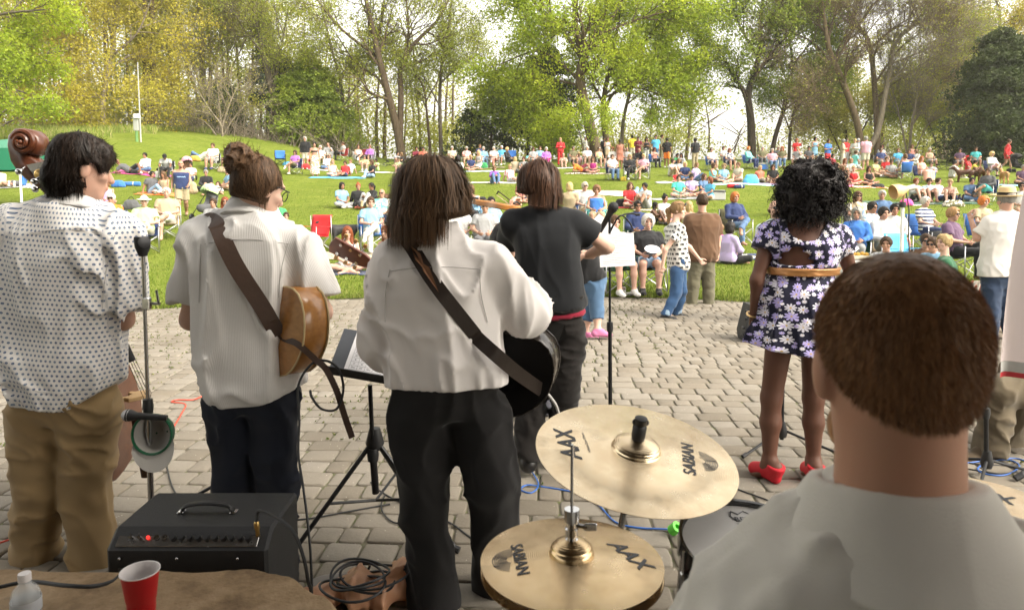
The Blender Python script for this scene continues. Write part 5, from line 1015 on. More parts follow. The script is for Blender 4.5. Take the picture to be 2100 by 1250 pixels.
J = joints(.75, dict(pel=(1850, 1900), neck=(1842, 1056), head=(1838, 742), hf=(.22, .97, -.05), shL=(1480, 1430, .03), shR=(2200, 1430, .02), elL=(1330, 1850, .15), wrL=(1400, 1750, .42), elR=(2350, 1850, .15), wrR=(2150, 1750, .42), hipL=(1700, 1950, .02), hipR=(2000, 1950, .02), knL=(1640, 1850, .40), knR=(2050, 1850, .40), anL=(1640, 2100, .42), anR=(2050, 2100, .42), ft=(0, 1, 0)))
for k in ('anL', 'anR'): J[k][2] = .085
for k in ('knL', 'knR'): J[k][2] = .56
J['nw'] = 1.12; J['pel'][2] = .68; J['hipL'][2] = J['hipR'][2] = .66
t, b = fgroot('drummer with short brown hair and a beard in a white shirt close to the camera', J)
fgbody(J, b, t, skinmat('skin_ruddy', (.46, .26, .18), .1), 1.0, w=1.04, h=.010)
part('shirt', sdf(top_prims(J, 1.0, False, 1.10, 'long', .022, .3, t0=.05, loose=.02), .010, .04, (), lambda X, Y, Z: folds(.016, 5, 2, 22)(X, Y, Z) + folds(.006, 15, 7, 3, 6)(X, Y, Z)), b, t, cloth('white_oxford', (.68, .65, .60), weave=3))
collar(J['neck'], b, t, cloth('white_collar', (.70, .67, .62), weave=3), 1.16, .005, lo=.05, fl=.125)
part('trousers', sdf(bottom_prims(J, 1.0, False, 1.0, 'pants', .016), .012, .03, (), folds(.012)), b, t, cloth('black_wool2', (.01, .01, .011))); fgshoes(J, b, t, BPL)
hc = J['head']; f_ = nrm(J['hf'])
hc, hs, hf, hu = hframe(J); HX = lambda x, y, z: hc + hs * x + hf * y + hu * z; hax = [hs, hf, hu]
HV = sdf([ell(HX(0, -.008, .028), (.083, .103, .096), hax), ell(HX(-.004, -.035, -.022), (.061, .068, .056), hax)], .006, .03, [(HX(0, -.08, -.045), (0, .55, -1))], None, 2, [ell(HX(0, .12, -.045), (.086, .085, .1), hax), ell(HX(.098, .0, -.055), (.046, .075, .07), hax), ell(HX(-.098, .0, -.055), (.044, .07, .07), hax)])
DH = hairmat('drummer_brown_hair', (.26, .135, .065)); part('hair', HV, b, t, DH)
part('hair_strands', fur(*HV, 60000, .0080, .00026, 9, b, 1.7), b * 0, t, DH)
BV = sdf([ell(HX(0, .055, -.09), (.058, .052, .045), hax), ell(HX(.058, .035, -.065), (.014, .03, .045), hax)], .006, .02); part('beard', BV, b, t, DH)
st_ = thing('drum_throne', 'round black padded drum stool under the drummer', 'stool', (J['pel'][0], J['pel'][1], 0)); z0 = J['pel'][2] - .115
MB().lathe([(0, z0), (.15, z0), (.16, z0 - .02), (.16, z0 - .07), (.14, z0 - .09), (0, z0 - .09)], (0, 0, 0)).build('seat', BPL, st_)
q = MB(); q.tube([(0, 0, z0 - .09), (0, 0, .25)], .018)
q.build('post', CHR, st_)
for a in (0, 2.1, 4.2): MB().tube([(0, 0, .3), (.28 * math.cos(a), .28 * math.sin(a), .015)], .011).build('leg', CHR, st_)
J = joints(4.6, dict(pel=(1060, 690), neck=(1032, 545), head=(1036, 494), hf=(.72, .66, -.25), shL=(985, 570), shR=(1090, 575), elL=(975, 650, .1), wrL=(1010, 640, .3), elR=(1100, 650, .1), wrR=(1060, 640, .35), hipL=(1035, 700), hipR=(1080, 700), knL=(1030, 760, .3), knR=(1080, 760, .3), anL=(1030, 880, .25), anR=(1085, 880, .25), ft=(.2, 1, 0)))
t, b = fgroot('grey haired musician looking down between the long haired guitarist and the fiddler', J)
fgbody(J, b, t, SKL, .95, h=.012); part('shirt', sdf(top_prims(J, .95, False, 1.0, 'tee' and 'short'), .012, .03), b, t, cloth('tan_linen', (.30, .22, .15))); part('trousers', sdf(bottom_prims(J, .95), .012, .03), b, t, cloth('dark_linen', (.03, .03, .035))); fgshoes(J, b, t, BPL, .95)
hc = J['head']; HV = sdf([ell(hc + A(-.005, -.012, .028), (.09, .105, .098)), ell(hc + A(-.05, -.05, -.02), (.05, .05, .06)), ell(hc + A(-.12, -.06, -.045), (.032, .03, .022))], .008, .03, [(hc + A(0, 0, -.08), (-.3, -.3, -1))], folds(.006, 30, 9, 7), 1, [ell(hc + nrm(J['hf']) * .12 + A(0, 0, -.045), (.088, .088, .095)), ell(hc + A(.08, -.02, -.055), (.035, .05, .055))])
part('hair', HV, b, t, hairmat('charcoal_grey_hair', (.045, .043, .042)))
q = MB(); q.tube(spline([P(1052, 520, 4.4) - b, P(1066, 535, 4.4) - b, P(1080, 555, 4.4) - b]), .02, 8); q.tube([P(1060, 512, 4.38) - b, P(1072, 540, 4.38) - b], .008); q.build('scarf', BPL, t)
def frame(ex, ez):
 ex = nrm(ex); ez = nrm(A(ez) - ex * (A(ez) @ ex)); return ex, np.cross(ez, ex), ez
def bout(L, wl, ww, wu, n=18, cut=False):
 """half widths along the body: butt (0) to neck (L); closed outline"""
 xs = np.linspace(0, 1, n); key = [0, .03, .12, .27, .42, .58, .74, .90, .97, 1.0]; val = [0, .42, .82, 1.0, .86, ww / wl, .88 * wu / wl, .95 * wu / wl, .6 * wu / wl, .3 * wu / wl]
 t = (1 - np.cos(np.linspace(0, math.pi, n))) / 2; w_ = np.interp(t, key, val) * wl; w_[1:-1] = (w_[:-2] + 2 * w_[1:-1] + w_[2:]) / 4
 return [(a * L, b) for a, b in zip(t, w_)] + [(a * L, -b) for a, b in list(zip(t, w_))[::-1][1:-1]]
def guitar(label, butt, ex, ez, topm, backm, rimm, headm, L=.50, wl=.20, th=.11, neckL=.50, tuner=None, group=None):
 ex, ey, ez = frame(ex, ez); butt = A(butt); t = thing('acoustic_guitar', label, 'guitar', butt, 0, group); o = bout(L, wl, .125, .148); Z = A(0, 0, 0)
 MB().prism(o, Z, ex, ey, ez, th, .008).build('rim', rimm, t, True, 50)
 q = bout(L, wl, .125, .148, 26)
 for sgn, nm, m in ((1, 'top', topm), (-1, 'back', backm)):
  mb = MB(); P2 = np.array(q); P2 = P2 * .985 + A(.004, 0); c = P2.mean(0); V = [ex * p[0] + ey * p[1] + ez * sgn * (th / 2 + .0012) for p in P2]; V += [ex * (c + (p - c) * .55)[0] + ey * (c + (p - c) * .55)[1] + ez * sgn * (th / 2 + .010) for p in P2]; V.append(ex * c[0] + ey * c[1] + ez * sgn * (th / 2 + .013)); n = len(P2)
  Fs = [(i, (i + 1) % n, n + (i + 1) % n, n + i) for i in range(n)] + [(n + i, n + (i + 1) % n, 2 * n) for i in range(n)]; mb.add(V, Fs if sgn > 0 else [f[::-1] for f in Fs]).build(nm, m, t)
  MB().tube([ex * p[0] + ey * p[1] + ez * sgn * (th / 2 - .001) for p in o + o[:1]], .0042, 5).build('binding', plain('cream_binding', (.55, .42, .22), .5) if topm is SPR else rimm, t)
 MB().lathe([(.05, 0), (.042, .001), (0, .001)], ex * L * .66 + ez * (th / 2 + .013), ez, 20).build('sound_hole', BPL, t)
 MB().box(ex * .13 + ez * (th / 2 + .018), (.03, .16, .012), np.stack([ex, ey, ez], 1), .003).build('bridge', LEA2, t)
 nb = ex * L; ne = ex * (L + neckL * .72); zc = ez * (th / 2 + .004)
 MB().tube([nb - ex * .03 + zc - ez * .02, nb + ex * .05 + zc, ne + zc], [.034, .026, .022], 10, flat=.6, up=ey).build('neck', headm, t)
 MB().box((nb - ex * .12 + ne) / 2 + zc + ez * .016, (np.linalg.norm(ne - nb) + .12, .05, .006), np.stack([ex, ey, ez], 1), .002).build('fretboard', BPL, t)
 h0 = ne + zc; hd = nrm(ex - ez * .2); hn = np.cross(hd, ey); hp = [(0, .023), (.03, .032), (.17, .038), (.18, .01), (.18, -.01), (.17, -.038), (.03, -.032), (0, -.023)]
 hs_ = MB().prism(hp, h0, hd, ey, hn, .016, .002).build('headstock', headm, t, True, 30)
 for i in range(3):
  for sg in (-1, 1):
   p = h0 + hd * (.045 + .045 * i) + ey * sg * .022; k = MB(); k.lathe([(0, -.016), (.007, -.016), (.007, .016), (0, .016)], p, hn, 10); k.box(p + hn * .012, (.018, .014, .012), np.stack([hd, ey, hn], 1), .002); k.tube([p + hn * .012, p + ey * sg * .026 + hn * .012], .003, 6); k.build('tuner', CHR, hs_)
   MB().box(p + ey * sg * .036 + hn * .012, (.017, .020, .010), np.stack([hd, ey, hn], 1), .003).build('tuning_button', plain('amber_button', (.42, .24, .08), .35), hs_)
 s_ = MB()
 for i in range(6): s_.tube([ex * .13 + ey * (i - 2.5) * .010 + ez * (th / 2 + .027), ne + zc + ez * .024 + ey * (i - 2.5) * .007], .0007, 3)
 s_.build('strings', CHR, t); return t
def varnish(name, c1, c2, rough=.28):
 g = NG(name); co = g.coord(); nz = g.noise(g.scale(co, (3, 14, 14)), 3, 5, .6); c = g.ramp(nz, [(.3, c1), (.7, c2)]); return g.fin(c, rough, 0, .5, Coat_Weight=.4, Coat_Roughness=.15)
NATW = varnish('honey_varnish', (.30, .12, .025), (.46, .21, .05)); SPR = varnish('spruce_varnish', (.50, .34, .14), (.62, .44, .2)); BGU = varnish('black_lacquer', (.022, .017, .014), (.035, .027, .022), .26); BGK = plain('black_back', (.006, .005, .005), .6, 0, .1, 20, .05, .15); ROSE = varnish('rosewood', (.10, .028, .016), (.17, .055, .03)); BAS = varnish('bass_varnish', (.075, .020, .008), (.13, .038, .013), .4)
guitar('honey coloured acoustic guitar held by the guitarist with the bun', P(646, 706, 2.66), (-.72, .58, .30), (.62, .78, -.05), SPR, NATW, NATW, ROSE, .48, .195, .115)
guitar('black acoustic guitar with rosewood headstock held by the long haired guitarist', P(1126, 800, 2.74), (-.84, .12, .53), (.42, .90, .12), BGU, BGK, BGU, ROSE, .50, .205, .115, .60)
def cymmat(name, c1, c2):
 g = NG(name); co = g.coord(); x, y, z = g.sep(co); r = g.math('SQRT', g.math('ADD', g.math('MULTIPLY', x, x), g.math('MULTIPLY', y, y)))
 rg = g.math('SINE', g.math('MULTIPLY', r, 1500)); nz = g.noise(co, 16, 4, .65); n2 = g.noise(co, 90, 3); an = g.noise(g.scale(co, (5, 5, 5)), 2, 3)
 c = g.mix(g.ramp(nz, [(.35, (0, 0, 0)), (.7, (1, 1, 1))]), c1, c2); c = g.mix(g.math('MULTIPLY', g.ramp(an, [(.55, (0, 0, 0)), (.72, (1, 1, 1))]), .5), c, g.mix(1.0, c, (.45, .42, .38), 'MULTIPLY'))
 sm = g.math('MULTIPLY', g.ramp(g.math('ADD', r, g.math('MULTIPLY', nz, .05)), [(.17, (0, 0, 0)), (.215, (1, 1, 1)), (.25, (.2, .2, .2))]), g.math('LESS_THAN', y, -.02)); c = g.mix(g.math('MULTIPLY', sm, .5), c, g.mix(1.0, c, (.35, .34, .32), 'MULTIPLY')); h = g.math('ADD', g.math('MULTIPLY', rg, .9), g.math('MULTIPLY', n2, .7)); g.bump(h, .22, .0015); return g.fin(c, g.math('MULTIPLY_ADD', nz, .16, .17), 1.0, .5, Anisotropic=.4)  # darker band on the lower side is shading painted into the bronze
CYM = cymmat('cymbal_bronze', (.68, .53, .34), (.80, .67, .47)); CYM2 = cymmat('cymbal_dark_bronze', (.50, .36, .20), (.64, .49, .30)); INK = plain('cymbal_ink', (.03, .032, .04), .5, 0, .05)
def tilt(nx, ny):   # rotation whose z axis leans
 z = nrm((nx, ny, 1)); x = nrm(np.cross((0, 1, 0), z)); return np.stack([x, np.cross(z, x), z], 1)
def cymz(r, R):
 rb = .17 * R / .25 * .25 if False else .155 * R / .24; rb = .25 * R
 return np.where(r < rb, .030 * np.sqrt(np.clip(1 - (r / rb) ** 2, 0, 1)) + .020 * (1 - rb / R) ** 1.0, .020 * (1 - r / R) ** 1.1 / 1.0)
def text_mesh(txt, size, shear=0):
 cu = bpy.data.curves.new('t', 'FONT'); cu.body = txt; cu.size = size; cu.align_x = 'CENTER'; cu.align_y = 'CENTER'; cu.shear = shear; cu.offset = size * .02
 o = bpy.data.objects.new('t', cu); C.objects.link(o); bpy.context.view_layer.update(); me = o.to_mesh(); V = np.array([v.co[:] for v in me.vertices]).reshape(-1, 3); Fs = [tuple(p.vertices) for p in me.polygons]; o.to_mesh_clear(); bpy.data.objects.remove(o); return V, Fs
def cymbal(label, c, R, M, m, marks, cat='cymbal'):
 t = thing('cymbal', label, cat, c); t.rotation_euler = Matrix(M.tolist()).to_euler(); rr = np.concatenate([[.006], np.linspace(.012, .25 * R, 9), np.linspace(.27 * R, R, 16)])
 z = cymz(rr, R); prof = [(r, a) for r, a in zip(rr, z)] + [(R, -.0012)] + [(r, a - .0016) for r, a in zip(rr[::-1], z[::-1])]
 MB().lathe(prof, (0, 0, 0), (0, 0, 1), 96).build('plate', m, t, True, 30)
 for txt, size, r, ang, rot, sh in marks:
  if txt == '@':
   mb = MB()
   for i in range(8):
    r1 = .012 + i * .0046 * size; th = np.linspace(-1.5, 1.5, 24) if i < 12 else []; V = []
    for a in th:
     for q in (r1, r1 + .0022 * size): V.append((q * math.cos(a), q * math.sin(a), 0))
    mb.add(V, [(2 * k, 2 * k + 1, 2 * k + 3, 2 * k + 2) for k in range(23)])
   V, Fs = np.array(mb.V), mb.F
  else: V, Fs = text_mesh(txt, size, sh)
  a, b_ = math.radians(rot), math.radians(ang); x = V[:, 0] * math.cos(a) - V[:, 1] * math.sin(a) + r * math.cos(b_); y = V[:, 0] * math.sin(a) + V[:, 1] * math.cos(a) + r * math.sin(b_)
  q = np.stack([x, y, cymz(np.hypot(x, y), R) + .0011], 1); o = link('lettering', mesh('lettering', q, Fs, False), t, INK)
 return t
MC_ = tilt(.10, -.20); cc = P(1303, 930, 1.70)
cr = cymbal('large tilted bronze crash cymbal on its stand in front of the drummer', cc, .256, MC_, CYM, [('AAX', .068, .172, 178, 97, .25), ('SABIAN', .044, .135, -4, 80, 0), ('@', .9, .165, -4, -2, 0), ('X-Plosion Crash 18"/46 cm', .0085, .128, 172, 97, 0)])
MH = tilt(.0, .0); ch = P(1172, 1148, 1.30)
hh = cymbal('smaller bronze hi hat cymbal nearest the camera with a rod through it', ch, .180, MH, CYM2, [('SABIAN', .034, .104, 184, -83, 0), ('@', .8, .118, 184, 176, 0), ('AAX', .05, .115, 5, -60, .25)])
cymbal('lower bronze cymbal of the hi hat pair', ch - A(0, 0, .022), .180, np.diag([1., -1., -1.]), CYM2, [])
MR = tilt(-.04, -.16); crd = P(2025, 1100, 1.46)
cymbal('hammered ride cymbal at the right edge behind the drummer\'s shoulder', crd, .255, MR, CYM, [('AAX', .06, .17, 60, -30, .25)])
def wing(label, c, M, h=.05):
 t = thing('wing_nut', label, 'wing nut', c); ax_ = M[:, 2]; MB().lathe([(0, 0), (.016, 0), (.018, .008), (.018, h * .6), (.014, h * .7), (.016, h * .75), (.016, h), (.008, h + .003), (0, h + .003)], (0, 0, 0), ax_, 14).build('sleeve', BPL, t); q = MB(); q.box(ax_ * h * .8, (.042, .010, .016), M, .004); q.build('wings', BPL, t)
wing('black sleeve and nut on the crash cymbal bell', cc + MC_[:, 2] * .044, MC_, .058); wing('black nut on the ride cymbal bell', crd + MR[:, 2] * .044, MR, .055)
def stand(label, base, top, name='cymbal_stand', lean=None, spread=.3, mat=None, rad=.011, legs=(.3, 2.4, 4.5)):
 t = thing(name, label, 'stand', (base[0], base[1], 0)); b = A(base[0], base[1], 0); top = A(top) - b; m = mat or CHR
 k = A(top[0] * .2, top[1] * .2, .55); MB().tube([A(0, 0, .12), k], rad * 1.25, 10).build('lower_tube', m, t); MB().tube([k, top], rad * .8, 10).build('upper_tube', m, t); MB().lathe([(0, -.02), (rad * 2, -.02), (rad * 2, .02), (0, .02)], k, (0, 0, 1), 12).build('collar', BPL, t)
 for a in legs: MB().tube([A(0, 0, .34), A(spread * math.cos(a), spread * math.sin(a), .02)], rad * .75, 6, flat=.6).build('leg', m, t)
 return t
stand('chrome stand carrying the crash cymbal', (cc[0] - .06, cc[1] + .12), cc + A(0, 0, -.004), spread=.34); stand('chrome hi hat stand with foot legs', (ch[0], ch[1]), ch + A(0, 0, -.03)); stand('chrome stand carrying the ride cymbal', (crd[0] + .1, crd[1] + .1), crd + A(0, 0, -.004))
t = thing('hi_hat_clutch', 'chrome clutch and rod rising from the hi hat', 'clutch', ch); MB().tube([(0, 0, .02), (0, 0, .235)], .0032, 8).build('rod', CHR, t); MB().lathe([(0, .03), (.013, .03), (.013, .045), (.009, .047), (.009, .052), (.014, .053), (.014, .066), (.010, .068), (.010, .078), (.015, .079), (.015, .105), (0, .105)], (0, 0, 0), n=14).build('body', CHR, t); MB().lathe([(0, .018), (.02, .018), (.02, .032), (0, .032)], (0, 0, 0), n=14).build('felt', BPL, t); q = MB(); q.tube([(0, 0, .073), (.03, -.004, .070)], .005, 8); q.box((.036, -.005, .070), (.026, .005, .016), None, .002); q.build('wing_screw', CHR, t)
dc = P(1545, 1120, 1.46); MD = tilt(.03, -.16)
t = thing('tom_drum', 'drum with a grey coated head and black chrome rim beside the drummer', 'drum', dc); t.rotation_euler = Matrix(MD.tolist()).to_euler(); R_ = .158
MB().lathe([(0, 0), (R_ * .97, 0), (R_ * .985, -.004)], (0, 0, 0), n=64).build('head', plain('coated_head', (.62, .60, .58), .6, 0, .15, 9, .1), t); MB().lathe([(R_ * .975, -.004), (R_ * .985, .012), (R_ * 1.03, .013), (R_ * 1.035, -.02), (R_ * .98, -.022)], (0, 0, 0), n=64).build('hoop', plain('black_chrome', (.10, .10, .10), .2, 1), t); MB().lathe([(R_ * .975, -.006), (R_ * .975, -.21), (0, -.21)], (0, 0, 0), n=64).build('shell', plain('drum_shell', (.03, .012, .010), .25, 0, .2, 8), t)
for a in np.arange(8) * math.pi / 4 + .2: q = MB(); q.box((R_ * 1.0 * math.cos(a), R_ * 1.0 * math.sin(a), -.07), (.02, .02, .05), None, .005); q.tube([(R_ * 1.05 * math.cos(a), R_ * 1.05 * math.sin(a), .008), (R_ * 1.02 * math.cos(a), R_ * 1.02 * math.sin(a), -.07)], .004, 6); q.build('lug', CHR, t)
V, Fs = text_mesh('REMO', .022); V = V + A(.018, .098, .0012); link('lettering', mesh('lettering', V, Fs, False), t, INK)
q = MB(); cw = [(-.036, .014), (-.030, .034), (-.016, .022), (0, .036), (.016, .022), (.030, .034), (.036, .014), (.026, -.004), (-.026, -.004)]; q.tube([A(x + .018, y + .094, .0012) for x, y in cw + cw[:1]], .0012, 4); q.build('crown_logo', INK, t, False)
V, Fs = text_mesh('WEATHER KING', .008); link('lettering', mesh('lettering', V + A(.018, .080, .0012), Fs, False), t, INK)
stand('chrome stand below the tom drum', (dc[0], dc[1] + .02), dc - A(0, 0, .22), 'drum_stand', spread=.28)
AX0, AX1 = P(215, 1105, 2.06)[0], P(547, 1105, 2.06)[0]; aw = AX1 - AX0; ac = A((AX0 + AX1) / 2, 2.215, 0); az = .555
TOL = plain('black_tolex', (.014, .014, .015), .6, 0, .4, 260, .6); t = thing('guitar_amplifier', 'black combo guitar amplifier with a row of knobs along its back panel', 'amplifier', ac)
q = MB(); q.prism([(-.155, .02), (.155, .02), (.155, az), (-.095, az), (-.155, az - .05)], (0, 0, 0), (0, 1, 0), (0, 0, 1), (1, 0, 0), aw, .010); q.build('cabinet', TOL, t, True, 35)
MB().box((-.005, -.1335, az - .030), (aw * .88, .004, .035), Matrix.Rotation(math.radians(-50.2), 3, 'X'), .001).build('control_panel', plain('panel_steel', (.35, .34, .33), .25, .9), t)
pn = nrm((0, -.64, .77)); pt = A(0, -.125, az - .025) + pn * .002
for i, x in enumerate(np.linspace(-.185, .185, 15)):
 p = pt + A(x, 0, 0)
 if i in (0, 1): q = MB(); q.lathe([(0, 0), (.006, 0), (.006, .008), (0, .008)], p, pn, 10); q.tube([p, p + pn * .022 + A(.004, 0, .004)], .0025, 6); q.build('switch', CHR, t)
 elif i == 2: q = MB(); q.ball(p + pn * .006, .0055, 8); m = bpy.data.materials.new('red_lamp'); m.use_nodes = True; m.node_tree.nodes['Principled BSDF'].inputs['Base Color'].default_value = (.8, .02, .02, 1); m.node_tree.nodes['Principled BSDF'].inputs['Emission Color'].default_value = (1, .03, .02, 1); m.node_tree.nodes['Principled BSDF'].inputs['Emission Strength'].default_value = .6; q.build('lamp', m, t)
 elif i in (3, 4): MB().lathe([(0, 0), (.009, 0), (.009, .006), (.005, .006), (.005, .002), (0, .002)], p, pn, 12).build('jack', CHR, t)
 else: q = MB(); q.lathe([(0, 0), (.0105, 0), (.009, .013), (0, .013)], p, pn, 12); q.build('knob', BPL, t)
hd = MB(); hd.tube(spline([(-.085, -.0, az + .004), (-.07, 0, az + .025), (0, 0, az + .034), (.07, 0, az + .025), (.085, 0, az + .004)], 5), .012, 8, flat=.55, up=(0, 1, 0)); hd.build('handle', BPL, t)
for sx in (-1, 1): MB().box((sx * .088, 0, az + .004), (.02, .03, .008), None, .003).build('handle_mount', CHR, t); MB().lathe([(0, 0), (.012, 0), (.014, -.02), (0, -.02)], (sx * .19, 0, .022), n=10).build('foot', BPL, t)
for x, z in ((-.21, az - .075), (-.03, az - .075), (.16, az - .075)): MB().ball((x, -.156, z), .005, 8).build('screw', CHR, t)
MB().box((-.165, -.1565, az - .155), (.10, .003, .10), None, .001).build('label_plate', plain('label_plate_grey', (.07, .068, .064), .35, .3), t)
q = MB(); q.lathe([(0, 0), (.007, 0), (.007, .03), (.009, .03), (.009, .05), (.005, .055), (0, .055)], (.213, -.12, az - .02), (0, -.2, 1), 10); q.build('plug', BRS, t)
def stone(label, x0, x1, y0, y1, z1, seed, loc):
 r = np.random.RandomState(seed); c = A((x0 + x1) / 2, (y0 + y1) / 2, z1 / 2); hx, hy, hz = (x1 - x0) / 2, (y1 - y0) / 2, z1 / 2
 def disp(X, Y, Z): return (.05 * (vnoise(X * 5 + seed, Y * 5, Z * 5) - .5) + .03 * (vnoise(X * 14, Y * 14 + seed, Z * 18) - .5) + .008 * (vnoise(X * 40, Y * 40, Z * 60) - .5)).astype(np.float32)
 pr = []
 nx_ = max(2, int(hx / .12))
 for i in range(nx_): pr.append(cone((x0 + hy * .7 + (x1 - x0 - 1.4 * hy) * i / (nx_ - 1), c[1], z1 - hy * .62), (x0 + hy * .7 + (x1 - x0 - 1.4 * hy) * min(i + 1, nx_ - 1) / (nx_ - 1), c[1], z1 - hy * .62), hy, hy))
 pr += [('e', c + A(0, 0, -hz * .4), A(hx * 1.0, hy * 1.15, hz * .9), np.eye(3), None, None, None)]
 V, Q = sdf(pr, .012, .05, [((0, 0, z1), (.02, .03, 1)), ((0, 0, 0.002), (0, 0, -1)), ((0, y1, 0), (0.05, 1, .1)), ((0, y0, 0), (0, -1, .05))], disp, 1)
 g = NG('sandstone'); co = g.coord(); n1 = g.noise(co, 5, 6, .7); n2 = g.noise(co, 45, 4); cc_ = g.ramp(n1, [(.3, (.13, .085, .05)), (.46, (.27, .185, .105)), (.6, (.36, .26, .16)), (.75, (.16, .125, .09))]); cc_ = g.mix(g.math('MULTIPLY', n2, .5), cc_, g.mix(1.0, cc_, (.5, .48, .45), 'MULTIPLY')); g.bump(g.math('ADD', n1, g.math('MULTIPLY', n2, .4)), .8, .02)
 o = link('stone_block', mesh('stone_block', V, Q), None, g.fin(cc_, .9, 0, .2)); tag(o, label, 'stone'); return o
xs0, xs1 = P(-330, 1230, 1.75)[0], P(640, 1230, 1.78)[0]
stone('rough tan sandstone ledge in the near left corner with a cup and bottle on it', xs0, xs1, 1.30, 1.98, .545, 4, None)
STZ = .545
cp = P(291, 1262, 1.66); cp[2] = STZ; cp[1] = 1.66; s_ = 1.66 / F; t = thing('plastic_cup', 'red plastic party cup with a white rim on the stone ledge', 'cup', cp)
RED = plain('red_plastic', (.42, .008, .012), .35, 0, .05); MB().lathe([(0, 0), (.031, 0), (.033, .02), (.034, .045), (.036, .05), (.040, .085), (.0445, .118)], (0, 0, 0), n=32).build('cup_wall', RED, t); MB().lathe([(.0445, .118), (.047, .119), (.047, .122), (.0445, .1215), (.0385, .085), (.0345, .05), (.0295, .004), (0, .004)], (0, 0, 0), n=32).build('lining', plain('white_plastic', (.72, .68, .67), .35), t)
bp_ = P(55, 1262, 1.62); bp_[2] = STZ; bp_[1] = 1.62; t = thing('water_bottle', 'clear plastic water bottle with a white cap on the stone ledge', 'bottle', bp_); g = NG('clear_plastic'); m = g.fin((.8, .84, .86), .08, 0, .6, Alpha=.32)
MB().lathe([(0, .001), (.030, .001), (.033, .006), (.033, .03), (.030, .035), (.033, .04), (.033, .075), (.028, .095), (.015, .11), (.0135, .118)], (0, 0, 0), n=28).build('bottle_wall', m, t); MB().lathe([(0, .137), (.0135, .137), (.0145, .134), (.0145, .118), (0, .118)], (0, 0, 0), n=24).build('cap', plain('white_plastic', (.72, .68, .67), .35), t); MB().lathe([(.0335, .042), (.0335, .072)], (0, 0, 0), n=28).build('wrapper', plain('label_paper', (.45, .47, .5), .6), t)
def tripod(label, base, top, name, cat, hubz=.3, reach=.32, legs=(.2, 2.3, 4.4), rad=.010, mat=None, knee=None, up2=None):
 b = A(base[0], base[1], 0); t = thing(name, label, cat, b); m = mat or BLK; top = A(top) - b; MB().tube([A(0, 0, hubz * .45), A(top[0] * .55, top[1] * .55, top[2] * .55)], rad * 1.3, 10).build('lower_pole', m, t); MB().tube([A(top[0] * .55, top[1] * .55, top[2] * .55), top], rad * .8, 10).build('upper_pole', m, t); MB().lathe([(0, -.03), (rad * 1.9, -.03), (rad * 2.2, 0), (rad * 1.9, .03), (0, .03)], A(top[0] * .55, top[1] * .55, top[2] * .55), n=12).build('clutch', BPL, t)
 MB().lathe([(0, -.05), (rad * 2.6, -.05), (rad * 3.4, -.02), (rad * 2, .05), (0, .05)], (0, 0, hubz), n=12).build('hub', BPL, t)
 for a in legs:
  e = A(reach * math.cos(a), reach * math.sin(a), .012); lg = MB().tube([A(0, 0, hubz), e], rad * .85, 8).build('leg', m, t); MB().tube([e * .93 + A(0, 0, .012), e * 1.03], rad * 1.25, 8).build('rubber_foot', BPL, lg)
  if knee: MB().tube([A(0, 0, knee), A(0, 0, hubz) * .45 + e * .55], rad * .55, 6).build('brace', m, t)
 return t
def mic(label, c, d, R=.026, L=.16, grille=None, ring=True):
 t = thing('microphone', label, 'microphone', c); d = nrm(d); MB().ball((0, 0, 0), R, 14).build('grille', grille or plain('black_grille', (.015, .015, .016), .6, .2, .4, 400, .8), t); MB().lathe([(R * .98, -R * .2), (R * .99, -R * .5), (R * .62, -R * 1.4), (R * .46, -L), (0, -L)], (0, 0, 0), d, 14).build('handle', BPL, t)
 if ring: MB().lathe([(R * 1.0, -.003), (R * 1.05, 0), (R * 1.0, .003)], (0, 0, 0), d, 16).build('band', BLK, t)
 return t
PAPER = plain('white_paper', (.74, .74, .76), .8, 0, .03); PINK_ = plain('print_ink', (.12, .12, .14), .7)
mb_ = G(772, 1103); hz_ = .56
t = tripod('black tripod music stand with chord sheets between the two guitarists', mb_, (mb_[0] - .01, mb_[1] - .04, P(762, 790, mb_[1] - .05)[2]), 'music_stand', 'music stand', .48, .42, (-2.55, -.35, 1.3), .013, None, .18)
b = A(mb_[0], mb_[1], 0); Yd = mb_[1] - .05; p0, p1, p2 = P(672, 762, Yd - .10), P(892, 800, Yd - .10), P(700, 672, Yd + .10); ex = nrm(p1 - p0); up_ = nrm((p2 - p0) - ex * ((p2 - p0) @ ex)); hgt = (p2 - p0) @ up_; wd = np.linalg.norm(p1 - p0); nz_ = np.cross(ex, up_); M3 = np.stack([ex, up_, nz_], 1)
MB().box(p0 + ex * wd / 2 + up_ * hgt / 2 - b, (wd, hgt, .004), M3, .0015).build('desk', plain('grey_desk', (.045, .05, .06), .4, .2), t); MB().box(p0 + ex * wd / 2 - up_ * .004 + nz_ * .02 - b, (wd, .008, .055), M3, .002).build('lip', BLK, t)
sh_ = p0 + ex * .065 + up_ * .012 + nz_ * .005
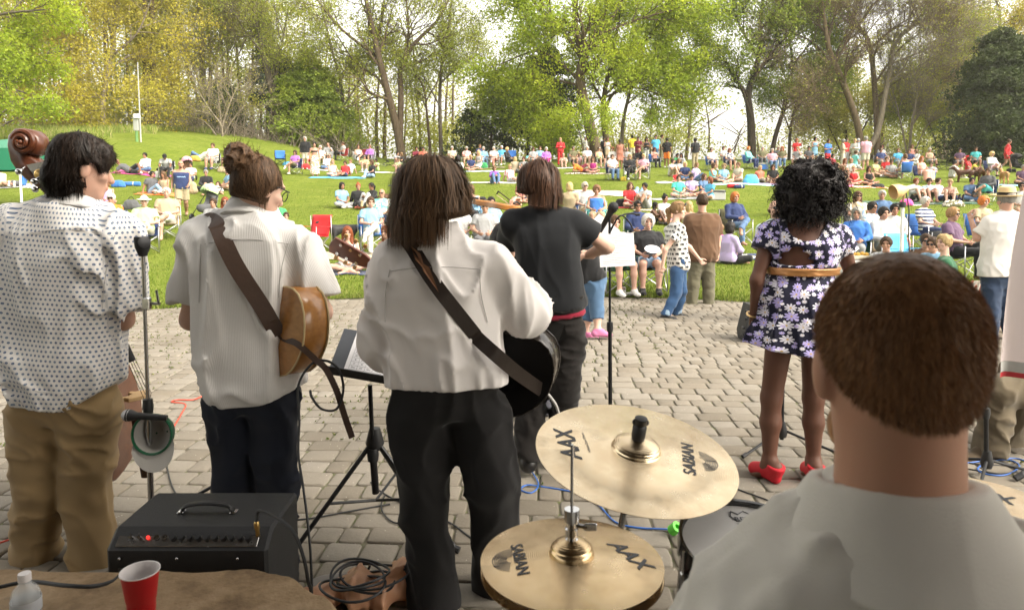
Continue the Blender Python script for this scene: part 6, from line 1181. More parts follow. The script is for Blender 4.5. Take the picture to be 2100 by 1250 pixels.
def sheet(label, o, ex, ey, nz, w_, h_, lines, kind='text', parent=None):
 t = thing('sheet_music', label, 'sheet music', o); M_ = np.stack([ex, ey, nz], 1); MB().box(ex * w_ / 2 + ey * h_ / 2, (w_, h_, .0008), M_).build('paper', PAPER, t, False); q = MB(); r = np.random.RandomState(int(w_ * 1e4))
 if kind == 'grid':
  V, Fs = text_mesh('C    Am    F    G', h_ * .05); q.add(V @ M_.T + ex * w_ * .4 + ey * h_ * .92 + nz * .001, Fs)
  for i in range(lines + 1): q.box(ex * w_ * .5 + ey * h_ * (.08 + .68 * i / lines) + nz * .0009, (w_ * .82, .0009, .0004), M_)
  for j in range(6): q.box(ex * w_ * (.09 + .82 * j / 5) + ey * h_ * .42 + nz * .0009, (.0009, h_ * .68, .0004), M_)
  nm = ['Dm', 'A7', 'Gm', 'C', '%', 'F', '%', 'Dm', 'Gm', 'A7']
  for i in range(lines):
   for j in range(5): V, Fs = text_mesh(nm[(i * 3 + j) % 10], h_ * .045); q.add(V @ M_.T + ex * w_ * (.17 + .82 * j / 5) + ey * h_ * (.08 + .68 * (i + .5) / lines) + nz * .001, Fs)
 else:
  for i in range(lines): w2 = w_ * r.uniform(.35, .85); q.box(ex * (w_ * .08 + w2 / 2) + ey * h_ * (.93 - .88 * i / lines) + nz * .0009, (w2, h_ * .008, .0004), M_)
 q.build('printed_lines', PINK_, t, False); return t
sheet('chord chart sheet lying on the music stand desk', sh_, ex, up_, nz_, .215, .255, 8, 'grid')
V, Fs = text_mesh('PROLINE', .034); q = MB(); pz = P(765, 935, mb_[1])[2]; q.add([(v[1] * -.6, -.0185, v[0] + pz) for v in V], Fs); q.build('lettering', plain('red_white_ink', (.5, .06, .05), .5), t, False)
cb = A(P(312, 1100, 2.75)[0], 2.75, 0); ct = P(293, 520, 2.70)
t = tripod('chrome microphone stand with a crank beside the bass player', cb, ct, 'microphone_stand', 'stand', .1, .3, (.4, 2.5, 4.6), .0095, CHR)
q = MB(); a_ = P(301, 622, 2.71) - cb; q.box(a_, (.03, .025, .05), None, .004); q.tube([a_ + A(.01, 0, 0), a_ + A(.055, -.005, 0)], .006, 8); q.tube([a_ + A(.05, -.005, 0), a_ + A(.043, -.005, .055)], .005, 8); q.build('crank', CHR, t)
mc = P(292, 498, 2.70); t = thing('stage_microphone', 'stubby black side address microphone on top of the chrome stand', 'microphone', mc); MB().lathe([(0, -.062), (.018, -.062), (.022, -.05), (.033, -.02), (.036, .018), (.034, .028), (0, .028)], (0, 0, 0), n=18).build('body', plain('matte_black', (.014, .014, .015), .75), t); q = MB(); q.lathe([(0, 0), (.026, 0), (.028, .006), (.022, .010), (0, .010)], (.018, -.022, .005), (.75, -.66, 0), 18); q.build('front_ring', plain('grey_grille', (.08, .08, .085), .5, .5), t)
t.scale = (.85,) * 3; hc_ = P(312, 890, 2.68); t = thing('baseball_cap', 'green and white baseball cap hanging upside down on the chrome stand', 'cap', hc_); GCAP = cloth('cap_green', (.012, .10, .045)); WCAP = cloth('cap_white', (.50, .48, .45)); cu_ = nrm(P(322, 935, 2.66) - P(310, 845, 2.68)); cf_ = nrm((.05, -.85, .1)); cf_ = nrm(cf_ - cu_ * (cf_ @ cu_)); cs_ = np.cross(cu_, cf_)
def bowl(r1, r2, d0, n=28, m=9):
 V = [cs_ * r1 * math.cos(a) * math.sin(b_) + cu_ * r2 * math.sin(a) * math.sin(b_) - cf_ * d0 * math.cos(b_) for b_ in np.linspace(.02, 1.57, m) for a in np.arange(n) * 2 * math.pi / n]; return V, [(i * n + j, i * n + (j + 1) % n, (i + 1) * n + (j + 1) % n, (i + 1) * n + j) for i in range(m - 1) for j in range(n)]
MB().add(*bowl(.080, .082, .10)).build('crown', GCAP, t); MB().add(*bowl(.072, .074, .09)).build('lining', WCAP, t); q = MB(); q.tube([cs_ * .077 * math.cos(a) + cu_ * .079 * math.sin(a) for a in np.linspace(0, 2 * math.pi, 33)], .010, 6, flat=.5); q.build('sweatband', GCAP, t)
br = [(.078 * math.cos(a), .078 * math.sin(a)) for a in np.linspace(.25, 2.9, 14)]; br2 = [(.084 * math.cos(a), .045 + .105 * math.sin(a)) for a in np.linspace(.12, 3.02, 14)]; V = [cs_ * x + cu_ * y + cf_ * .0 for x, y in br] + [cs_ * x + cu_ * y + cf_ * .012 for x, y in br2] + [cs_ * x + cu_ * y - cf_ * .004 for x, y in br] + [cs_ * x + cu_ * y + cf_ * .008 for x, y in br2]; n = 14
MB().add(V, [(i, i + 1, n + i + 1, n + i) for i in range(n - 1)] + [(2 * n + i, 3 * n + i, 3 * n + i + 1, 2 * n + i + 1) for i in range(n - 1)] + [(n + i, n + i + 1, 3 * n + i + 1, 3 * n + i) for i in range(n - 1)]).build('brim', WCAP, t)
for sg in (-1, 1): MB().ball(cs_ * sg * .022 + cu_ * .01 - cf_ * .085, .004, 6).build('eyelet', GCAP, t)
mic('silver microphone clipped low on the chrome stand above the cap', P(262, 851, 2.66), (-1, -.1, .1), .024, .15, plain('silver_grille', (.42, .42, .43), .4, .8, .3, 300, .8))
ct = P(1250, 445, 4.15); cb = A(P(1251, 1000, 4.15)[0], 4.15, 0); tripod('tall black microphone stand at centre stage holding lyric sheets', cb, ct, 'microphone_stand', 'stand', .12, .3, (.3, 2.4, 4.5), .0095); mic('round headed black microphone at the top of the centre stand', P(1258, 424, 4.12), (.35, -.5, .8), .031, .19)
q = thing('microphone_boom', 'thin black gooseneck booms curving right from the centre stand', 'boom', P(1254, 470, 4.15)); b = P(1254, 470, 4.15)
MB().tube([p - b for p in spline([P(1250, 478, 4.15), P(1268, 446, 4.15), P(1290, 438, 4.18), P(1308, 440, 4.2)])], .005, 6).build('upper_boom', BLK, q); MB().tube([p - b for p in spline([P(1252, 470, 4.15), P(1272, 442, 4.15), P(1290, 455, 4.18), P(1298, 470, 4.2)])], .005, 6).build('lower_boom', BLK, q); MB().box(P(1308, 440, 4.2) - b, (.03, .014, .016), None, .004).build('clip', BPL, q)
o = P(1231, 548, 4.10); ex = nrm(P(1304, 544, 4.12) - o); ey = nrm(P(1226, 482, 4.12) - o); ey = nrm(ey - ex * (ey @ ex)); nz2 = np.cross(ex, ey); sheet('sheet of lyrics fixed upright on the centre stand', o, ex, ey, nz2, .217, .198, 17)
o = P(1206, 462, 4.28); ex = nrm(P(1248, 496, 4.22) - o); ey = nrm(P(1222, 442, 4.3) - o); ey = nrm(ey - ex * (ey @ ex)); sheet('second lyric page folded back behind the fiddler\'s arm', o, ex, ey, np.cross(ex, ey), .172, .104, 8)
sb = A(P(1600, 1000, 4.32)[0], 4.32, 0); tripod('black tripod microphone stand in front of the singer', sb, P(1608, 560, 4.32), 'microphone_stand', 'stand', .12, .36, (-2.6, -.5, 1.5), .010)
sp_ = G(1530, 697); t = thing('monitor_speaker', 'black stage speaker with grab knobs on the paving beside the singer', 'speaker', sp_ + A(.1, 0, 0)); MB().prism([(-.15, 0), (.18, 0), (.18, .22), (.1, .41), (-.10, .42), (-.17, .1)], (0, 0, 0), (1, 0, 0), (0, 0, 1), (0, -1, 0), .3, .02).build('cabinet', plain('moulded_black', (.03, .03, .032), .6, 0, .3, 60, .3), t, True, 30); MB().lathe([(.10, 0), (.11, .012), (.09, .015), (.03, .0), (0, .004)], (0.03, -.152, .2), (0, -1, 0), 24).build('cone', BPL, t)
for z in (.08, .16, .26, .35): MB().box((-.17 + .04 * (z > .2), -.1, z), (.05, .03, .03), None, .006).build('knob', BPL, t)
vb = P(1062, 428, 4.34); t = thing('violin', 'violin held up at the fiddler\'s left shoulder', 'violin', vb); vx, vy, vz = frame((-.75, .62, .12), (.1, .0, 1)); MB().prism(bout(.355, .104, .055, .083), (0, 0, 0), vx, vy, vz, .035, .006).build('body', varnish('violin_varnish', (.35, .14, .03), (.45, .2, .05)), t); MB().tube([vx * .35 + vz * .014, vx * .50 + vz * .016], .011, 8).build('neck', ROSE, t); MB().box(vx * .40 + vz * .026, (.26, .026, .006), np.stack([vx, vy, vz], 1), .002).build('fingerboard', BPL, t); MB().tube([vx * (.50 + .02 * i) + vz * (.016 - .006 * i + .012 * (i > 3)) for i in range(6)], [.012, .011, .010, .010, .012, .010], 8).build('scroll', ROSE, t); MB().tube([vy * .05 + vz * .03, vx * .02 + vz * .045 + vy * .0, vx * .03 - vy * .05 + vz * .03], .006, 6).build('chin_rest', BPL, t)
bs, be = P(1196, 522, 4.08), P(1022, 392, 4.55); t = thing('violin_bow', 'wooden violin bow held in the fiddler\'s right hand', 'bow', bs); d_ = be - bs; MB().tube([A(0, 0, 0), d_ * .5 + A(0, 0, -.006), d_], [.0055, .005, .0042], 8).build('stick', plain('dark_bow_wood', (.035, .02, .014), .4), t); MB().tube([d_, d_ + A(-.012, 0, -.022)], [.006, .004], 6).build('tip', BPL, t); MB().box((d_ * .5) + A(-.010, 0, -.024), (.006, .001, .001)).build('hair_ferrule', CHR, t); MB().tube([A(-.01, 0, -.022), d_ + A(-.012, 0, -.024)], .0028, 4).build('bow_hair', plain('bow_hair_cream', (.5, .42, .3), .7), t); MB().box(A(-.02, 0, -.012) + d_ * .06, (.04, .012, .02), None, .003).build('frog', BPL, t)
sc0 = P(58, 300, 2.98); nk0 = P(112, 425, 3.06); br_ = P(276, 812, 3.2); ax_ = nrm(br_ - sc0); fr_ = nrm(A(.98, .12, .3)); fr_ = nrm(fr_ - ax_ * (fr_ @ ax_)); sd_ = np.cross(ax_, fr_)
t = thing('upright_bass', 'reddish brown upright bass with carved scroll beside the man in polka dots', 'double bass', A(br_[0], br_[1], 0)); b = A(br_[0], br_[1], 0)
sx_ = A(1, 0, 0); sz_ = A(0, 0, 1); s2 = 2.98 / F
spi = [(P(58 + (10 + 25 * (1 - k / 30)) * math.cos(.9 * math.pi + k * .42) - 4, 297 - (9 + 25 * (1 - k / 30)) * math.sin(.9 * math.pi + k * .42), 2.98 - .02 * k / 30), .020 - .010 * k / 30) for k in range(26)]
q = MB(); yv = A(.25, 1, .1); yv = nrm(yv)
outl = [(30, 330), (25, 300), (28, 280), (42, 266), (60, 265), (78, 270), (90, 284), (91, 302), (84, 316), (74, 320), (66, 316), (90, 335), (104, 352), (128, 400), (112, 410), (84, 385), (60, 368), (42, 350)]
pc = P(58, 300, 2.98); q.prism([((x - 58) * s2, (300 - y) * s2) for x, y in outl], pc - b, sx_, sz_, A(0, -1, 0), .075, .010); q.build('scroll', BAS, t, True, 50)
for sg in (-1, 1):
 cu2 = MB(); pts = [pc + A(((24 - 19 * k / 34) * math.cos(2.8 - k * .38) + 4) * s2, sg * (.040 + .022 * k / 34), ((24 - 19 * k / 34) * math.sin(2.8 - k * .38) + 6) * s2) - b for k in range(35)]; cu2.tube(pts, [.013 - .005 * k / 34 for k in range(35)], 8); cu2.build('volute', BAS, t); MB().ball(pc + A(4 * s2, sg * .058, 6 * s2) - b, .011, 8).build('volute_eye', BAS, t)
mp_ = P(84, 355, 2.935); mb = MB(); mb.prism([(-.06, .035), (.02, .05), (.085, -.055), (.03, -.095)], mp_ - b, sx_, sz_, A(0, -1, 0), .003); mb.build('tuner_plate', plain('nickel_plate', (.30, .29, .26), .35, .9), t); MB().lathe([(0, 0), (.022, 0), (.022, .01), (.012, .016), (0, .016)], mp_ + A(0, -.003, -.005) - b, (0, -1, 0), 16).build('tuner_gear', BRS, t)
for (x0, y0, x1, y1) in ((96, 352, 70, 372), (52, 340, 38, 352), (92, 378, 72, 388)): p_, e_ = P(x0, y0, 2.95), P(x1, y1, 2.9); q = MB(); q.tube([p_ - b, e_ - b], .006, 8); q.ball(e_ - b, (.016, .008, .014), 8); q.build('tuning_peg', CHR, t)
q = MB(); q.tube([P(108, 395, 3.0) - b, nk0 - b, P(182, 575, 3.1) - b], [.032, .030, .036], 10); q.build('neck', BAS, t)
q = MB(); q.tube([P(112, 400, 2.97) - b, P(262, 742, 3.12) - b], [.024, .038], 10, flat=.5, up=fr_); q.build('fingerboard', BPL, t)
b0 = P(150, 545, 3.3); ax_ = nrm(P(214, 1060, 3.3) - b0); fr_ = nrm(A(1, .05, .12) - ax_ * (A(1, .05, .12) @ ax_)); sd_ = np.cross(ax_, fr_); oo = bout(1.08, .33, .19, .25, 26); foot_ = b0 + ax_ * 1.08
q = MB(); q.prism([(1.08 - x, y) for x, y in oo], b0 - b, ax_, sd_, fr_, .18, .012); q.build('body', BAS, t, True, 50)
q = MB(); q.prism([(-.07, 0), (-.055, .03), (-.075, .06), (-.045, .10), (0, .115), (.045, .10), (.075, .06), (.055, .03), (.07, 0), (.04, 0), (.02, .03), (-.02, .03), (-.04, 0)], br_ - b - fr_ * .05, sd_, fr_, ax_, .02, .003); q.build('bridge', plain('maple_bridge', (.50, .33, .16), .6), t)
q = MB(); tp0 = br_ + ax_ * .10 + fr_ * .012; q.tube([tp0 - b, tp0 + ax_ * .30 - b], [.042, .026], 8, flat=.4, up=fr_); q.build('tailpiece', varnish('tailpiece_wood', (.03, .012, .008), (.05, .02, .012)), t)
q = MB()
for i in range(4): o_ = sd_ * (i - 1.5) * .016; q.tube([P(112, 398, 2.965) + o_ * .6 - b, br_ + fr_ * .06 + o_ * 1.6 - b, tp0 + fr_ * .02 + o_ - b], .0016, 4)
q.build('strings', CHR, t); q = MB(); q.tube([foot_ - b, A(foot_[0] + ax_[0] * .1, foot_[1] + .03, 0.0) - A(b[0], b[1], 0)], .008, 8); q.build('end_pin', CHR, t)
def cable(label, px, r=.0042, m=None, cat='cable', pts3=None, name='cable'):
 pts = spline([G(*p) + A(0, 0, r + .001) for p in px] if pts3 is None else pts3, 8); o = MB().tube(pts, r, 6).build(name, m or RUB, None); tag(o, label, cat); return o
cable('blue cable looping across the paving under the crash cymbal', [(1062, 880), (1066, 920), (1085, 960), (1104, 995), (1090, 1012), (1068, 1008), (1080, 998), (1110, 1000), (1180, 1012), (1225, 1035), (1262, 1072), (1310, 1086), (1375, 1090), (1420, 1102), (1480, 1120)], .0045, BLUC)
cable('black cable running right behind the crash cymbal to the drum', [(1470, 985), (1500, 1002), (1560, 1022), (1620, 1042), (1700, 1060)], .004); cable('black cable curving down between the black trouser legs', [(760, 990), (790, 1015), (860, 1050), (920, 1075), (960, 1102), (985, 1120)])
cable('black cable lying from the amplifier to the music stand', [(600, 1068), (640, 1066), (700, 1056), (760, 1045), (800, 1035)]); cable('short black cable looping beside the music stand legs', [(790, 1015), (782, 1035), (786, 1055), (806, 1072), (840, 1076)])
cable('thin black cable trailing from the cap to the stand foot', [(338, 935), (345, 970), (355, 1005), (375, 1035)]); cable('red cable at the far left foot of the bass player', [(-40, 1130), (30, 1105), (95, 1075), (135, 1045), (150, 1040)], .005, REDC); cable('red cable looping on the paving right of the hanging cap', [(355, 880), (372, 850), (380, 830), (352, 826), (365, 822), (395, 822), (418, 812)], .005, REDC)
cable('red cable on the paving at the right edge', [(2060, 838), (2090, 855), (2130, 870)], .005, REDC); cable('blue cable coil beside the boots at the right edge', [(1960, 955), (2000, 950), (2040, 945), (2075, 948), (2090, 960), (2060, 978), (2020, 975), (2005, 962), (2030, 950), (2080, 942), (2120, 955)], .0045, BLUC); cable('black cable bundle beside the blue coil at right', [(1960, 948), (2010, 955), (2060, 958), (2085, 968), (2050, 975), (1980, 962)], .004)
gx = P(548, 1055, 2.05); cable('black cable looping from the amplifier plug down to the ground', None, .0055, None, 'cable', [A(ac[0] + .213, 2.085, az + .03), A(ac[0] + .222, 2.09, az + .065), P(570, 1062, 2.03), P(602, 1090, 1.98), P(622, 1140, 1.95), P(632, 1190, 1.95), P(640, 1235, 1.97), A(P(645, 1250, 2.0)[0], 2.0, .02)])
cable('long black instrument cable hanging from the honey guitar', None, .005, None, 'cable', [P(636, 800, 2.6), P(640, 815, 2.58), P(660, 838, 2.57), P(690, 838, 2.57), P(704, 800, 2.57), P(696, 760, 2.58), P(672, 740, 2.6), P(640, 745, 2.6), P(612, 790, 2.58), P(614, 860, 2.55), P(612, 930, 2.5), P(622, 1000, 2.42), P(632, 1080, 2.36), P(638, 1160, 2.34), A(P(640, 1230, 2.36)[0], 2.36, .01)])
cable('white instrument lead plugged into the black guitar', None, .007, plain('white_cable', (.6, .58, .55), .5), 'cable', [P(1122, 806, 2.73), P(1132, 818, 2.73), P(1142, 835, 2.74), P(1150, 870, 2.76), P(1150, 930, 2.8)])
gcl = MB().tube([q for q in spline([P(-12, 1205, 1.75), P(60, 1192, 1.78), P(140, 1200, 1.74), P(200, 1200, 1.76), P(255, 1182, 1.86)], 8)], .0055, 8)
gcl.V = [(v[0], v[1], max(v[2], STZ + .006) if v[1] < 1.9 else v[2]) for v in gcl.V]; tag(gcl.build('cable', RUB), 'thick black cable lying across the stone ledge', 'cable')
tp_ = G(1378, 1096); o = MB().lathe([(.012, 0), (.026, 0), (.026, .045), (.012, .045), (.012, 0)], tp_ + A(0, 0, .022), (.3, -.4, .5), 18).build('tape_roll', plain('lime_tape', (.12, .62, .05), .5)); tag(o, 'bright green roll of tape on the blue cable', 'tape')
pb_ = G(765, 1232); bagm = NG('peach_plastic_bag'); m = bagm.fin((.62, .34, .20), .35, 0, .4); tr = bagm.n('BsdfTranslucent'); tr.inputs[0].default_value = (.6, .35, .22, 1); mx = bagm.n('MixShader'); mx.inputs[0].default_value = .35; bagm.t.links.new(bagm.b.outputs[0], mx.inputs[1]); bagm.t.links.new(tr.outputs[0], mx.inputs[2]); bagm.t.links.new(mx.outputs[0], bagm.out.inputs[0])
def crumple(X, Y, Z): return (.05 * (np.abs(2 * vnoise(X * 9, Y * 9, Z * 9) - 1) - .4) + .025 * (np.abs(2 * vnoise(X * 22, Y * 22, Z * 22) - 1) - .4)).astype(np.float32)
V, Q = sdf([ell(pb_ + A(0, 0, .05), (.16, .10, .07)), ell(pb_ + A(-.17, -.03, .04), (.09, .07, .06)), ell(pb_ + A(.12, .03, .06), (.08, .08, .07))], .007, .03, [((0, 0, .003), (0, 0, -1))], crumple, 0); o = link('plastic_bag', mesh('plastic_bag', V, Q, False), None, m); tag(o, 'crumpled peach plastic bag on the paving holding coiled cable', 'bag')
q = MB(); r = np.random.RandomState(8)
for i in range(5): c0 = pb_ + A(r.normal(-.02, .02), -.06 + r.normal(0, .02), .10 + .010 * i); rx, ry = r.uniform(.10, .15), r.uniform(.07, .10); q.tube([c0 + A(rx * math.cos(a), ry * math.sin(a), .012 * math.sin(a * 2 + i)) for a in np.linspace(0, 2 * math.pi, 33)], .005, 6)
tag(q.build('cable_coil', RUB), 'coil of black cable on the peach plastic bag', 'cable')
cable('black cable running from the coil to the black trousers', None, .005, None, 'cable', [pb_ + A(-.02, .05, .12), P(740, 1212, 2.7), P(790, 1205, 2.75), P(835, 1208, 2.8), A(P(860, 1220, 2.8)[0], 2.8, .01)])
gs = G(668, 1232); fake = dict(anL=gs + A(0, 0, .09), knL=gs + A(0, 0, .5), ft=A(.55, .2, 0)); o = link('sneaker', mesh('sneaker', *sdf(foot_prims(fake, 'L', 1.0, .012), .006, .015, [(gs + A(0, 0, .085), (0, 0, 1)), (gs + A(0, 0, .002), (0, 0, -1))])), None, cloth('grey_canvas', (.22, .20, .18))); tag(o, 'grey canvas sneaker on the paving beside the amplifier', 'shoe')
lg = thing('stand_foot', 'black padded leg of a floor stand behind the khaki trousers', 'stand', G(60, 1022)); MB().tube([P(-60, 990, 3.75) - A(lg.location), P(135, 1026, 3.65) - A(lg.location)], .017, 10).build('tube', BPL, lg); MB().tube([P(112, 1021, 3.66) - A(lg.location), P(136, 1027, 3.65) - A(lg.location)], .024, 10).build('end_cap', BLK, lg)
lg = thing('boom_stand', 'folded black microphone stand legs on the paving behind the amplifier', 'stand', G(410, 1030)); L_ = A(lg.location); MB().tube([G(362, 1048) + A(0, 0, .02) - L_, P(448, 990, 3.45) - L_], .009, 8).build('leg', BLK, lg); MB().tube([P(405, 1015, 3.4) - L_, G(452, 1038) + A(0, 0, .02) - L_], .008, 8).build('leg', BLK, lg); MB().ball(P(446, 990, 3.45) - L_, .018, 8).build('joint', BPL, lg)
wc_ = G(1120, 850); o = link('bandana', mesh('bandana', *sdf([ell(wc_ + A(0, 0, .05), (.10, .06, .05)), ell(wc_ + A(.06, .03, .04), (.06, .05, .04))], .008, .02, [((0, 0, .003), (0, 0, -1))], crumple)), None, CLOTH['print']); o.color = (.05, .05, .06, 1); tag(o, 'white patterned cloth bundle on the paving behind the black guitar', 'cloth')
def banner():
 n, m_ = 40, 26; V = []; o = P(2052, 742, 3.3)
 TL, BL = P(2103, 395, 3.45), P(2052, 742, 3.3); TR, BR = P(2420, 300, 3.35), P(2420, 748, 3.2); top_up = (TL - BL) * .35
 for i in range(n + 1):
  u = i / n
  for j in range(m_ + 1):
   v = j / m_; p = (BL * (1 - u) + BR * u) * (1 - v) + ((TL + top_up) * (1 - u) + (TR + top_up) * u) * v; fold = .045 * math.sin((u * (2.2 + v * 1.5)) * 9 + 2.5 * v) * (.25 + u) + .02 * math.sin(u * 31 + v * 4); V.append(p + A(0, fold, 0))
 Fs = [(i * (m_ + 1) + j, (i + 1) * (m_ + 1) + j, (i + 1) * (m_ + 1) + j + 1, i * (m_ + 1) + j + 1) for i in range(n) for j in range(m_)]; t = thing('canvas_banner', 'white canvas side sheet with a red lower hem at the right edge', 'banner', o); g = NG('banner_canvas'); m = g.fin((.66, .58, .57), .85, 0, .1); tr = g.n('BsdfTranslucent'); tr.inputs[0].default_value = (.7, .6, .58, 1); mx = g.n('MixShader'); mx.inputs[0].default_value = .35; g.t.links.new(g.b.outputs[0], mx.inputs[1]); g.t.links.new(tr.outputs[0], mx.inputs[2]); g.t.links.new(mx.outputs[0], g.out.inputs[0])
 V = np.array(V) - o; link('sheet', mesh('sheet', V, Fs), t, m); bt = [V[i * (m_ + 1)] for i in range(n + 1)]
 for nm, z0_, z1_, mm in (('grey_hem', .0, -.052, plain('grey_hem_cloth', (.42, .42, .40), .8)), ('red_hem', -.053, -.078, plain('red_hem_cloth', (.42, .02, .03), .6))):
  W = [p + A(0, -.003, z) for p in bt for z in (z0_, z1_)]; link(nm, mesh(nm, W, [(2 * i, 2 * i + 1, 2 * i + 3, 2 * i + 2) for i in range(n)]), t, mm)
banner()
t = tripod('black stand pole behind the drummer at the right edge', G(2022, 978), P(2022, 740, G(2022, 978)[1]), 'music_stand', 'stand', .10, .3, (.1, 2.2, 4.0), .010);
lg = thing('stand_foot', 'rubber tipped black stand leg at the right edge of the paving', 'stand', G(2085, 988)); L_ = A(lg.location); MB().tube([A(0, 0, .02), P(2140, 930, 3.9) - L_], .012, 8).build('tube', BLK, lg); MB().tube([A(-.01, 0, .018), A(.03, 0, .04)], .018, 8).build('rubber_foot', BPL, lg)
J = joints(4.25, dict(pel=(2160, 790), neck=(2190, 560), head=(2185, 500), hf=(-.9, .3, -.1), shL=(2170, 590, -.2), shR=(2180, 590, .2), elL=(2150, 680, -.2), wrL=(2100, 720, -.1), elR=(2150, 680, .2), wrR=(2100, 720, .1), hipL=(2155, 800, -.1), hipR=(2155, 800, .1), knL=(2045, 800, -.12), knR=(2085, 765, .1), anL=(2032, 920, -.1), anR=(2060, 900, .15), ft=(-.95, -.1, -.05)))
t, b = fgroot('seated person in olive trousers and hiking boots behind the white banner', J); fgbody(J, b, t, SKL, 1, h=.012); part('shirt', sdf(top_prims(J), .012, .03), b, t, cloth('grey_knit', (.2, .2, .2))); part('trousers', sdf(bottom_prims(J, 1, False, 1.0, 'pants', .018, .01, .01), .010, .03, (), folds(.016, 7, 6, 30)), b, t, cloth('olive_cotton', (.125, .10, .065))); fgshoes(J, b, t, cloth('boot_suede', (.09, .065, .04)), 1.15, .014, .06, 'boot'); part('hair', hair_geo('short', J), b, t, HAIR)
st2 = thing('folding_stool', 'folding stool under the person in olive trousers at the right edge', 'stool', A(J['pel'][0], J['pel'][1], 0)); zz = J['pel'][2] - .125; MB().box((0, 0, zz), (.36, .34, .03), None, .01).build('seat', BPL, st2)
for sx in (-1, 1): MB().tube([(sx * .15, -.14, zz), (-sx * .15, -.14, .01)], .011, 8).build('leg', CHR, st2); MB().tube([(sx * .15, .14, zz), (-sx * .15, .14, .01)], .011, 8).build('leg', CHR, st2)
def stander(label, d, spec, top, bot, hairk, hairc, skin, S=1, fem=False, w=1, sleeve='short', topm=None, botm=None, bkind='pants', shoes=None, hem=None, uvpat=False, off=.016, loose=.008, bflare=.0, sl=.6, h=.012):
 J = joints(d, spec); t, b = fgroot(label, J); z0 = b[2]; fgbody(J, b, t, skin, S, fem, w, h, .007, .006)
 tp = sdf(top_prims(J, S, fem, w, sleeve, off, .3, t0=.06, loose=loose, sl=sl), h, .03, hem or [], folds(.010, 8, 2.5, 3)); ax = [(J['pel'] - A(0, 0, .1), J['neck'], .16, (0, -1, 0)), (J['shR'], J['elR'], .07, (0, -1, 0)), (J['shL'], J['elL'], .07, (0, -1, 0))]
 part('shirt', tp, b, t, topm, ax); part({'pants': 'trousers'}.get(bkind, bkind), sdf(bottom_prims(J, S, fem, w, bkind, .014, .004, bflare), h, .03, (), folds(.010, 7, 6, 5)), b, t, botm)
 if hairk: part('hair', hair_geo(hairk, J, S, .008, folds(.008, 26, 6)), b, t, hairmat('hair_' + hairc, HAIRC[hairc]))
 if shoes: fgshoes(J, b, t, shoes, S)
 return t, b, J
t, b, J = stander('woman in an elephant print tee and cuffed jeans dancing at the edge of the paving', 9.35, dict(pel=(1392, 545), neck=(1384, 457), head=(1391, 430), hf=(.93, -.36, -.05), shL=(1372, 472, .16), shR=(1396, 470, -.16), elL=(1414, 507, .18), wrL=(1434, 531, .22), elR=(1364, 512, -.18), wrR=(1359, 545, -.16), hipL=(1394, 556, .09), hipR=(1388, 556, -.09), knL=(1398, 596, .06), knR=(1386, 600, -.10), anL=(1388, 640, .12), anR=(1366, 644, -.12), ft=(.85, -.5, -.1)), None, None, 'pony', 'l', SKP, .96, True, .9, topm=uvcloth('elephant_print', (.62, .61, .58), pat_elephants), botm=cloth('blue_denim', (.035, .08, .17)), hem=[(P(1390, 553, 9.3), (0, 0, -1))], shoes=plain('black_sandal', (.02, .02, .02), .5), loose=.012, sl=.5)
for sd in 'LR': a = J['an' + sd]; u = nrm(J['kn' + sd] - a); part('cuff', sdf([cone(a + u * .05, a - u * .01, .066, .068, True)], .01, .01), b, t, cloth('denim_cuff', (.25, .34, .44)))
child('sunglasses', mesh('sunglasses', *[(lambda V, Q: (V - b, Q))(*hat_geo('glasses', {**J, 'head': J['head'] + A(0, 0, .075)}))][0]), t, CLOTH['plain'], COL['black'])
q = MB(); aw_ = J['elL'] * .55 + J['wrL'] * .45
t, b, J = stander('heavy man in a brown tee and olive trousers standing with his back to the stage', 10.5, dict(pel=(1438, 528), neck=(1440, 438), head=(1440, 414), hf=(.15, .98, 0), shL=(1416, 450), shR=(1466, 450), elL=(1410, 490), wrL=(1412, 520, -.05), elR=(1474, 488), wrR=(1472, 522, -.06), hipL=(1427, 540), hipR=(1450, 540), knL=(1422, 582), knR=(1453, 582), anL=(1418, 622), anR=(1453, 624), ftL=(-.8, .4, -.1), ftR=(.7, .5, -.1)), None, None, 'buzz', 'n', SKL, 1.02, False, 1.18, topm=cloth('brown_cotton', (.115, .062, .034)), botm=cloth('olive_twill', (.125, .115, .075)), hem=[(P(1440, 541, 10.5), (0, 0, -1))], shoes=plain('brown_shoe2', (.10, .06, .03), .6), loose=.03, bflare=.012, sl=.78)
t, b, J = stander('person in a black tee, denim shorts and pink sneakers half hidden by the fiddler', 7.85, dict(pel=(1212, 582), neck=(1186, 480), head=(1180, 452), hf=(.35, .93, -.1), shL=(1166, 494, .05), shR=(1212, 500, -.05), elL=(1180, 545, .2), wrL=(1205, 560, .3), elR=(1222, 540, .1), wrR=(1228, 535, .3), hipL=(1205, 592, .05), hipR=(1222, 592, -.05), knL=(1206, 640, .1), knR=(1224, 636, -.05), anL=(1200, 682, .05), anR=(1226, 676, -.1), ft=(.9, .25, -.1)), None, None, 'long', 'n', SKP, .93, True, 1.0, topm=cloth('black_cotton2', (.014, .014, .015)), botm=cloth('mid_denim', (.07, .13, .22)), bkind='capri', hem=[(P(1212, 577, 7.8), (.3, 0, -1))], shoes=cloth('pink_mesh', (.50, .16, .30)))
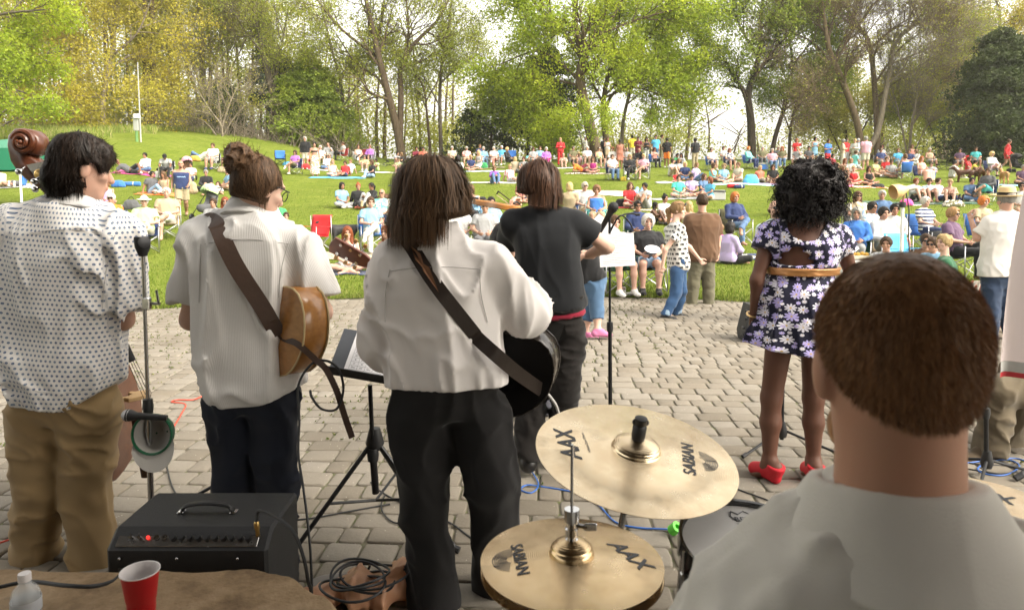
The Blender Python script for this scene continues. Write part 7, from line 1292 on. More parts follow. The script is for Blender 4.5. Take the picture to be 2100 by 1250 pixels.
t, b, J = stander('man in a straw fedora and white short sleeved shirt playing at the right edge', 7.8, dict(pel=(2048, 575), neck=(2064, 435), head=(2064, 410), hf=(.1, .99, -.1), shL=(2030, 456), shR=(2098, 456), elL=(2004, 488, .08), wrL=(1992, 452, .16), elR=(2106, 500, .05), wrR=(2096, 520, .25), hipL=(2034, 592), hipR=(2062, 592), knL=(2032, 645), knR=(2068, 645), anL=(2032, 692), anR=(2072, 692), ft=(0, 1, -.1)), None, None, 'buzz', 'g', SKL, 1.0, False, 1.02, topm=cloth('white_linen', (.72, .69, .64)), botm=cloth('dark_blue_denim', (.035, .055, .10)), hem=[(P(2048, 565, 7.8), (.05, 0, -1))], shoes=BPL, loose=.03, sl=.72)
hc = J['head'] - b; ha = A(-.02, -.06, 1); fd = MB(); fd.lathe([(.0, .155), (.05, .160), (.078, .145), (.088, .10), (.094, .055), (.125, .050), (.158, .062), (.160, .058), (.125, .044), (.09, .046), (0, .05)], hc, ha, 32); hat_ = fd.build('straw_hat', plain('straw_weave', (.62, .46, .24), .8, 0, .2, 200, .5), t); MB().lathe([(.0955, .056), (.0945, .090), (.091, .091), (.093, .056)], hc, ha, 32).build('hat_band', cloth('black_band', (.015, .013, .012)), hat_)
t, b, J = stander('blond boy in a dark green tee facing left above the drummer\'s head', 7.9, dict(pel=(1940, 600), neck=(1938, 527), head=(1936, 497), hf=(-.97, -.2, 0), shL=(1938, 541, -.13), shR=(1944, 541, .13), elL=(1946, 570, -.17), wrL=(1935, 592, -.15), elR=(1950, 570, .17), wrR=(1938, 592, .15), hipL=(1940, 606, -.07), hipR=(1940, 606, .07), knL=(1936, 650, -.08), knR=(1938, 650, .08), anL=(1940, 690, -.08), anR=(1942, 690, .08), ft=(-1, 0, -.1)), None, None, 'short', 'y', SKP, .74, False, 1.05, topm=cloth('green_jersey', (.035, .12, .06)), botm=cloth('navy_shorts', (.03, .04, .08)), bkind='shorts', shoes=BPL, h=.010)
t, b, J = stander('bearded man in glasses and a pale mint shirt behind the singer\'s shoulder', 8.9, dict(pel=(1590, 545), neck=(1592, 452), head=(1590, 427), hf=(-.1, -1, 0), shL=(1617, 470), shR=(1563, 470), elL=(1622, 510), wrL=(1600, 540, -.2), elR=(1558, 510), wrR=(1580, 540, -.2), hipL=(1603, 560), hipR=(1578, 560), knL=(1604, 610), knR=(1576, 610), anL=(1604, 658), anR=(1576, 658), ft=(0, -1, -.1)), None, None, 'fringe', 'n', SKP, .97, topm=cloth('mint_cotton', (.50, .62, .56)), botm=cloth('tan_twill', (.30, .24, .16)), shoes=BPL, loose=.02)
V, Q = hat_geo('glasses', J); part('glasses', (V, Q), b, t, BPL); f_ = nrm(J['hf']); part('beard', sdf([ell(J['head'] + f_ * .06 + A(0, 0, -.085), (.05, .045, .04)), ell(J['head'] + f_ * .09 + A(0, 0, -.055), (.026, .014, .010))], .007, .01), b, t, hairmat('beard_brown', (.10, .05, .025)))
STEEL = plain('chair_steel', (.42, .42, .43), .35, .8); BSTEEL = plain('chair_black_steel', (.02, .02, .022), .4, .5)
def _quad_cloth(P4, n=7, sag=.03, dirn=(0, 0, -1), th=.008):
 a, b_, c, d = [A(p) for p in P4]; V = []
 for s in (0, 1):
  for i in range(n):
   for j in range(n):
    u, v = i / (n - 1), j / (n - 1); V.append((a * (1 - u) + b_ * u) * (1 - v) + (d * (1 - u) + c * u) * v + A(dirn) * (sag * 16 * u * (1 - u) * v * (1 - v) + th * s))
 m = n * n; f = lambda i, j: i * n + j; Fs = []
 for i in range(n - 1):
  for j in range(n - 1): Fs += [(f(i, j), f(i + 1, j), f(i + 1, j + 1), f(i, j + 1)), (m + f(i, j), m + f(i, j + 1), m + f(i + 1, j + 1), m + f(i + 1, j))]
 rim = [f(i, 0) for i in range(n)] + [f(n - 1, j) for j in range(1, n)] + [f(i, n - 1) for i in range(n - 2, -1, -1)] + [f(0, j) for j in range(n - 2, 0, -1)]
 for k in range(len(rim)): a1, b1 = rim[k], rim[(k + 1) % len(rim)]; Fs.append((a1, m + a1, m + b1, b1))
 return V, Fs
def _chair_parts():
 q = MB(); q.add(*_quad_cloth([(-.27, -.26, .42), (.27, -.26, .42), (.26, .22, .36), (-.26, .22, .36)], 7, .035)); seat = mesh('seat', q.V, q.F)
 q = MB(); q.add(*_quad_cloth([(-.26, .22, .36), (.26, .22, .36), (.28, .37, .88), (-.28, .37, .88)], 7, .05, (0, 1, -.1))); back = mesh('backrest', q.V, q.F)
 arms = []
 for sx in (-1, 1): q = MB(); q.add(*_quad_cloth([(sx * .25, -.28, .63), (sx * .33, -.28, .63), (sx * .33, .28, .60), (sx * .25, .28, .60)], 4, .008)); arms.append(mesh('armrest', q.V, q.F))
 legs = []
 for p, e in (((-.29, -.28, .62), (-.29, -.30, .01)), ((.29, -.28, .62), (.29, -.30, .01)), ((-.29, .30, .86), (-.28, .34, .01)), ((.29, .30, .86), (.28, .34, .01))): legs.append(mesh('leg', *(lambda m_: (m_.V, m_.F))(MB().tube([p, e], .011, 6))))
 q = MB()
 for p, e in (((-.27, -.27, .40), (.29, -.30, .03)), ((.27, -.27, .40), (-.29, -.30, .03)), ((-.27, -.27, .40), (-.28, .34, .03)), ((.27, -.27, .40), (.28, .34, .03)), ((-.27, .24, .36), (-.29, -.30, .03)), ((.27, .24, .36), (.29, -.30, .03)), ((-.26, .24, .36), (.28, .34, .03)), ((.26, .24, .36), (-.28, .34, .03))): q.tube([p, e], .010, 6)
 return seat, back, arms, legs, mesh('cross_frame', q.V, q.F)
_CH = _chair_parts()
def chair(loc, yaw, col, label, steel=True, group=None, S=1):
 t = thing('camp_chair', label, 'folding chair', loc, math.radians(yaw), group); t.scale = (S,) * 3; m = STEEL if steel else BSTEEL
 child('seat', _CH[0], t, CLOTH['plain'], COL[col]); child('backrest', _CH[1], t, CLOTH['plain'], COL[col])
 for a in _CH[2]: child('armrest', a, t, CLOTH['plain'], COL[col])
 for a in _CH[3]: child('leg', a, t, m, (1, 1, 1))
 child('cross_frame', _CH[4], t, m, (1, 1, 1)); return t
OFF = dict(C=.33, K=.55, L=.80, Z=.50, S=.46, X=.46, D=.46, H=.46, B=.46, T=0, A=0, U=0, W=.05, R=.1, Y=.5, N=0)
def at_ground(px, py, pose, yaw, S):
 g = G(px, py); o = OFF[pose] * S * math.cos(math.radians(yaw)); y = g[1] + o; x = g[0] * y / g[1]; return A(x, y, float(terr(x, y)))
def crowd(rows, group):
 for row in rows.strip().split('\n'):
  f, label = row.split('|'); f = f.split(); px, py, pose, yaw, S, sex, skin, top, bot, hair, hat, shoes = f[:12]; ext = f[12:]; px, py, yaw, S = float(px), float(py), float(yaw), float(S)
  pt = lambda s: None if s == '-' else tuple(s.split('.')); loc = at_ground(px, py, pose, yaw, S); d = loc[1]; w_ = 1.0
  for e in ext:
   if e.startswith('w='): w_ = float(e[2:])
  person(loc, pose, yaw, S, label.strip(), pt(top), pt(bot), pt(hair), skin, sex == 'f', pt(hat), w_, None if shoes == '-' else shoes, group, 'gl' in ext, .012 if d < 17.5 else .017)
  for e in ext:
   if e.startswith('ch='): c = e[3:].split('.'); lb = ' under the ' + ' '.join(label.split()[:9]); lb = c[1].replace('_', ' ') + lb; chair(loc, yaw, c[0], ' '.join((lb + ' at ' + c[2].replace('_', ' ')).split()[:16]) if len((lb + c[2].replace('_', ' ')).split()) < 16 else ' '.join(lb.split()[:16]), len(c) < 4, 'folding chairs of the audience')
crowd("""
8 332 K 20 1 f a tank.coral short.denim long.n - - gl | long haired woman in sunglasses on the bank above the green canopy
24 336 K -10 1 m a tee.dgrey pants.dgrey short.k beanie.dgrey black | man in a dark beanie on the bank above the green canopy
46 386 L -60 1 m a tee.blue shorts.dgrey short.n - - | man in a blue tee sitting on a checked blanket behind the canopy leg
4 388 L 60 1 m a tee.cream shorts.tan short.n - white | person with outstretched legs at the far left under the canopy
268 358 R 10 1 m c tee.dgrey shorts.black bald.k - white | bald man in a dark grey tee lounging on the pink blanket
300 357 C -5 1 m b long.grey.plaid pants.denim short.k - black | man in a checked shirt sitting cross legged on the pink blanket
323 364 C 170 .5 m b tee.white short.white short.k - - | toddler in white near the woman bending over in her chair
343 372 B 15 1 f c tee.lgrey pants.black short.k cap.black - ch=black.black_camp_chair.the_upper_left | woman in a dark cap bending forward from a black chair
392 388 S 10 .85 m b tee.white pants.navy short.k - white | child behind the man in the dark tank top
312 400 Z 60 1 m b tee.dgrey pants.ldenim short.k - olive | man in a grey tee and jeans turning to the long haired woman beside him
338 401 C -5 1 f b tank.tan pants.white long.m - - | long haired woman in a tan top and white trousers on the orange blanket
222 424 C 10 1 f a tank.lav short.hpink bob.m - - | girl in a blue lavender tank top sitting cross legged on the lawn
190 428 L -30 1 m a tee.black shorts.tan short.n - olive | person in hiking shoes lying behind the polka dot shoulder
437 353 S 0 1.05 m a tee.white shorts.grey short.n - navy w=1.35 ch=black.black_camp_chair.the_bank_on_the_left | heavy man in a white tee sitting in a black chair below the bank
410 330 R -170 1 m a tee.white pants.denim short.n - - | person lying on the grass beside the orange basket
424 395 C 15 1 f a jacket.black pants.black short.g - black gl | woman in sunglasses and a black jacket with white piping on the lawn
436 404 Y 0 1 m a tee.lgrey shorts.lgrey short.n - - | man in a light grey tee leaning back on the lawn behind the stroller
470 392 C -40 1 m a tee.lblue shorts.tan short.n - white | person in light blue half hidden by the bun wearing guitarist
474 350 S -30 1 f a tee.white shorts.navy short.g - - | person by the dark chair next to the heavy man in white
440 480 C 10 1 m a tee.grey pants.dgrey short.n - black | photographer crouching behind the guitarist with a long black lens
462 478 Z 25 1 f a tank.rust short.rust long.r - - gl | long red haired woman in sunglasses holding a phone up
570 478 Z 30 1 m a tee.green pants.ldenim short.n - white | person in a bright green tee beyond the glasses of the bun wearing guitarist
588 498 L 15 .8 m p tee.grey shorts.grey short.n - white | brown haired boy lying in front of the red chair
""", 'audience on the left of the lawn')
crowd("""
605 360 X -10 1 f a tee.violet shorts.olive bob.n - white ch=navy.navy_camp_chair.the_left_back_row | woman in a purple tee with crossed legs in a navy chair
627 347 T 0 1.04 m a jacket.black shorts.cream bob.g - white | grey haired person in a black hoodie and pale shorts standing up the slope
634 345 S 15 .8 f b tank.orange short.red short.n - red | child in orange beside the standing person in the black hoodie
646 361 T 20 1 f a band.black longskirt.tan.print short.k beanie.lgrey - | woman in a grey beanie with bare midriff and patterned long trousers standing
658 346 S 20 1 m a tee.white pants.tan short.w - white ch=white.white_camp_chair.the_left_back_row | white haired person in a white shirt behind the woman in the beanie
673 337 D 10 1 m a tee.grey shorts.black bald.k - black ch=grey.grey_camp_chair.the_left_back_row | man in a grey tee resting his chin on his hand up the slope
672 349 C 20 1 f a long.white pants.denim long.n sunhat.cream - | woman in a wide white sun hat sitting on a blanket
702 331 X -50 1 m a tee.lgrey pants.black short.n - black ch=red.red_and_orange_camp_chair.the_trees_left_of_centre | man in a grey tee sitting sideways by the red and orange sunburst chair
682 364 C 30 1 f p tank.white short.lblue long.y - - | blond woman in a white tank top on the turquoise blanket
707 366 L -5 .92 m b tee.red shorts.navy short.n - - | boy in a bright red tee on the turquoise blanket
717 360 L -20 .9 m p tee.lblue.stripes shorts.grey short.l - - | boy in a striped tee leaning back behind the boy in red
736 340 X 30 1 f a tank.white skirt.black short.n - white ch=white.white_camp_chair.the_trees_left_of_centre | woman in a white tank top and black skirt turned to her neighbour
758 339 S -15 1 f a jacket.violet skirt.black short.m - white ch=grey.grey_camp_chair.the_trees_left_of_centre | woman in a purple cardigan sitting near the trees
748 352 K 10 1 m a tee.pyellow shorts.cream short.n cap.grey white | man in a pale yellow tee and grey cap sitting on the grass
773 352 K -20 .75 f c tee.lgreen short.lgreen bob.k - - | little dark haired girl in light green
763 366 Z -40 1 f a tee.black pants.ldenim bob.m - white | woman in black with raised denim knee next to the girl in green
814 341 K 40 1 m a tee.grey pants.dgrey short.k - white | man in grey sitting close to a blond woman by the bicycle
826 342 K -50 1 f a tee.black shorts.black bob.l - - | woman in black leaning on the man by the bicycle
819 357 K 0 .95 f p tee.lgreen short.navy short.n cap.olive - | woman in a cap and light green tee with hands at her face
822 384 R 150 .9 f b tee.tan pants.navy long.m - - | person stretched out on the grass behind the long brown hair
701 428 C 40 1 f b tee.lblue pants.grey bob.k - white | woman in a light blue tee sitting cross legged leftmost of three friends
737 432 L 25 1 f a jacket.black pants.black bun.r - tan | red bunned woman in a black cardigan in the middle of three friends
767 430 K -40 1 f c long.black pants.lgrey pony.k - coral | dark haired woman in black with light grey leggings rightmost of three friends
783 492 S -5 1 m a tee.aqua.print shorts.navy bald.k - - gl w=1.3 ch=dgreen.dark_green_camp_chair.the_black_dog | bald man in mirrored sunglasses and a tropical print shirt
763 522 X 20 1 m p polo.lblue pants.white short.n - white ch=blue.bright_blue_camp_chair.the_grey_dog | young man in a pale blue shirt and white trousers in a blue chair
714 563 C 15 1 f p tank.white short.grey long.r - - | auburn haired girl with sunglasses on her head sitting on a navy mat
796 560 C -25 1 f p tank.black short.black long.r - - | red haired woman looking down beside the long haired guitarist
""", 'audience left of centre')
crowd("""
868 346 D 5 1 m b polo.coral shorts.tan short.k - - ch=tan.tan_camp_chair.the_dark_pines | man in an orange red polo drinking from a blue cup
855 345 S 20 1 f b tee.maroon shorts.tan short.k - - | person in maroon behind the drinking man in orange red
890 355 C 0 1 m a tee.orange shorts.tan short.n - - gl | man in an orange tee and sunglasses just above the long brown hair
918 358 K 10 1 f a tee.black pants.denim short.n - - | woman in a black top drinking beside the red cooler
927 343 S 0 1 m p polo.cream shorts.tan short.g cap.white white ch=green.green_camp_chair.the_red_cooler | older man in a white cap and beige polo
957 344 S 0 1 m a polo.red.stripes shorts.tan short.g sunhat.cream - ch=dgreen.green_camp_chair.the_cooler's_right | man in a red striped polo and pale hat with folded arms
966 351 C 5 1 f a polo.navy short.tan short.y - - gl | woman in sunglasses and a navy polo on the striped picnic blanket
983 348 N -30 1 f p dress.lgrey skirt.lgrey long.y - - | kneeling blond woman in a grey dress aiming a camera
985 338 S 25 1 f a tee.navy pants.denim short.m - - | woman in navy mostly hidden behind the white haired woman
992 344 S 15 1 f p long.lblue pants.ldenim short.w - white ch=lgrey.light_grey_camp_chair.the_green_bag | white haired woman in a light blue shirt turning aside
1013 344 X 10 1 m p tee.white pants.salmon short.w - white ch=brown.brown_camp_chair.the_dark_pines | white haired man in a white shirt and salmon trousers
1028 341 S -15 1 f a tee.sky short.tan short.w - white ch=grey.grey_camp_chair.the_dark_pines | short haired older woman in a sky blue tee
1042 347 S 60 1 f a jacket.black pants.black short.y - black | person in black hunched over behind the plaid shirt
1056 353 C 180 1 f a long.beige pants.tan long.y - - | blond woman in beige seen from behind
1074 356 C -10 1 m p tee.grey pants.dgrey short.n cap.maroon black | bearded man in a grey tee and maroon cap holding a toddler
1086 342 K 10 1 m a tee.aqua shorts.tan short.k cap.white - | man in an aqua tee and white cap beside the fiddler's head
1070 374 T -20 .52 f p tank.pink short.black bun.l - - | toddler in a pink top and black shorts standing on a blanket
1048 377 L 30 1 m p tee.red.plaid shorts.lgrey short.y - - gl | blond bearded man in a red plaid shirt and sunglasses
1013 379 K 15 .95 f a long.purple pants.denim bob.l - - gl | woman in a purple long sleeved top with wide spread knees
938 412 W 150 1 m c tee.white shorts.tan long.k - white | dreadlocked person in a white tee just beside the long brown hair
942 440 C 60 1 m b polo.white shorts.cream short.k - - | man in a white polo facing right half behind the long haired guitarist
966 482 H 0 1.05 f p tank.lblue pants.black bob.l - black w=1.45 ch=blue.blue_camp_chair.the_middle_of_the_lawn | heavy blond woman in a light blue tank top looking at her phone
945 540 S 5 1 f p polo.white pants.grey short.g - white gl | older woman in glasses and white behind the guitarist's shoulder
995 545 S 0 1.05 m a tee.grey pants.dgrey short.g - white gl w=1.2 ch=black.black_camp_chair.the_guitarist's_shoulder | grey haired man with glasses in a grey tee sitting in a black chair
1010 520 S 25 1 m a tee.lblue pants.navy short.k - white | dark haired young man smiling behind the man in the grey tee
1072 418 C -5 1 m a polo.salmon shorts.denim short.g - - | man in a salmon polo beside the fiddler's brown hair
""", 'audience at the middle of the lawn')
crowd("""
1094 347 S 10 1 m a tee.grey shorts.grey short.n cap.brown - | man in a grey tee and brown cap right of the fiddler's hair
1108 345 S 10 1 m a polo.lblue shorts.tan short.n - - ch=navy.navy_camp_chair.the_left_of_the_purple_shawl | man in a pale blue polo next to the purple shawl
1120 347 S -5 1 f p long.violet pants.magenta short.w - - ch=red.red_camp_chair.the_purple_shawl | white haired woman wrapped in a purple shawl
1149 340 A 0 1 f p long.red pants.red short.y - black | blond woman standing wrapped in a red blanket
1155 345 K 0 1 m p - shorts.tan bald.k - - gl | bare chested man hugging his knees in the back row
1176 344 S 10 1 m a tee.olive shorts.tan short.n cap.white - ch=grey.grey_camp_chair.the_straw_hat | man in an olive vest and white cap
1186 343 C 15 1 f a tank.pink short.tan long.l sunhat.straw - | woman in a big straw hat and pink tank top
1204 344 S -5 1 m p tee.white shorts.olive short.w - - w=1.3 ch=olive.olive_camp_chair.the_trunk_of_the_maple | broad man in a white tee in front of the maple trunk
1200 332 T 10 1 m b tee.grey.print shorts.grey short.g - black | person in a black and white print shirt standing by the maple
1214 334 T -15 .96 f c tank.teal skirt.teal bob.k - black | woman in a teal tank top standing by the maple trunk
1238 333 T 30 1 m a jacket.black pants.black short.k cap.olive black | man in a black jacket and cap standing beside a woman in white
1245 334 A 20 1 f a tank.white skirt.tan bun.l - white | woman in a white sleeveless top standing before the man in the black jacket
1229 346 S 20 1 f a tank.lgreen shorts.olive short.n cap.white - ch=black.black_camp_chair.the_round_black_disc | woman in a white cap behind the round black chair back
1256 347 S -10 1 f p jacket.white pants.white short.r - - gl | woman in a white jacket and sunglasses left of the rust dress
1192 354 R 20 1 m b tee.orange shorts.maroon short.k - - gl | man in a bright orange tee lying on the lawn
1216 357 C -10 1 f a tank.magenta short.black long.m - - | young woman in a magenta tank top beside the man in orange
1271 347 W 175 1.02 f c dress.rust skirt.rust pony.k - - | woman in a rust coloured dress walking away
1286 347 S 5 1 m a tee.grey shorts.grey bald.k - - gl ch=maroon.maroon_camp_chair.the_rust_dress | man in a grey tee and dark glasses beside the rust dress
1296 331 T 180 1.05 m d tee.yellow shorts.cream short.k - white | man in a bright yellow tee standing with his back turned
1308 334 A -20 1 m c tee.maroon shorts.maroon short.k - black | man in maroon standing next to the yellow tee
1325 336 A 5 1 f c tank.black pants.lgrey long.k - black | woman in a black tank top and light grey trousers standing
1310 349 D -10 1 m b long.black shorts.grey bald.k - - ch=black.black_camp_chair.the_standing_group | bald man in a black sweatshirt drinking in front of the standing group
1344 334 T -5 1.05 m a tee.sky pants.denim short.n - white | man in a bright sky blue tee standing
1356 332 T 60 1.06 m b jacket.olive pants.olive short.n - black | person in a dark olive jacket seen from the side
1367 344 T 150 1.06 m c tee.black shorts.orange short.k - white | man in a black tee and bright orange shorts standing
1342 345 H 15 1 f p tank.salmon pants.black long.v - black ch=blue.blue_camp_chair.the_orange_shorts | woman with dark red hair hunched in a blue chair
1256 372 S 10 1 m p tee.white pants.denim short.n - black ch=navy.navy_camp_chair.the_left_of_three_chairs | man in a white tee and jeans in the left of three chairs
1291 372 X -5 1 f p jacket.black pants.black long.y - white gl ch=black.black_camp_chair.the_middle_of_three_chairs | blond woman in black and sunglasses in the middle of three chairs
1319 371 X -20 1 f p tee.pink short.black short.y - - ch=dgrey.charcoal_camp_chair.the_right_of_three_chairs | blond woman in a pink and white tee in the right of three chairs
1290 428 C 20 1 f p tee.red short.white long.m - black | woman in a red tee sitting on a red mat
1306 408 Y 150 1 f a tee.ldenim pants.ldenim short.n - - | person in denim lying behind the couple with the red mat
1325 430 K -45 1 m b tee.white shorts.grey short.k - brown | bearded man in a white tee turned towards the woman in red
1200 472 S 10 1 m p tee.lgrey shorts.tan short.g cap.beige white ch=blue.blue_camp_chair.the_fiddler's_sleeve | man in a beige cap and light grey shirt in a blue chair
1223 484 S -5 1 m a tank.blue shorts.tan curly.m - - ch=aqua.aqua_camp_chair.the_lyric_sheets | curly haired man in a blue tank top in an aqua chair
1168 462 S 170 1 f a tee.tan shorts.tan bob.y - - | blond head just over the fiddler's shoulder
1338 462 K 60 .72 f d tank.brown short.black long.k - black | dark skinned girl drinking from a white bottle
1361 462 C 25 .95 f b tee.white short.lav bun.k - - | girl with a high dark bun in a white tee
1308 535 S 0 1 m b jacket.navy shorts.tan short.k - black gl ch=dgreen.dark_green_camp_chair.the_lyric_sheet | smiling man in glasses and a dark open jacket
1328 606 S -5 1 f p tee.black short.ldenim curly.w - black w=1.2 ch=black.black_camp_chair.the_edge_of_the_paving | white curly haired woman in black holding a paper plate
1262 609 S 15 1 m p tee.grey shorts.dgreen short.n - white ch=dgreen.dark_green_camp_chair.the_edge_of_the_paving | person with black socks and white sneakers behind the lyric sheet
1412 478 C 180 1 f a tank.tan short.tan long.y - - | long blond haired person seen from behind next to the elephant print tee
""", 'audience right of centre')
crowd("""
1387 346 K 20 1 m b tee.green shorts.navy short.k - - | man in a green tee sitting in the back row
1397 346 K -20 1 f b long.white pants.grey long.k - - | dark haired woman in a white shawl in the back row
1425 346 T 195 1.05 m d tee.black pants.khaki short.k - black | man in a black tee and khaki trousers standing alone with his head bowed
1376 364 K 40 1 m p tee.white shorts.khaki short.n - black | bearded man in white leaning back with one knee up
1391 362 C 5 1 f b tee.lgrey pants.grey pony.l - - | woman in a light grey top behind the blond woman in navy and grey
1404 371 C -5 1 f a tee.navy pants.denim bob.y - - | blond woman in a navy and grey tee holding a yellow drink
1427 373 Z 40 1 f a tee.lav pants.denim long.l - - | woman in a lavender tee looking to the right
1386 376 C 0 .6 f p tee.red short.red short.l - - | small child in red in front of the group on the white blanket
1459 352 S 5 1.05 m p tee.white shorts.navy short.n cap.white white w=1.3 ch=blue.blue_camp_chair.the_back_row_right | heavy man in a white tee and cap in a blue chair
1484 344 S 15 1 m a tee.lgrey shorts.tan short.n - - | person half hidden behind the woman in the patterned top
1496 352 S 5 1.03 f a tee.navy.print shorts.black bob.r - - gl w=1.2 ch=navy.navy_camp_chair.the_back_row_right | woman in a colourful patterned top and sunglasses
1461 374 C 50 1 f b tank.aqua short.denim bob.n - - w=1.2 | woman in an aqua tank top reaching to the blond woman
1483 377 C 5 1 f p tee.lblue short.black curly.y - - | blond woman in a light blue tee sitting cross legged
1513 375 Z -50 1.05 f a tee.cream short.cream short.m - - w=1.3 | heavy woman in a cream shirt turned to the left
1536 348 S 40 1.05 f p long.aqua pants.navy short.o - white w=1.3 ch=blue.royal_blue_camp_chair.the_big_trunk | heavy red haired woman in an aqua top
1563 346 S -10 1.03 m p tee.olive pants.dgrey short.w - white w=1.25 ch=teal.teal_camp_chair.the_blue_cooler | balding man in an olive tee drinking
1595 344 S -15 1 m a tee.dgrey pants.denim short.g sunhat.tan white | man in a wide tan hat and dark tee
1583 352 S -10 1 f p tee.pink pants.denim short.g - white w=1.2 ch=lblue.light_blue_camp_chair.the_tan_hat | grey haired woman in a pink print top
1603 346 S -20 1 f a tee.olive pants.denim long.o - - | long red blond haired woman beside the tan hat
1560 378 L 5 .95 f p long.coral pants.tan bob.y - brown | blond woman in a coral long sleeved top
1584 378 C -10 1 m b tee.black shorts.lgrey long.n - - | man with long hair in a black tee sitting cross legged
1390 408 C 5 1 m p tee.mint shorts.grey short.n - olive | boy in a mint green tee with his head tilted back
1417 405 C -5 1 m a tee.lav shorts.black short.k cap.black - | young man in a lavender tee and black cap
1442 404 C 25 1 f a tee.denim short.denim long.m - - | brown haired smiling woman next to the aqua shirt
1455 412 Z -60 1 f a tee.sky short.white long.r - - | woman in a sky blue tee seen from the side
1508 508 X 15 1 f a jacket.navy pants.denim bob.o - - ch=olive.olive_green_camp_chair.the_open_lawn | woman with short red blond hair and a navy jacket in a green chair
1493 540 C 120 1 f b jacket.lav pants.black bob.k - - | dark haired person in a lavender jacket behind the brown tee
1474 530 C 150 .9 m b tee.hpink shorts.dgrey short.l - - | child in bright pink behind the man in the brown tee
1612 440 S 160 1 m a tee.pink shorts.grey short.m - - | person with brown hair bent down behind the singer's curls
""", 'audience on the right of the lawn')
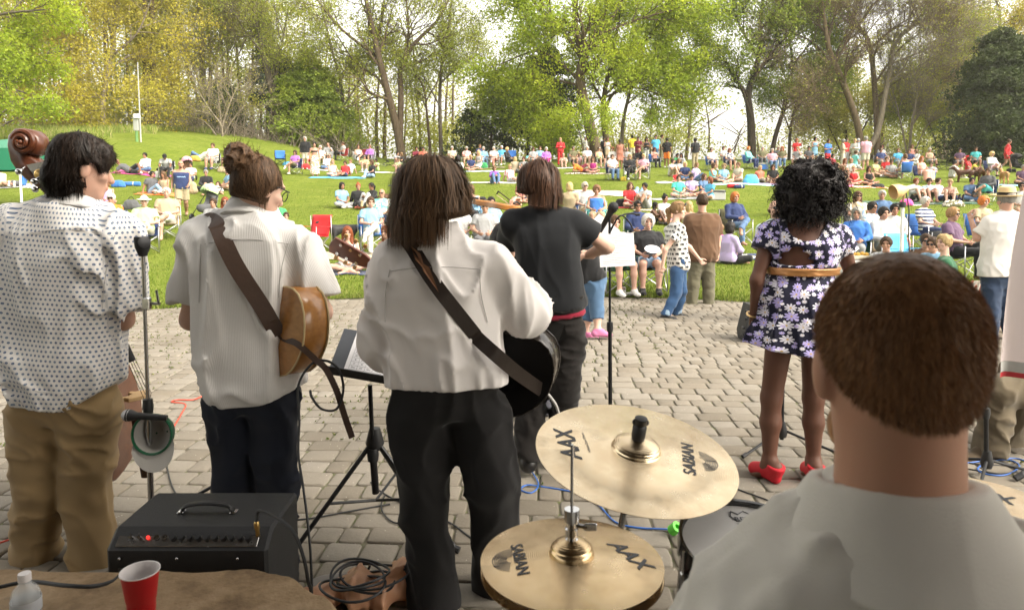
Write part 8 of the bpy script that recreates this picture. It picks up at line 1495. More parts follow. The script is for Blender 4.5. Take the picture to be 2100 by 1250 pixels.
crowd("""
1632 340 U 0 .95 f a tee.red skirt.red bob.r - - | red haired girl in red waving one arm
1634 346 D -40 1 m p tee.grey shorts.lgrey short.l - - | man in a grey tee sitting with hand at his chin
1658 344 S -15 1 m b tee.dgrey shorts.black short.k - - | man in a dark tee holding a yellow cup
1670 335 A 15 1 f a dress.lblue skirt.lblue bob.k - - | woman in a light blue dress standing with a bag strap
1696 346 A 25 1 m b tee.blue shorts.red short.n - white | boy in a royal blue tee and red shorts standing
1706 348 Z 30 1 m a tee.dred shorts.black short.k - - | man in a dark red tee leaning back beside the boy in blue
1727 344 A 60 1 f a jacket.beige longskirt.cream short.g cap.lblue black | woman in a beige shawl and light blue cap standing
1734 340 T 20 1 m a tee.red pants.grey short.n - black | man in red behind the woman in the beige shawl
1752 342 A -50 1 f p jacket.white pants.lgrey short.y - white | older blond woman in white standing
1759 340 T -70 1 m p tee.lblue pants.grey short.w cap.lblue white | man in a pale blue cap behind the older blond woman
1752 350 N 100 1 f a tee.aqua shorts.grey short.n - - | crouching person in a pale mint shirt below the standing group
1774 349 T 175 1.1 m a polo.pink shorts.cream short.g - - w=1.1 | tall man in a pale pink polo and cream shorts standing with his back turned
1729 362 K 15 1 f a tank.black short.tan long.r - - | laughing long haired woman sitting behind the front row of girls
1744 362 C -15 1 f a tee.white shorts.tan bob.l - - | woman in a pale top behind the red dress
1726 381 C 10 1 f b tank.brown short.white long.l - - | long haired girl in a brown tank top on the pink blanket
1749 381 C -15 1 f p dress.red skirt.red bun.y - - | woman in a red dress on the orange blanket
1780 382 C -5 1 f b tank.black short.dgrey long.n - - | dark haired girl in a black tank top on the orange blanket
1794 364 C 30 1 m a tee.pyellow shorts.tan short.n cap.dgreen white | man in a yellow tee and dark green cap
1808 340 S 10 1 m a tee.grey shorts.grey short.n cap.dred - | man in a dark red cap furthest back by the bare tree
1806 350 S -5 1 m a tee.navy shorts.grey short.n cap.beige - ch=black.black_camp_chair.the_bare_tree | man in a navy shirt and beige cap
1817 358 C -20 1 m a tee.red shorts.tan short.n - - | man in red beside the grey tee with sunglasses
1826 366 C -10 1 m b tee.grey shorts.lgrey short.n - - gl | man in sunglasses and a grey print tee sitting cross legged
1841 350 S -10 1 f a tee.sky pants.grey short.m - - | woman in a sky blue tee by the blue chair
1853 366 S 175 1 f a tank.peach short.tan bob.m - - ch=blue.bright_blue_camp_chair.the_right_side_seen_from_behind | bare shouldered person sitting in the bright blue chair seen from behind
1863 352 S -30 1 m a tee.navy pants.black short.n beanie.grey - | man in a navy tee and grey beanie
1875 352 S -70 1 f a long.white pants.grey bob.m - - | brown haired woman in a white sweater seen from the side
1870 338 S 0 1 f a tank.salmon short.tan bob.m - - | person in the very back row by the thin trees
1890 378 S 10 1 f p dress.peach longskirt.peach long.o - - ch=navy.navy_camp_chair.the_peach_dress | red haired woman in a long peach dress
1908 371 K -30 1 m p tee.lgrey shorts.blue short.n cap.olive - | man in a light grey tee and blue shorts wearing an olive cap
1906 348 S 0 1 m a tank.khaki shorts.grey short.g - - | man in a khaki tank top at the back
1952 366 K 90 1 m a tee.olive.plaid pants.khaki short.k - white | man in an olive checked shirt with bent knees seen from the side
1967 350 S -30 1 m b tee.mauve shorts.grey short.k - - | person in dark purple behind the red folding chair
1984 356 C 40 1 m a tee.red shorts.grey short.n - - | boy in a red tee stroking a brown dog
1995 360 K 60 .9 m a tee.yellow shorts.maroon short.k - - | child in yellow and white among the dogs
2000 348 S -20 1 m b tee.teal shorts.grey short.n - - | person at the back behind the dogs
2034 364 X 5 1.03 f p long.white short.pink curly.y - black gl ch=navy.navy_camp_chair.the_golden_dog | curly blond woman in a white top with crossed legs
2063 352 W 60 1.05 f a jacket.red short.red bun.n - - gl | woman in a bright red jacket and shorts walking right
2096 380 C -20 1 m a tee.mauve shorts.navy short.g - - w=1.2 | heavy man in a dark purple tee at the right edge
1873 418 K 5 1 f p jacket.lgrey short.black short.r - - | woman in a light grey cardigan leftmost of the four on the green blanket
1901 417 K -10 1 m a tee.lblue.stripes shorts.olive short.k cap.black - | man in a black cap and a white and yellow tee
1928 416 L 20 1 m p tee.white pants.navy short.n - black | bearded young man in a white v neck tee
1946 420 K -30 1 f p band.black short.black short.y - - | short haired blond woman in a black bikini top
1990 415 C -10 1 m a polo.denim pants.denim short.k - white | man with a dark beard in a denim shirt sitting cross legged
2022 417 X -50 1 f a long.dgrey skirt.teal bun.n - black ch=navy.navy_blue_camp_chair.the_straw_hat | woman in a dark grey sweater and teal skirt turned left
""", 'audience on the far right of the lawn')
crowd("""
1758 500 S -5 1 f a tee.tan.print pants.tan long.m - - gl ch=dgrey.dark_grey_camp_chair.the_two_blue_cups | woman in sunglasses and a brown print blouse holding blue cups
1806 494 S -20 1 m a tee.denim shorts.cream short.g - - ch=grey.grey_camp_chair.the_raised_elbow | grey haired man in a blue tee raising one elbow
1752 562 S -30 1 f a long.blue pants.grey bob.g - - ch=dgreen.green_camp_chair.the_food_table | woman in a vivid blue top with a pink hair band
1790 540 S 25 1 m b long.lblue.plaid pants.grey short.k - black gl ch=black.black_camp_chair.the_blue_top | dark haired man in glasses and a checked shirt
1812 562 S 10 1 m a long.white pants.beige short.k - black ch=beige.beige_camp_chair.the_white_shirts | man in a white shirt looking down
1832 545 S -15 1 f b long.white pants.salmon short.k - - ch=dgrey.charcoal_camp_chair.the_white_shirts | person in a white long sleeved top behind the man looking down
1814 600 C -35 1 m a long.lgrey.plaid pants.tan short.n - - | balding man in a white and navy plaid shirt sitting on the grass
1898 520 S 20 1 f p tee.navy.stripes pants.navy short.w - - ch=blue.blue_camp_chair.the_white_haired_woman | white haired woman in a navy and white striped tee
1893 590 C -20 1 m a tee.brown shorts.tan short.n - - gl | man in glasses and a brown tee leaning over
1912 600 C -60 1 m a tee.lblue shorts.grey short.n - - gl | man in sunglasses and a pale tee next to the blond boy
1956 575 X 35 1.03 m a tee.mauve pants.black short.l - brown gl ch=black.black_camp_chair.the_purple_tee | man in glasses and a dark purple tee looking right
2017 520 S 10 1 f p tee.tan pants.denim curly.o - black ch=blue.blue_camp_chair.the_straw_hat_man | orange haired person half hidden by the man in the straw hat
2092 470 S -30 1 m a tee.white shorts.tan short.k - - gl | person in sunglasses between the straw hat and the banner
""", 'audience in the front right group')
t = person(at_ground(375, 447, 'W', 25, 1), 'W', 25, 1.03, 'bald bearded man in a navy tank top and khaki shorts walking across the lawn', ('tank', 'navy'), ('shorts', 'khaki'), None, 'a', False, None, 1.2, 'tan', 'audience on the left of the lawn', False, .012)
J = POSE['W']; q = MB(); f_ = nrm(J['hf']); c_ = J['head'] + f_ * .085; child('goatee', mesh('goatee', *sdf([ell(c_ + A(0, 0, -.09), (.03, .02, .03))], .008, .01)), t, HAIR, HAIRC['n'])
V, Fs = text_mesh('network', .07); o = child('lettering', mesh('lettering', [(v[0] - .0, -.178 - .05 * (1 - (v[0] / .2) ** 2) + .03, v[1] + 1.26) for v in V], Fs, False), t, CLOTH['plain'], (.35, .5, .75))
for row, lab in (("300 525 X 25 1.03 m p polo.lgreen shorts.cream short.w sunhat.white white ch=navy.navy_and_white_camp_chair.the_white_bucket_hat", 'older man in a white bucket hat and pale green polo with crossed legs'), ("231 512 S 15 1 f a jacket.orange pants.lav short.w cap.grey white gl ch=navy.navy_camp_chair.the_orange_wrap", 'woman in a grey cap and sunglasses wrapped in orange'), ("345 498 X 20 1.03 m p polo.tan shorts.white short.w - - w=1.3 ch=tan.tan_camp_chair.the_bald_man_in_tan", 'bald older man in a tan polo sitting with an ankle on his knee')): crowd(row + ' | ' + lab, 'audience on the left of the lawn')
chair(A(G(636, 522)[0], G(636, 522)[1] + .3, terr(*G(636, 522)[:2] + A(0, .3))), -20, 'red', 'empty bright red folding chair facing the stage left of centre', True, 'folding chairs of the audience')
chair(at_ground(575, 342, 'S', 20, 1), 20, 'blue', 'empty blue and tan folding chair at the foot of the wood', False, 'folding chairs of the audience')
chair(at_ground(1050, 335, 'S', 0, 1), 0, 'blue', 'empty royal blue folding chair below the pines', False, 'folding chairs of the audience'); chair(at_ground(1973, 350, 'S', -40, 1), -40, 'red', 'empty red folding chair among the brown dogs', False, 'folding chairs of the audience')
chair(at_ground(1866, 585, 'S', 20, 1), 20, 'sky', 'large empty cyan folding chair behind the white pole', True, 'folding chairs of the audience'); chair(at_ground(1712, 540, 'S', 180, 1), 180, 'black', 'empty black folding chair behind the singer\'s shoulder', False, 'folding chairs of the audience'); chair(at_ground(742, 332, 'S', -30, 1), -30, 'dred', 'empty dark red folding chair by the trees left of centre', False, 'folding chairs of the audience')
def blanket(px, py, wx, wy, col, label, rot=0, kind='plain', group='picnic blankets on the lawn', seed=0):
 g = G(px, py); n = 16; r = np.random.RandomState(int(px)); a = math.radians(rot); V = []
 for s in (0, 1):
  for i in range(n):
   for j in range(n):
    u, v = (i / (n - 1) - .5) * wx, (j / (n - 1)) * wy; u *= 1 + .06 * math.sin(j * .9 + px); v += .06 * math.sin(i * .7 + px)
    x = g[0] + u * math.cos(a) - v * math.sin(a); y = g[1] + u * math.sin(a) + v * math.cos(a); V.append((x - g[0], y - g[1], float(terr(x, y)) - g[2] + .02 + .022 * max(0, math.sin(u * 9 + v * 5 + px)) * math.sin(v * 7 + 1) ** 2 + (.014 if s else 0)))
 m = n * n; f = lambda i, j: i * n + j; Fs = [q for i in range(n - 1) for j in range(n - 1) for q in ((m + f(i, j), m + f(i + 1, j), m + f(i + 1, j + 1), m + f(i, j + 1)), (f(i, j), f(i, j + 1), f(i + 1, j + 1), f(i + 1, j)))]
 rim = [f(i, 0) for i in range(n)] + [f(n - 1, j) for j in range(1, n)] + [f(i, n - 1) for i in range(n - 2, -1, -1)] + [f(0, j) for j in range(n - 2, 0, -1)]
 for k in range(len(rim)): a1, b1 = rim[k], rim[(k + 1) % len(rim)]; Fs.append((a1, b1, m + b1, m + a1))
 o = link('picnic_blanket', mesh('picnic_blanket', V, Fs), None, CLOTH[kind]); o.location = tuple(g); o.color = (*COL[col], 1); tag(o, label, 'blanket', group)
for a in ((55, 386, 2.4, .9, 'lgrey', 'pale checked blanket behind the canopy leg at far left', 0, 'plaid'), (285, 360, 2.6, .7, 'hpink', 'pink blanket under the bald man and the man in checks'), (322, 402, 1.9, .7, 'orange', 'orange blanket on the left of the lawn'), (232, 428, 1.5, .6, 'lblue', 'pale blue blanket under the girl in the lavender tank top'), (690, 367, 2.8, .6, 'sky', 'turquoise blanket under the boy in red'), (670, 352, 2.2, .7, 'lgrey', 'pale blanket under the white sun hat'), (800, 356, 3.4, .5, 'white', 'long white blanket near the bicycle', 0, 'print'), (980, 353, 3.0, .7, 'lblue', 'striped picnic blanket below the red cooler', 0, 'stripes'), (1030, 377, 3.6, .7, 'white', 'white and blue blanket under the plaid shirt', 0, 'print'), (1245, 402, 2.9, 1.7, 'salmon', 'pink and white striped blanket lying empty on the lawn', -6, 'stripes'), (1190, 345, 3.6, .8, 'white', 'white sheet under the back row by the straw hat'), (1205, 358, 2.4, .5, 'brown', 'dark blanket under the man in orange', 0, 'print'), (1295, 428, 1.1, .6, 'red', 'red mat under the woman in red'), (1330, 434, .9, .5, 'beige', 'beige mat under the bearded man in white'), (1400, 377, 2.4, .6, 'white', 'white blanket under the navy and grey tee'), (1490, 380, 4.2, .9, 'aqua', 'aqua and white blanket under the group of three women', 0, 'print'), (1575, 380, 2.3, .6, 'lav', 'lavender blanket under the coral top'), (1405, 410, 2.6, .7, 'lgrey', 'grey sheet under the mint and lavender tees'), (1725, 384, 1.6, .6, 'hpink', 'bright pink blanket under the girl in brown'), (1772, 386, 2.4, .7, 'orange', 'orange patterned blanket under the red dress', 0, 'print'), (1905, 421, 4.4, .8, 'dgreen', 'dark green blanket under the group of four'), (1885, 422, 1.5, .4, 'black', 'black and white striped cloth on the green blanket', 12, 'stripes'), (1535, 536, 1.5, .6, 'navy', 'navy bordered picnic blanket beside the lavender jacket'), (1540, 533, 1.0, .45, 'cream', 'cream patterned cloth spread on the navy blanket', 0, 'print'), (660, 535, 2.2, .9, 'beige', 'beige blanket under the red chair'), (712, 566, 1.0, .5, 'navy', 'navy mat under the auburn haired girl'), (800, 425, 1.1, .7, 'white', 'white bedsheet under the brown dog'), (1000, 346, 2.0, .5, 'beige', 'beige blanket below the white haired pair'), (2090, 383, 1.4, .5, 'lblue', 'light blue blanket at the right edge of the lawn')): blanket(*a)
def dog(px, py, yaw, S, col, label, up=False, long=False):
 g = G(px, py); t = thing('dog', label, 'dog', g, math.radians(yaw), 'dogs on the lawn'); t.scale = (S,) * 3
 def geo():
  p = [cone((0, -.22, .47), (0, .05, .49), .125, .115), cone((0, .05, .49), (0, .30, .51), .105, .095), ell((0, -.22, .44), (.11, .13, .15)), cone((0, -.30, .52), (0, -.44, .66), .08, .062), ell((0, -.50, .70), (.07, .09, .075)), cone((0, -.56, .685), (0, -.68, .66), .042, .030), ell((.06, -.46, .72), (.014, .03, .05)), ell((-.06, -.46, .72), (.014, .03, .05)), cone((0, .36, .53), (0, .50, .50), .030, .022), cone((0, .50, .50), (0, .62, .36 if not up else .66), .022, .012)]
  for sx in (-1, 1): p += [cone((sx * .08, -.24, .40), (sx * .085, -.25, .20), .048, .032), cone((sx * .085, -.25, .20), (sx * .085, -.26, .05), .030, .026), ell((sx * .085, -.29, .03), (.032, .05, .026)), cone((sx * .075, .27, .46), (sx * .09, .18, .27), .075, .045), cone((sx * .09, .18, .27), (sx * .09, .33, .16), .04, .026), cone((sx * .09, .33, .16), (sx * .09, .30, .05), .026, .024), ell((sx * .09, .27, .03), (.032, .05, .026))]
  return mesh('body', *sdf(p, .016, .04))
 child('body', cached(('dog', up), geo), t, HAIR, col); return t
dog(806, 432, 105, 1.0, (.10, .05, .025), 'lean brown dog standing on the white bedsheet'); dog(706, 508, -70, .95, (.05, .05, .052), 'black and grey dog with open mouth beside the blue chair'); dog(1978, 374, -110, 1.0, (.045, .02, .012), 'dark brown dog among the group on the right', True); dog(2008, 374, 170, 1.0, (.06, .028, .015), 'chocolate brown dog with raised tail seen from behind', True); dog(2058, 378, 160, 1.0, (.45, .24, .09), 'golden dog seen from behind near the cedar')
def item(name, cat, px, py, label, build, group=None, yaw=0):
 t = thing(name, label, cat, G(px, py), math.radians(yaw), group); build(t); return t
def bagb(sx, sy, sz, col, handle=True, pat='plain'):
 def f(t):
  me = mesh('bag_body', *sdf([('e', A(0, 0, sz * .45), A(sx / 2, sy / 2, sz * .5), np.eye(3), None, None, None), cone((-sx * .32, 0, sz * .25), (sx * .32, 0, sz * .25), sy * .45, sy * .45), cone((-sx * .25, 0, sz * .7), (sx * .25, 0, sz * .7), sy * .3, sy * .3)], .02, .05, [((0, 0, .004), (0, 0, -1))], folds(.012, 9, 5))); child('bag_body', me, t, CLOTH[pat], COL[col])
  if handle: q = MB(); q.tube(spline([(-sx * .2, 0, sz * .9), (-sx * .12, 0, sz * 1.2), (sx * .12, 0, sz * 1.2), (sx * .2, 0, sz * .9)], 4), .012, 6); child('handle', mesh('handle', q.V, q.F), t, CLOTH['plain'], COL['black'])
 return f
def boxb(sx, sy, sz, col, lid):
 def f(t): q = MB(); q.box((0, 0, sz * .4), (sx, sy, sz * .8), None, .02); child('cooler_box', mesh('cooler_box', q.V, q.F, False), t, CLOTH['plain'], COL[col]); q = MB(); q.box((0, 0, sz * .9), (sx * 1.03, sy * 1.03, sz * .2), None, .02); child('lid', mesh('lid', q.V, q.F, False), t, CLOTH['plain'], COL[lid]); q = MB(); q.tube([(-sx * .4, -sy * .55, sz * .7), (-sx * .4, -sy * .6, sz * 1.0), (sx * .4, -sy * .6, sz * 1.0), (sx * .4, -sy * .55, sz * .7)], .012, 6); child('handle', mesh('handle', q.V, q.F), t, CLOTH['plain'], COL['lgrey'])
 return f
def rollb(L, r, col):
 def f(t): q = MB(); q.lathe([(0, -L / 2), (r * .8, -L / 2), (r, -L / 2 + .03), (r * .95, 0), (r, L / 2 - .03), (r * .8, L / 2), (0, L / 2)], (0, 0, r), (1, .1, 0), 14); child('roll', mesh('roll', q.V, q.F), t, CLOTH['plain'], COL[col]); q = MB(); q.lathe([(r * 1.02, -.02), (r * 1.02, .02)], (L * .2, 0, r), (1, .1, 0), 14); child('strap', mesh('strap', q.V, q.F), t, CLOTH['plain'], COL['white'])
 return f
B_ = 'bags and coolers on the lawn'
for a in (('cooler', 'cooler', 940, 350, 'red cooler with a white lid', boxb(.5, .32, .42, 'red', 'white')), ('cooler', 'cooler', 1565, 348, 'blue cooler with a white lid between the chairs', boxb(.5, .32, .38, 'blue', 'white')), ('cooler_bag', 'cooler', 1471, 410, 'grey and black soft cooler bag beside the sky blue tee', boxb(.55, .36, .38, 'lgrey', 'dgrey')), ('tote_bag', 'bag', 993, 346, 'bright green tote bag below the white haired woman', bagb(.4, .2, .4, 'green')), ('stuff_sack', 'bag', 1540, 377, 'blue plastic bag beside the coral top', bagb(.6, .4, .45, 'sky', False)), ('stuff_sack', 'bag', 1503, 386, 'red stuff sack on the lawn', rollb(.5, .10, 'red')), ('stuff_sack', 'bag', 1516, 387, 'navy stuff sack next to the red one', rollb(.45, .09, 'navy')), ('tote_bag', 'bag', 1487, 540, 'black and white checked tote bag beside the lavender jacket', bagb(.42, .2, .42, 'black', True, 'plaid')), ('backpack', 'bag', 1275, 425, 'black backpack beside the woman in red', bagb(.4, .3, .3, 'black', False)), ('straw_bag', 'bag', 395, 398, 'tan woven bag behind the man in the navy tank top', bagb(.35, .22, .55, 'tan')), ('straw_bag', 'bag', 456, 354, 'small tan bag at the feet of the heavy man in white', bagb(.4, .25, .3, 'tan', False)), ('picnic_basket', 'basket', 400, 331, 'orange wicker basket on the bank', bagb(.5, .3, .3, 'gold')), ('backpack', 'bag', 270, 430, 'grey and maroon bag on the lawn by the pale blue blanket', bagb(.5, .3, .35, 'dgrey')), ('chair_bag', 'bag', 266, 382, 'rolled bright blue chair bag on the lawn', rollb(.9, .10, 'blue')), ('backpack', 'bag', 243, 384, 'blue backpack beside the rolled chair bag', bagb(.5, .3, .28, 'blue', False)), ('handbag', 'bag', 627, 347, 'red handbag at the feet of the standing person in black', bagb(.45, .3, .3, 'red')), ('cloth_heap', 'clothing', 1955, 424, 'heap of camouflage clothing beside the bikini top', bagb(.6, .4, .15, 'olive', False, 'print')), ('cloth_heap', 'clothing', 1858, 422, 'bright pink bag on the lawn by the white pole', bagb(.35, .3, .22, 'hpink', False)), ('jacket_heap', 'clothing', 1800, 385, 'black jacket in the lap area of the orange blanket', bagb(.5, .3, .12, 'black', False)), ('towel_heap', 'clothing', 792, 438, 'crumpled white towel next to the brown dog', bagb(.5, .4, .12, 'white', False)), ('shoe_pair', 'shoes', 985, 411, 'pair of dark shoes left alone on the lawn', bagb(.45, .2, .1, 'black', False)), ('food_tub', 'container', 1275, 603, 'small white tub with a red lid on the grass under the lyric sheet', boxb(.12, .12, .12, 'white', 'red')), ('food_box', 'container', 1292, 606, 'clear flat food box on the grass by the paving', boxb(.2, .15, .05, 'lgrey', 'lgrey')), ('yellow_bag', 'bag', 1278, 371, 'small yellow bag between the left and middle chairs', bagb(.22, .15, .2, 'yellow', False)), ('stuff_sack', 'bag', 590, 340, 'turquoise bag at the foot of the wood', bagb(.5, .3, .2, 'sky', False))): item(*a, B_)
t = item('camp_table', 'table', 1752, 590, 'low camp table with a patterned cloth in front of the vivid blue top', lambda t: None); b_ = MB(); b_.add(*_quad_cloth([(-.45, -.3, .5), (.45, -.3, .5), (.45, .3, .5), (-.45, .3, .5)], 6, .0)); b_.add(*_quad_cloth([(-.46, -.31, .51), (.46, -.31, .51), (.48, -.36, .12), (-.48, -.36, .12)], 6, .02, (0, -1, 0))); child('tablecloth', mesh('tablecloth', b_.V, b_.F), t, CLOTH['print'], COL['white'])
for sx in (-1, 1):
 for sy in (-1, 1): q = MB(); q.tube([(sx * .4, sy * .25, .49), (sx * .4, sy * .25, .01)], .012, 6); child('leg', mesh('leg', q.V, q.F), t, STEEL, (1, 1, 1))
t = item('food_tray', 'tray', 1752, 590, 'open food tray of snacks on the camp table', lambda t: None); t.location.z += .515; q = MB(); q.box((0, 0, .03), (.5, .3, .06), None, .01); child('tray', mesh('tray', q.V, q.F, False), t, CLOTH['plain'], COL['cream']); q = MB(); [q.ball((x, y, .07), .05, 6) for x in (-.15, 0, .15) for y in (-.07, .07)]; child('food', mesh('food', q.V, q.F), t, CLOTH['plain'], COL['gold'])
def stroller(px, py, yaw, c1, c2, label):
 t = thing('stroller', label, 'stroller', G(px, py), math.radians(yaw), 'strollers on the lawn'); V, Q = sdf([cone((0, .1, .45), (0, -.25, .40), .17, .15), cone((0, .16, .5), (0, .28, .85), .18, .17)], .02, .05, [], None, 1, [cone((0, 0, .62), (0, -.25, .6), .16, .16)]); child('seat', mesh('seat', V, Q), t, CLOTH['plain'], COL[c1]); V, Q = sdf([ell((0, .12, .88), (.24, .30, .26))], .02, .03, [((0, 0, .86), (0, -.35, -1))], None, 1, [ell((0, .10, .86), (.21, .28, .24))]); child('canopy', mesh('canopy', V, Q), t, CLOTH['plain'], COL[c2])
 q = MB()
 for sx in (-1, 1): q.tube([(sx * .24, .42, 1.02), (sx * .25, .0, .55), (sx * .26, -.38, .15)], .013, 6); q.tube([(sx * .25, .0, .55), (sx * .27, .36, .14)], .013, 6)
 q.tube([(-.24, .42, 1.02), (.24, .42, 1.02)], .016, 6); child('push_frame', mesh('push_frame', q.V, q.F), t, BSTEEL, (1, 1, 1))
 for x, y, r in ((-.27, .36, .14), (.27, .36, .14), (-.26, -.38, .11), (.26, -.38, .11)): q = MB(); q.lathe([(0, -.02), (r * .7, -.02), (r, -.015), (r, .015), (r * .7, .02), (0, .02)], (x, y, r), (1, 0, 0), 16); child('wheel', mesh('wheel', q.V, q.F), t, BSTEEL, (1, 1, 1))
 return t
stroller(426, 452, -15, 'dgrey', 'lgreen', 'green and white stroller in front of the man in light grey'); stroller(386, 370, 40, 'brown', 'pink', 'stroller draped with a pink blanket on the left bank'); stroller(2088, 355, 30, 'black', 'black', 'black stroller at the right edge under the cedar')
def bicycle(px, py, yaw, label):
 t = thing('bicycle', label, 'bicycle', G(px, py), math.radians(yaw), 'bicycles on the lawn'); t.rotation_euler[0] = math.radians(-62)
 for x in (-.52, .52):
  w_ = MB(); w_.tube([(x + .32 * math.cos(a), 0, .34 + .32 * math.sin(a)) for a in np.linspace(0, 6.283, 25)], .018, 6); o = child('wheel', mesh('wheel', w_.V, w_.F), t, BSTEEL, (1, 1, 1)); q = MB(); [q.tube([(x, 0, .34), (x + .31 * math.cos(a), 0, .34 + .31 * math.sin(a))], .003, 3) for a in np.arange(12) * .5236]; child('spokes', mesh('spokes', q.V, q.F), o, STEEL, (1, 1, 1))
 q = MB(); [q.tube([a, b_], .016, 6) for a, b_ in (((-.52, 0, .34), (-.05, 0, .30)), ((-.05, 0, .30), (-.15, 0, .80)), ((-.15, 0, .78), (.36, 0, .84)), ((-.05, 0, .30), (.38, 0, .76)), ((.34, 0, .92), (.52, 0, .34)), ((-.52, 0, .34), (-.15, 0, .76)))]; child('bicycle_frame', mesh('bicycle_frame', q.V, q.F), t, BSTEEL, (1, 1, 1)); q = MB(); q.tube([(.30, -.25, .98), (.34, 0, .95), (.30, .25, .98)], .013, 6); child('handlebar', mesh('handlebar', q.V, q.F), t, BSTEEL, (1, 1, 1)); q = MB(); q.ball((-.16, 0, .85), (.12, .06, .03), 8); child('saddle', mesh('saddle', q.V, q.F), t, BSTEEL, (1, 1, 1))
bicycle(802, 342, 15, 'dark bicycle lying in the grass left of centre'); bicycle(1935, 350, -20, 'bicycle lying beside the pink bag at the right edge of the wood')
t = thing('camera', 'black camera with a long lens pointing left from behind the guitarist', 'camera', P(410, 459, 15.2)); q = MB(); q.lathe([(0, -.16), (.055, -.16), (.07, -.15), (.07, -.08), (.055, -.06), (.05, .12), (0, .12)], (0, 0, 0), (.75, .6, .2), 18); q.build('lens', BPL, t); MB().box((.13, .10, .03), (.14, .12, .11), None, .02).build('camera_body', BPL, t)
def small(label, loc, name, cat, fn): t = thing(name, label, cat, loc); fn(t)
small('white paper plate held by the white curly haired woman', P(1338, 513, G(1328, 606)[1] + .1), 'paper_plate', 'plate', lambda t: MB().lathe([(0, 0), (.09, 0), (.13, .02), (.13, .024), (.088, .006), (0, .006)], (0, 0, 0), (0, -.5, 1), 24).build('plate', PAPER, t))
for px, py, lab in ((1768, 436, 'blue plastic cup held high by the woman in the brown blouse'), (1756, 443, 'blue plastic cup resting low by the woman in the brown blouse'), (1797, 420, 'blue plastic cup at the mouth of the man with the raised elbow'), (1793, 524, 'pale blue cup held by the plaid shirt on the grass')):
 small(lab, P(px, py, G(1760, 500)[1] - .15), 'drink_cup', 'cup', lambda t: MB().lathe([(0, -.06), (.03, -.06), (.044, .06), (.041, .06), (.028, -.055), (0, -.055)], (0, 0, 0), n=16).build('cup_wall', plain('blue_plastic', (.04, .20, .55), .4), t))
small('white paper cup with a green print beside the bearded man in denim', G(1985, 414), 'drink_cup', 'cup', lambda t: (MB().lathe([(0, 0), (.045, 0), (.06, .2), (0, .2)], (0, 0, 0), n=16).build('cup_wall', PAPER, t), MB().lathe([(.0495, .05), (.057, .15)], (0, 0, 0), n=16).build('print', plain('lime_tape', (.12, .62, .05), .5), t)))
cg = G(46, 440); t = thing('canopy_tent', 'dark green pop up canopy with a white leg at the far left', 'canopy', cg); s_ = cg[1] / F; CG = cloth('canopy_green', (.012, .16, .085)); zt = P(38, 346, cg[1])[2] - cg[2]; x1 = P(38, 346, cg[1])[0] - cg[0]; V = [(x1, 0, zt), (x1, 0, zt + 42 * s_), (x1 - 1.1, 1.2, zt + 58 * s_ * 1.15), (x1 - 3.0, 0, zt + 42 * s_), (x1 - 3.0, 0, zt), (x1, 2.6, zt), (x1, 2.6, zt + 42 * s_), (x1 - 3, 2.6, zt), (x1 - 3, 2.6, zt + 42 * s_)]
V = V + [(x1 - .25, 0, zt - .045), (x1 - 2.7, 0, zt - .045)]
link('roof', mesh('roof', V, [(1, 3, 2), (1, 2, 6), (6, 2, 8), (3, 8, 2)], False), t, CG); link('valance', mesh('valance', V, [(0, 1, 3, 4, 10, 9), (0, 5, 6, 1), (4, 3, 8, 7), (5, 7, 8, 6)], False), t, CG)
for x, y in ((x1 + .02, 0), (x1, 2.6), (x1 - 3, 0), (x1 - 3, 2.6)): MB().box((x, y + .03, (zt + .2) / 2), (.055, .055, zt + .2), None, .006).build('leg', WHT, t)
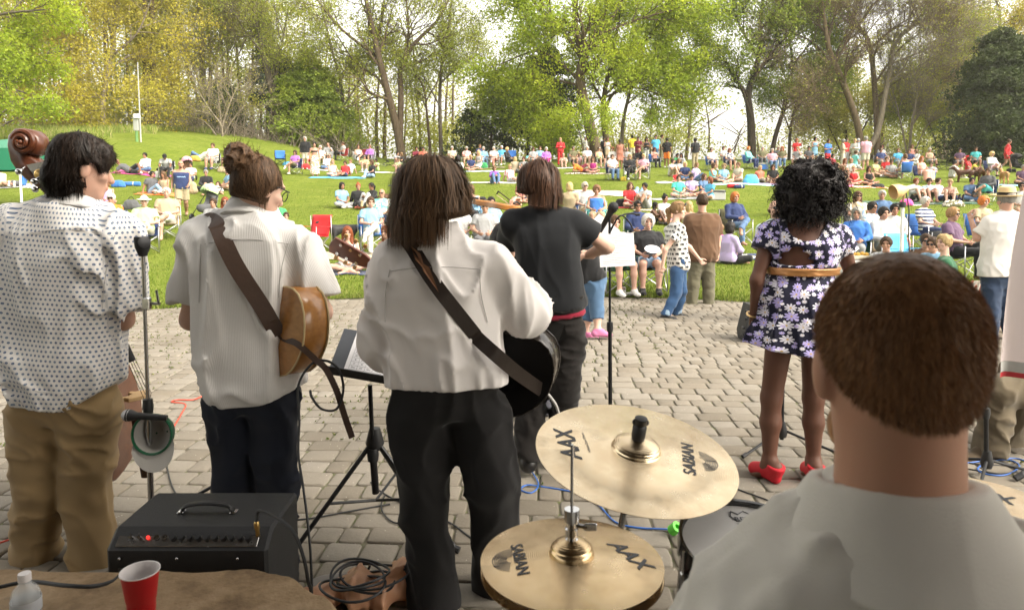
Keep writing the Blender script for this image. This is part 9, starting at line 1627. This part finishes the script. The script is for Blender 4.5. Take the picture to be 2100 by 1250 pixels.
gp = G(1846, 600); pd = gp[1]; t = thing('pole_stand', 'white pole with a black clamp rising from the lawn at right', 'stand', gp); L_ = gp; MB().tube([(0, 0, 0), P(1851, 425, pd) - L_], .028, 10).build('pole', WHT, t); q = MB(); c_ = P(1851, 420, pd) - L_; q.lathe([(0, -.04), (.05, -.04), (.055, 0), (.05, .05), (0, .05)], c_, n=14); q.box(c_ + A(-.06, 0, .02), (.12, .05, .03), None, .01); q.build('clamp', BPL, t); MB().tube([c_, P(1855, 392, pd) - L_], .016, 8).build('upper_rod', plain('copper_rod', (.35, .20, .12), .4, .6), t); q = MB(); q.tube(spline([P(1858, 395, pd) - L_, P(1864, 430, pd) - L_, P(1863, 480, pd) - L_, P(1866, 530, pd) - L_]), .010, 6); q.build('cable', RUB, t)
t = thing('horn_lamp', 'tan bell shaped horn mounted on top of the white pole', 'horn', P(1848, 390, pd)); MB().lathe([(.12, -.15), (.125, -.12), (.11, -.02), (.07, .05), (.05, .10), (0, .11)], (0, 0, 0), (.95, .1, .22), 24).build('bell', plain('tan_horn', (.62, .42, .20), .5), t); MB().lathe([(.04, .09), (.045, .11), (.05, .24), (0, .25)], (0, 0, 0), (.95, .1, .22), 16).build('neck', plain('grey_horn', (.5, .48, .45), .5), t)
cl_ = G(2045, 690); t = thing('draped_cloth', 'coral patterned cloth hanging behind the straw hat man\'s legs', 'cloth', cl_); V = []; n = 20
for i in range(n):
 for z, w_ in ((.05, .42), (.3, .36), (.62, .10)): V.append(((i / (n - 1) - .5) * 2 * w_ + 0.02, .35 + .04 * math.sin(i * 1.6), z))
link('cloth_panel', mesh('cloth_panel', V, [(i * 3 + k, (i + 1) * 3 + k, (i + 1) * 3 + k + 1, i * 3 + k + 1) for i in range(n - 1) for k in range(2)]), t, cloth('coral_lace', (.62, .22, .15), 'print'))
hz = bpy.data.materials.new('spring_haze'); hz.use_nodes = True; n_ = hz.node_tree; n_.nodes.remove(n_.nodes['Principled BSDF']); vp = n_.nodes.new('ShaderNodeVolumePrincipled'); vp.inputs['Color'].default_value = (.95, .93, .84, 1); vp.inputs['Density'].default_value = .0006; vp.inputs['Anisotropy'].default_value = .3; n_.links.new(vp.outputs[0], n_.nodes['Material Output'].inputs['Volume'])
o = MB().box((0, 150, 22), (560, 560, 56)).build('haze', hz, None, False); tag(o, kind='stuff')
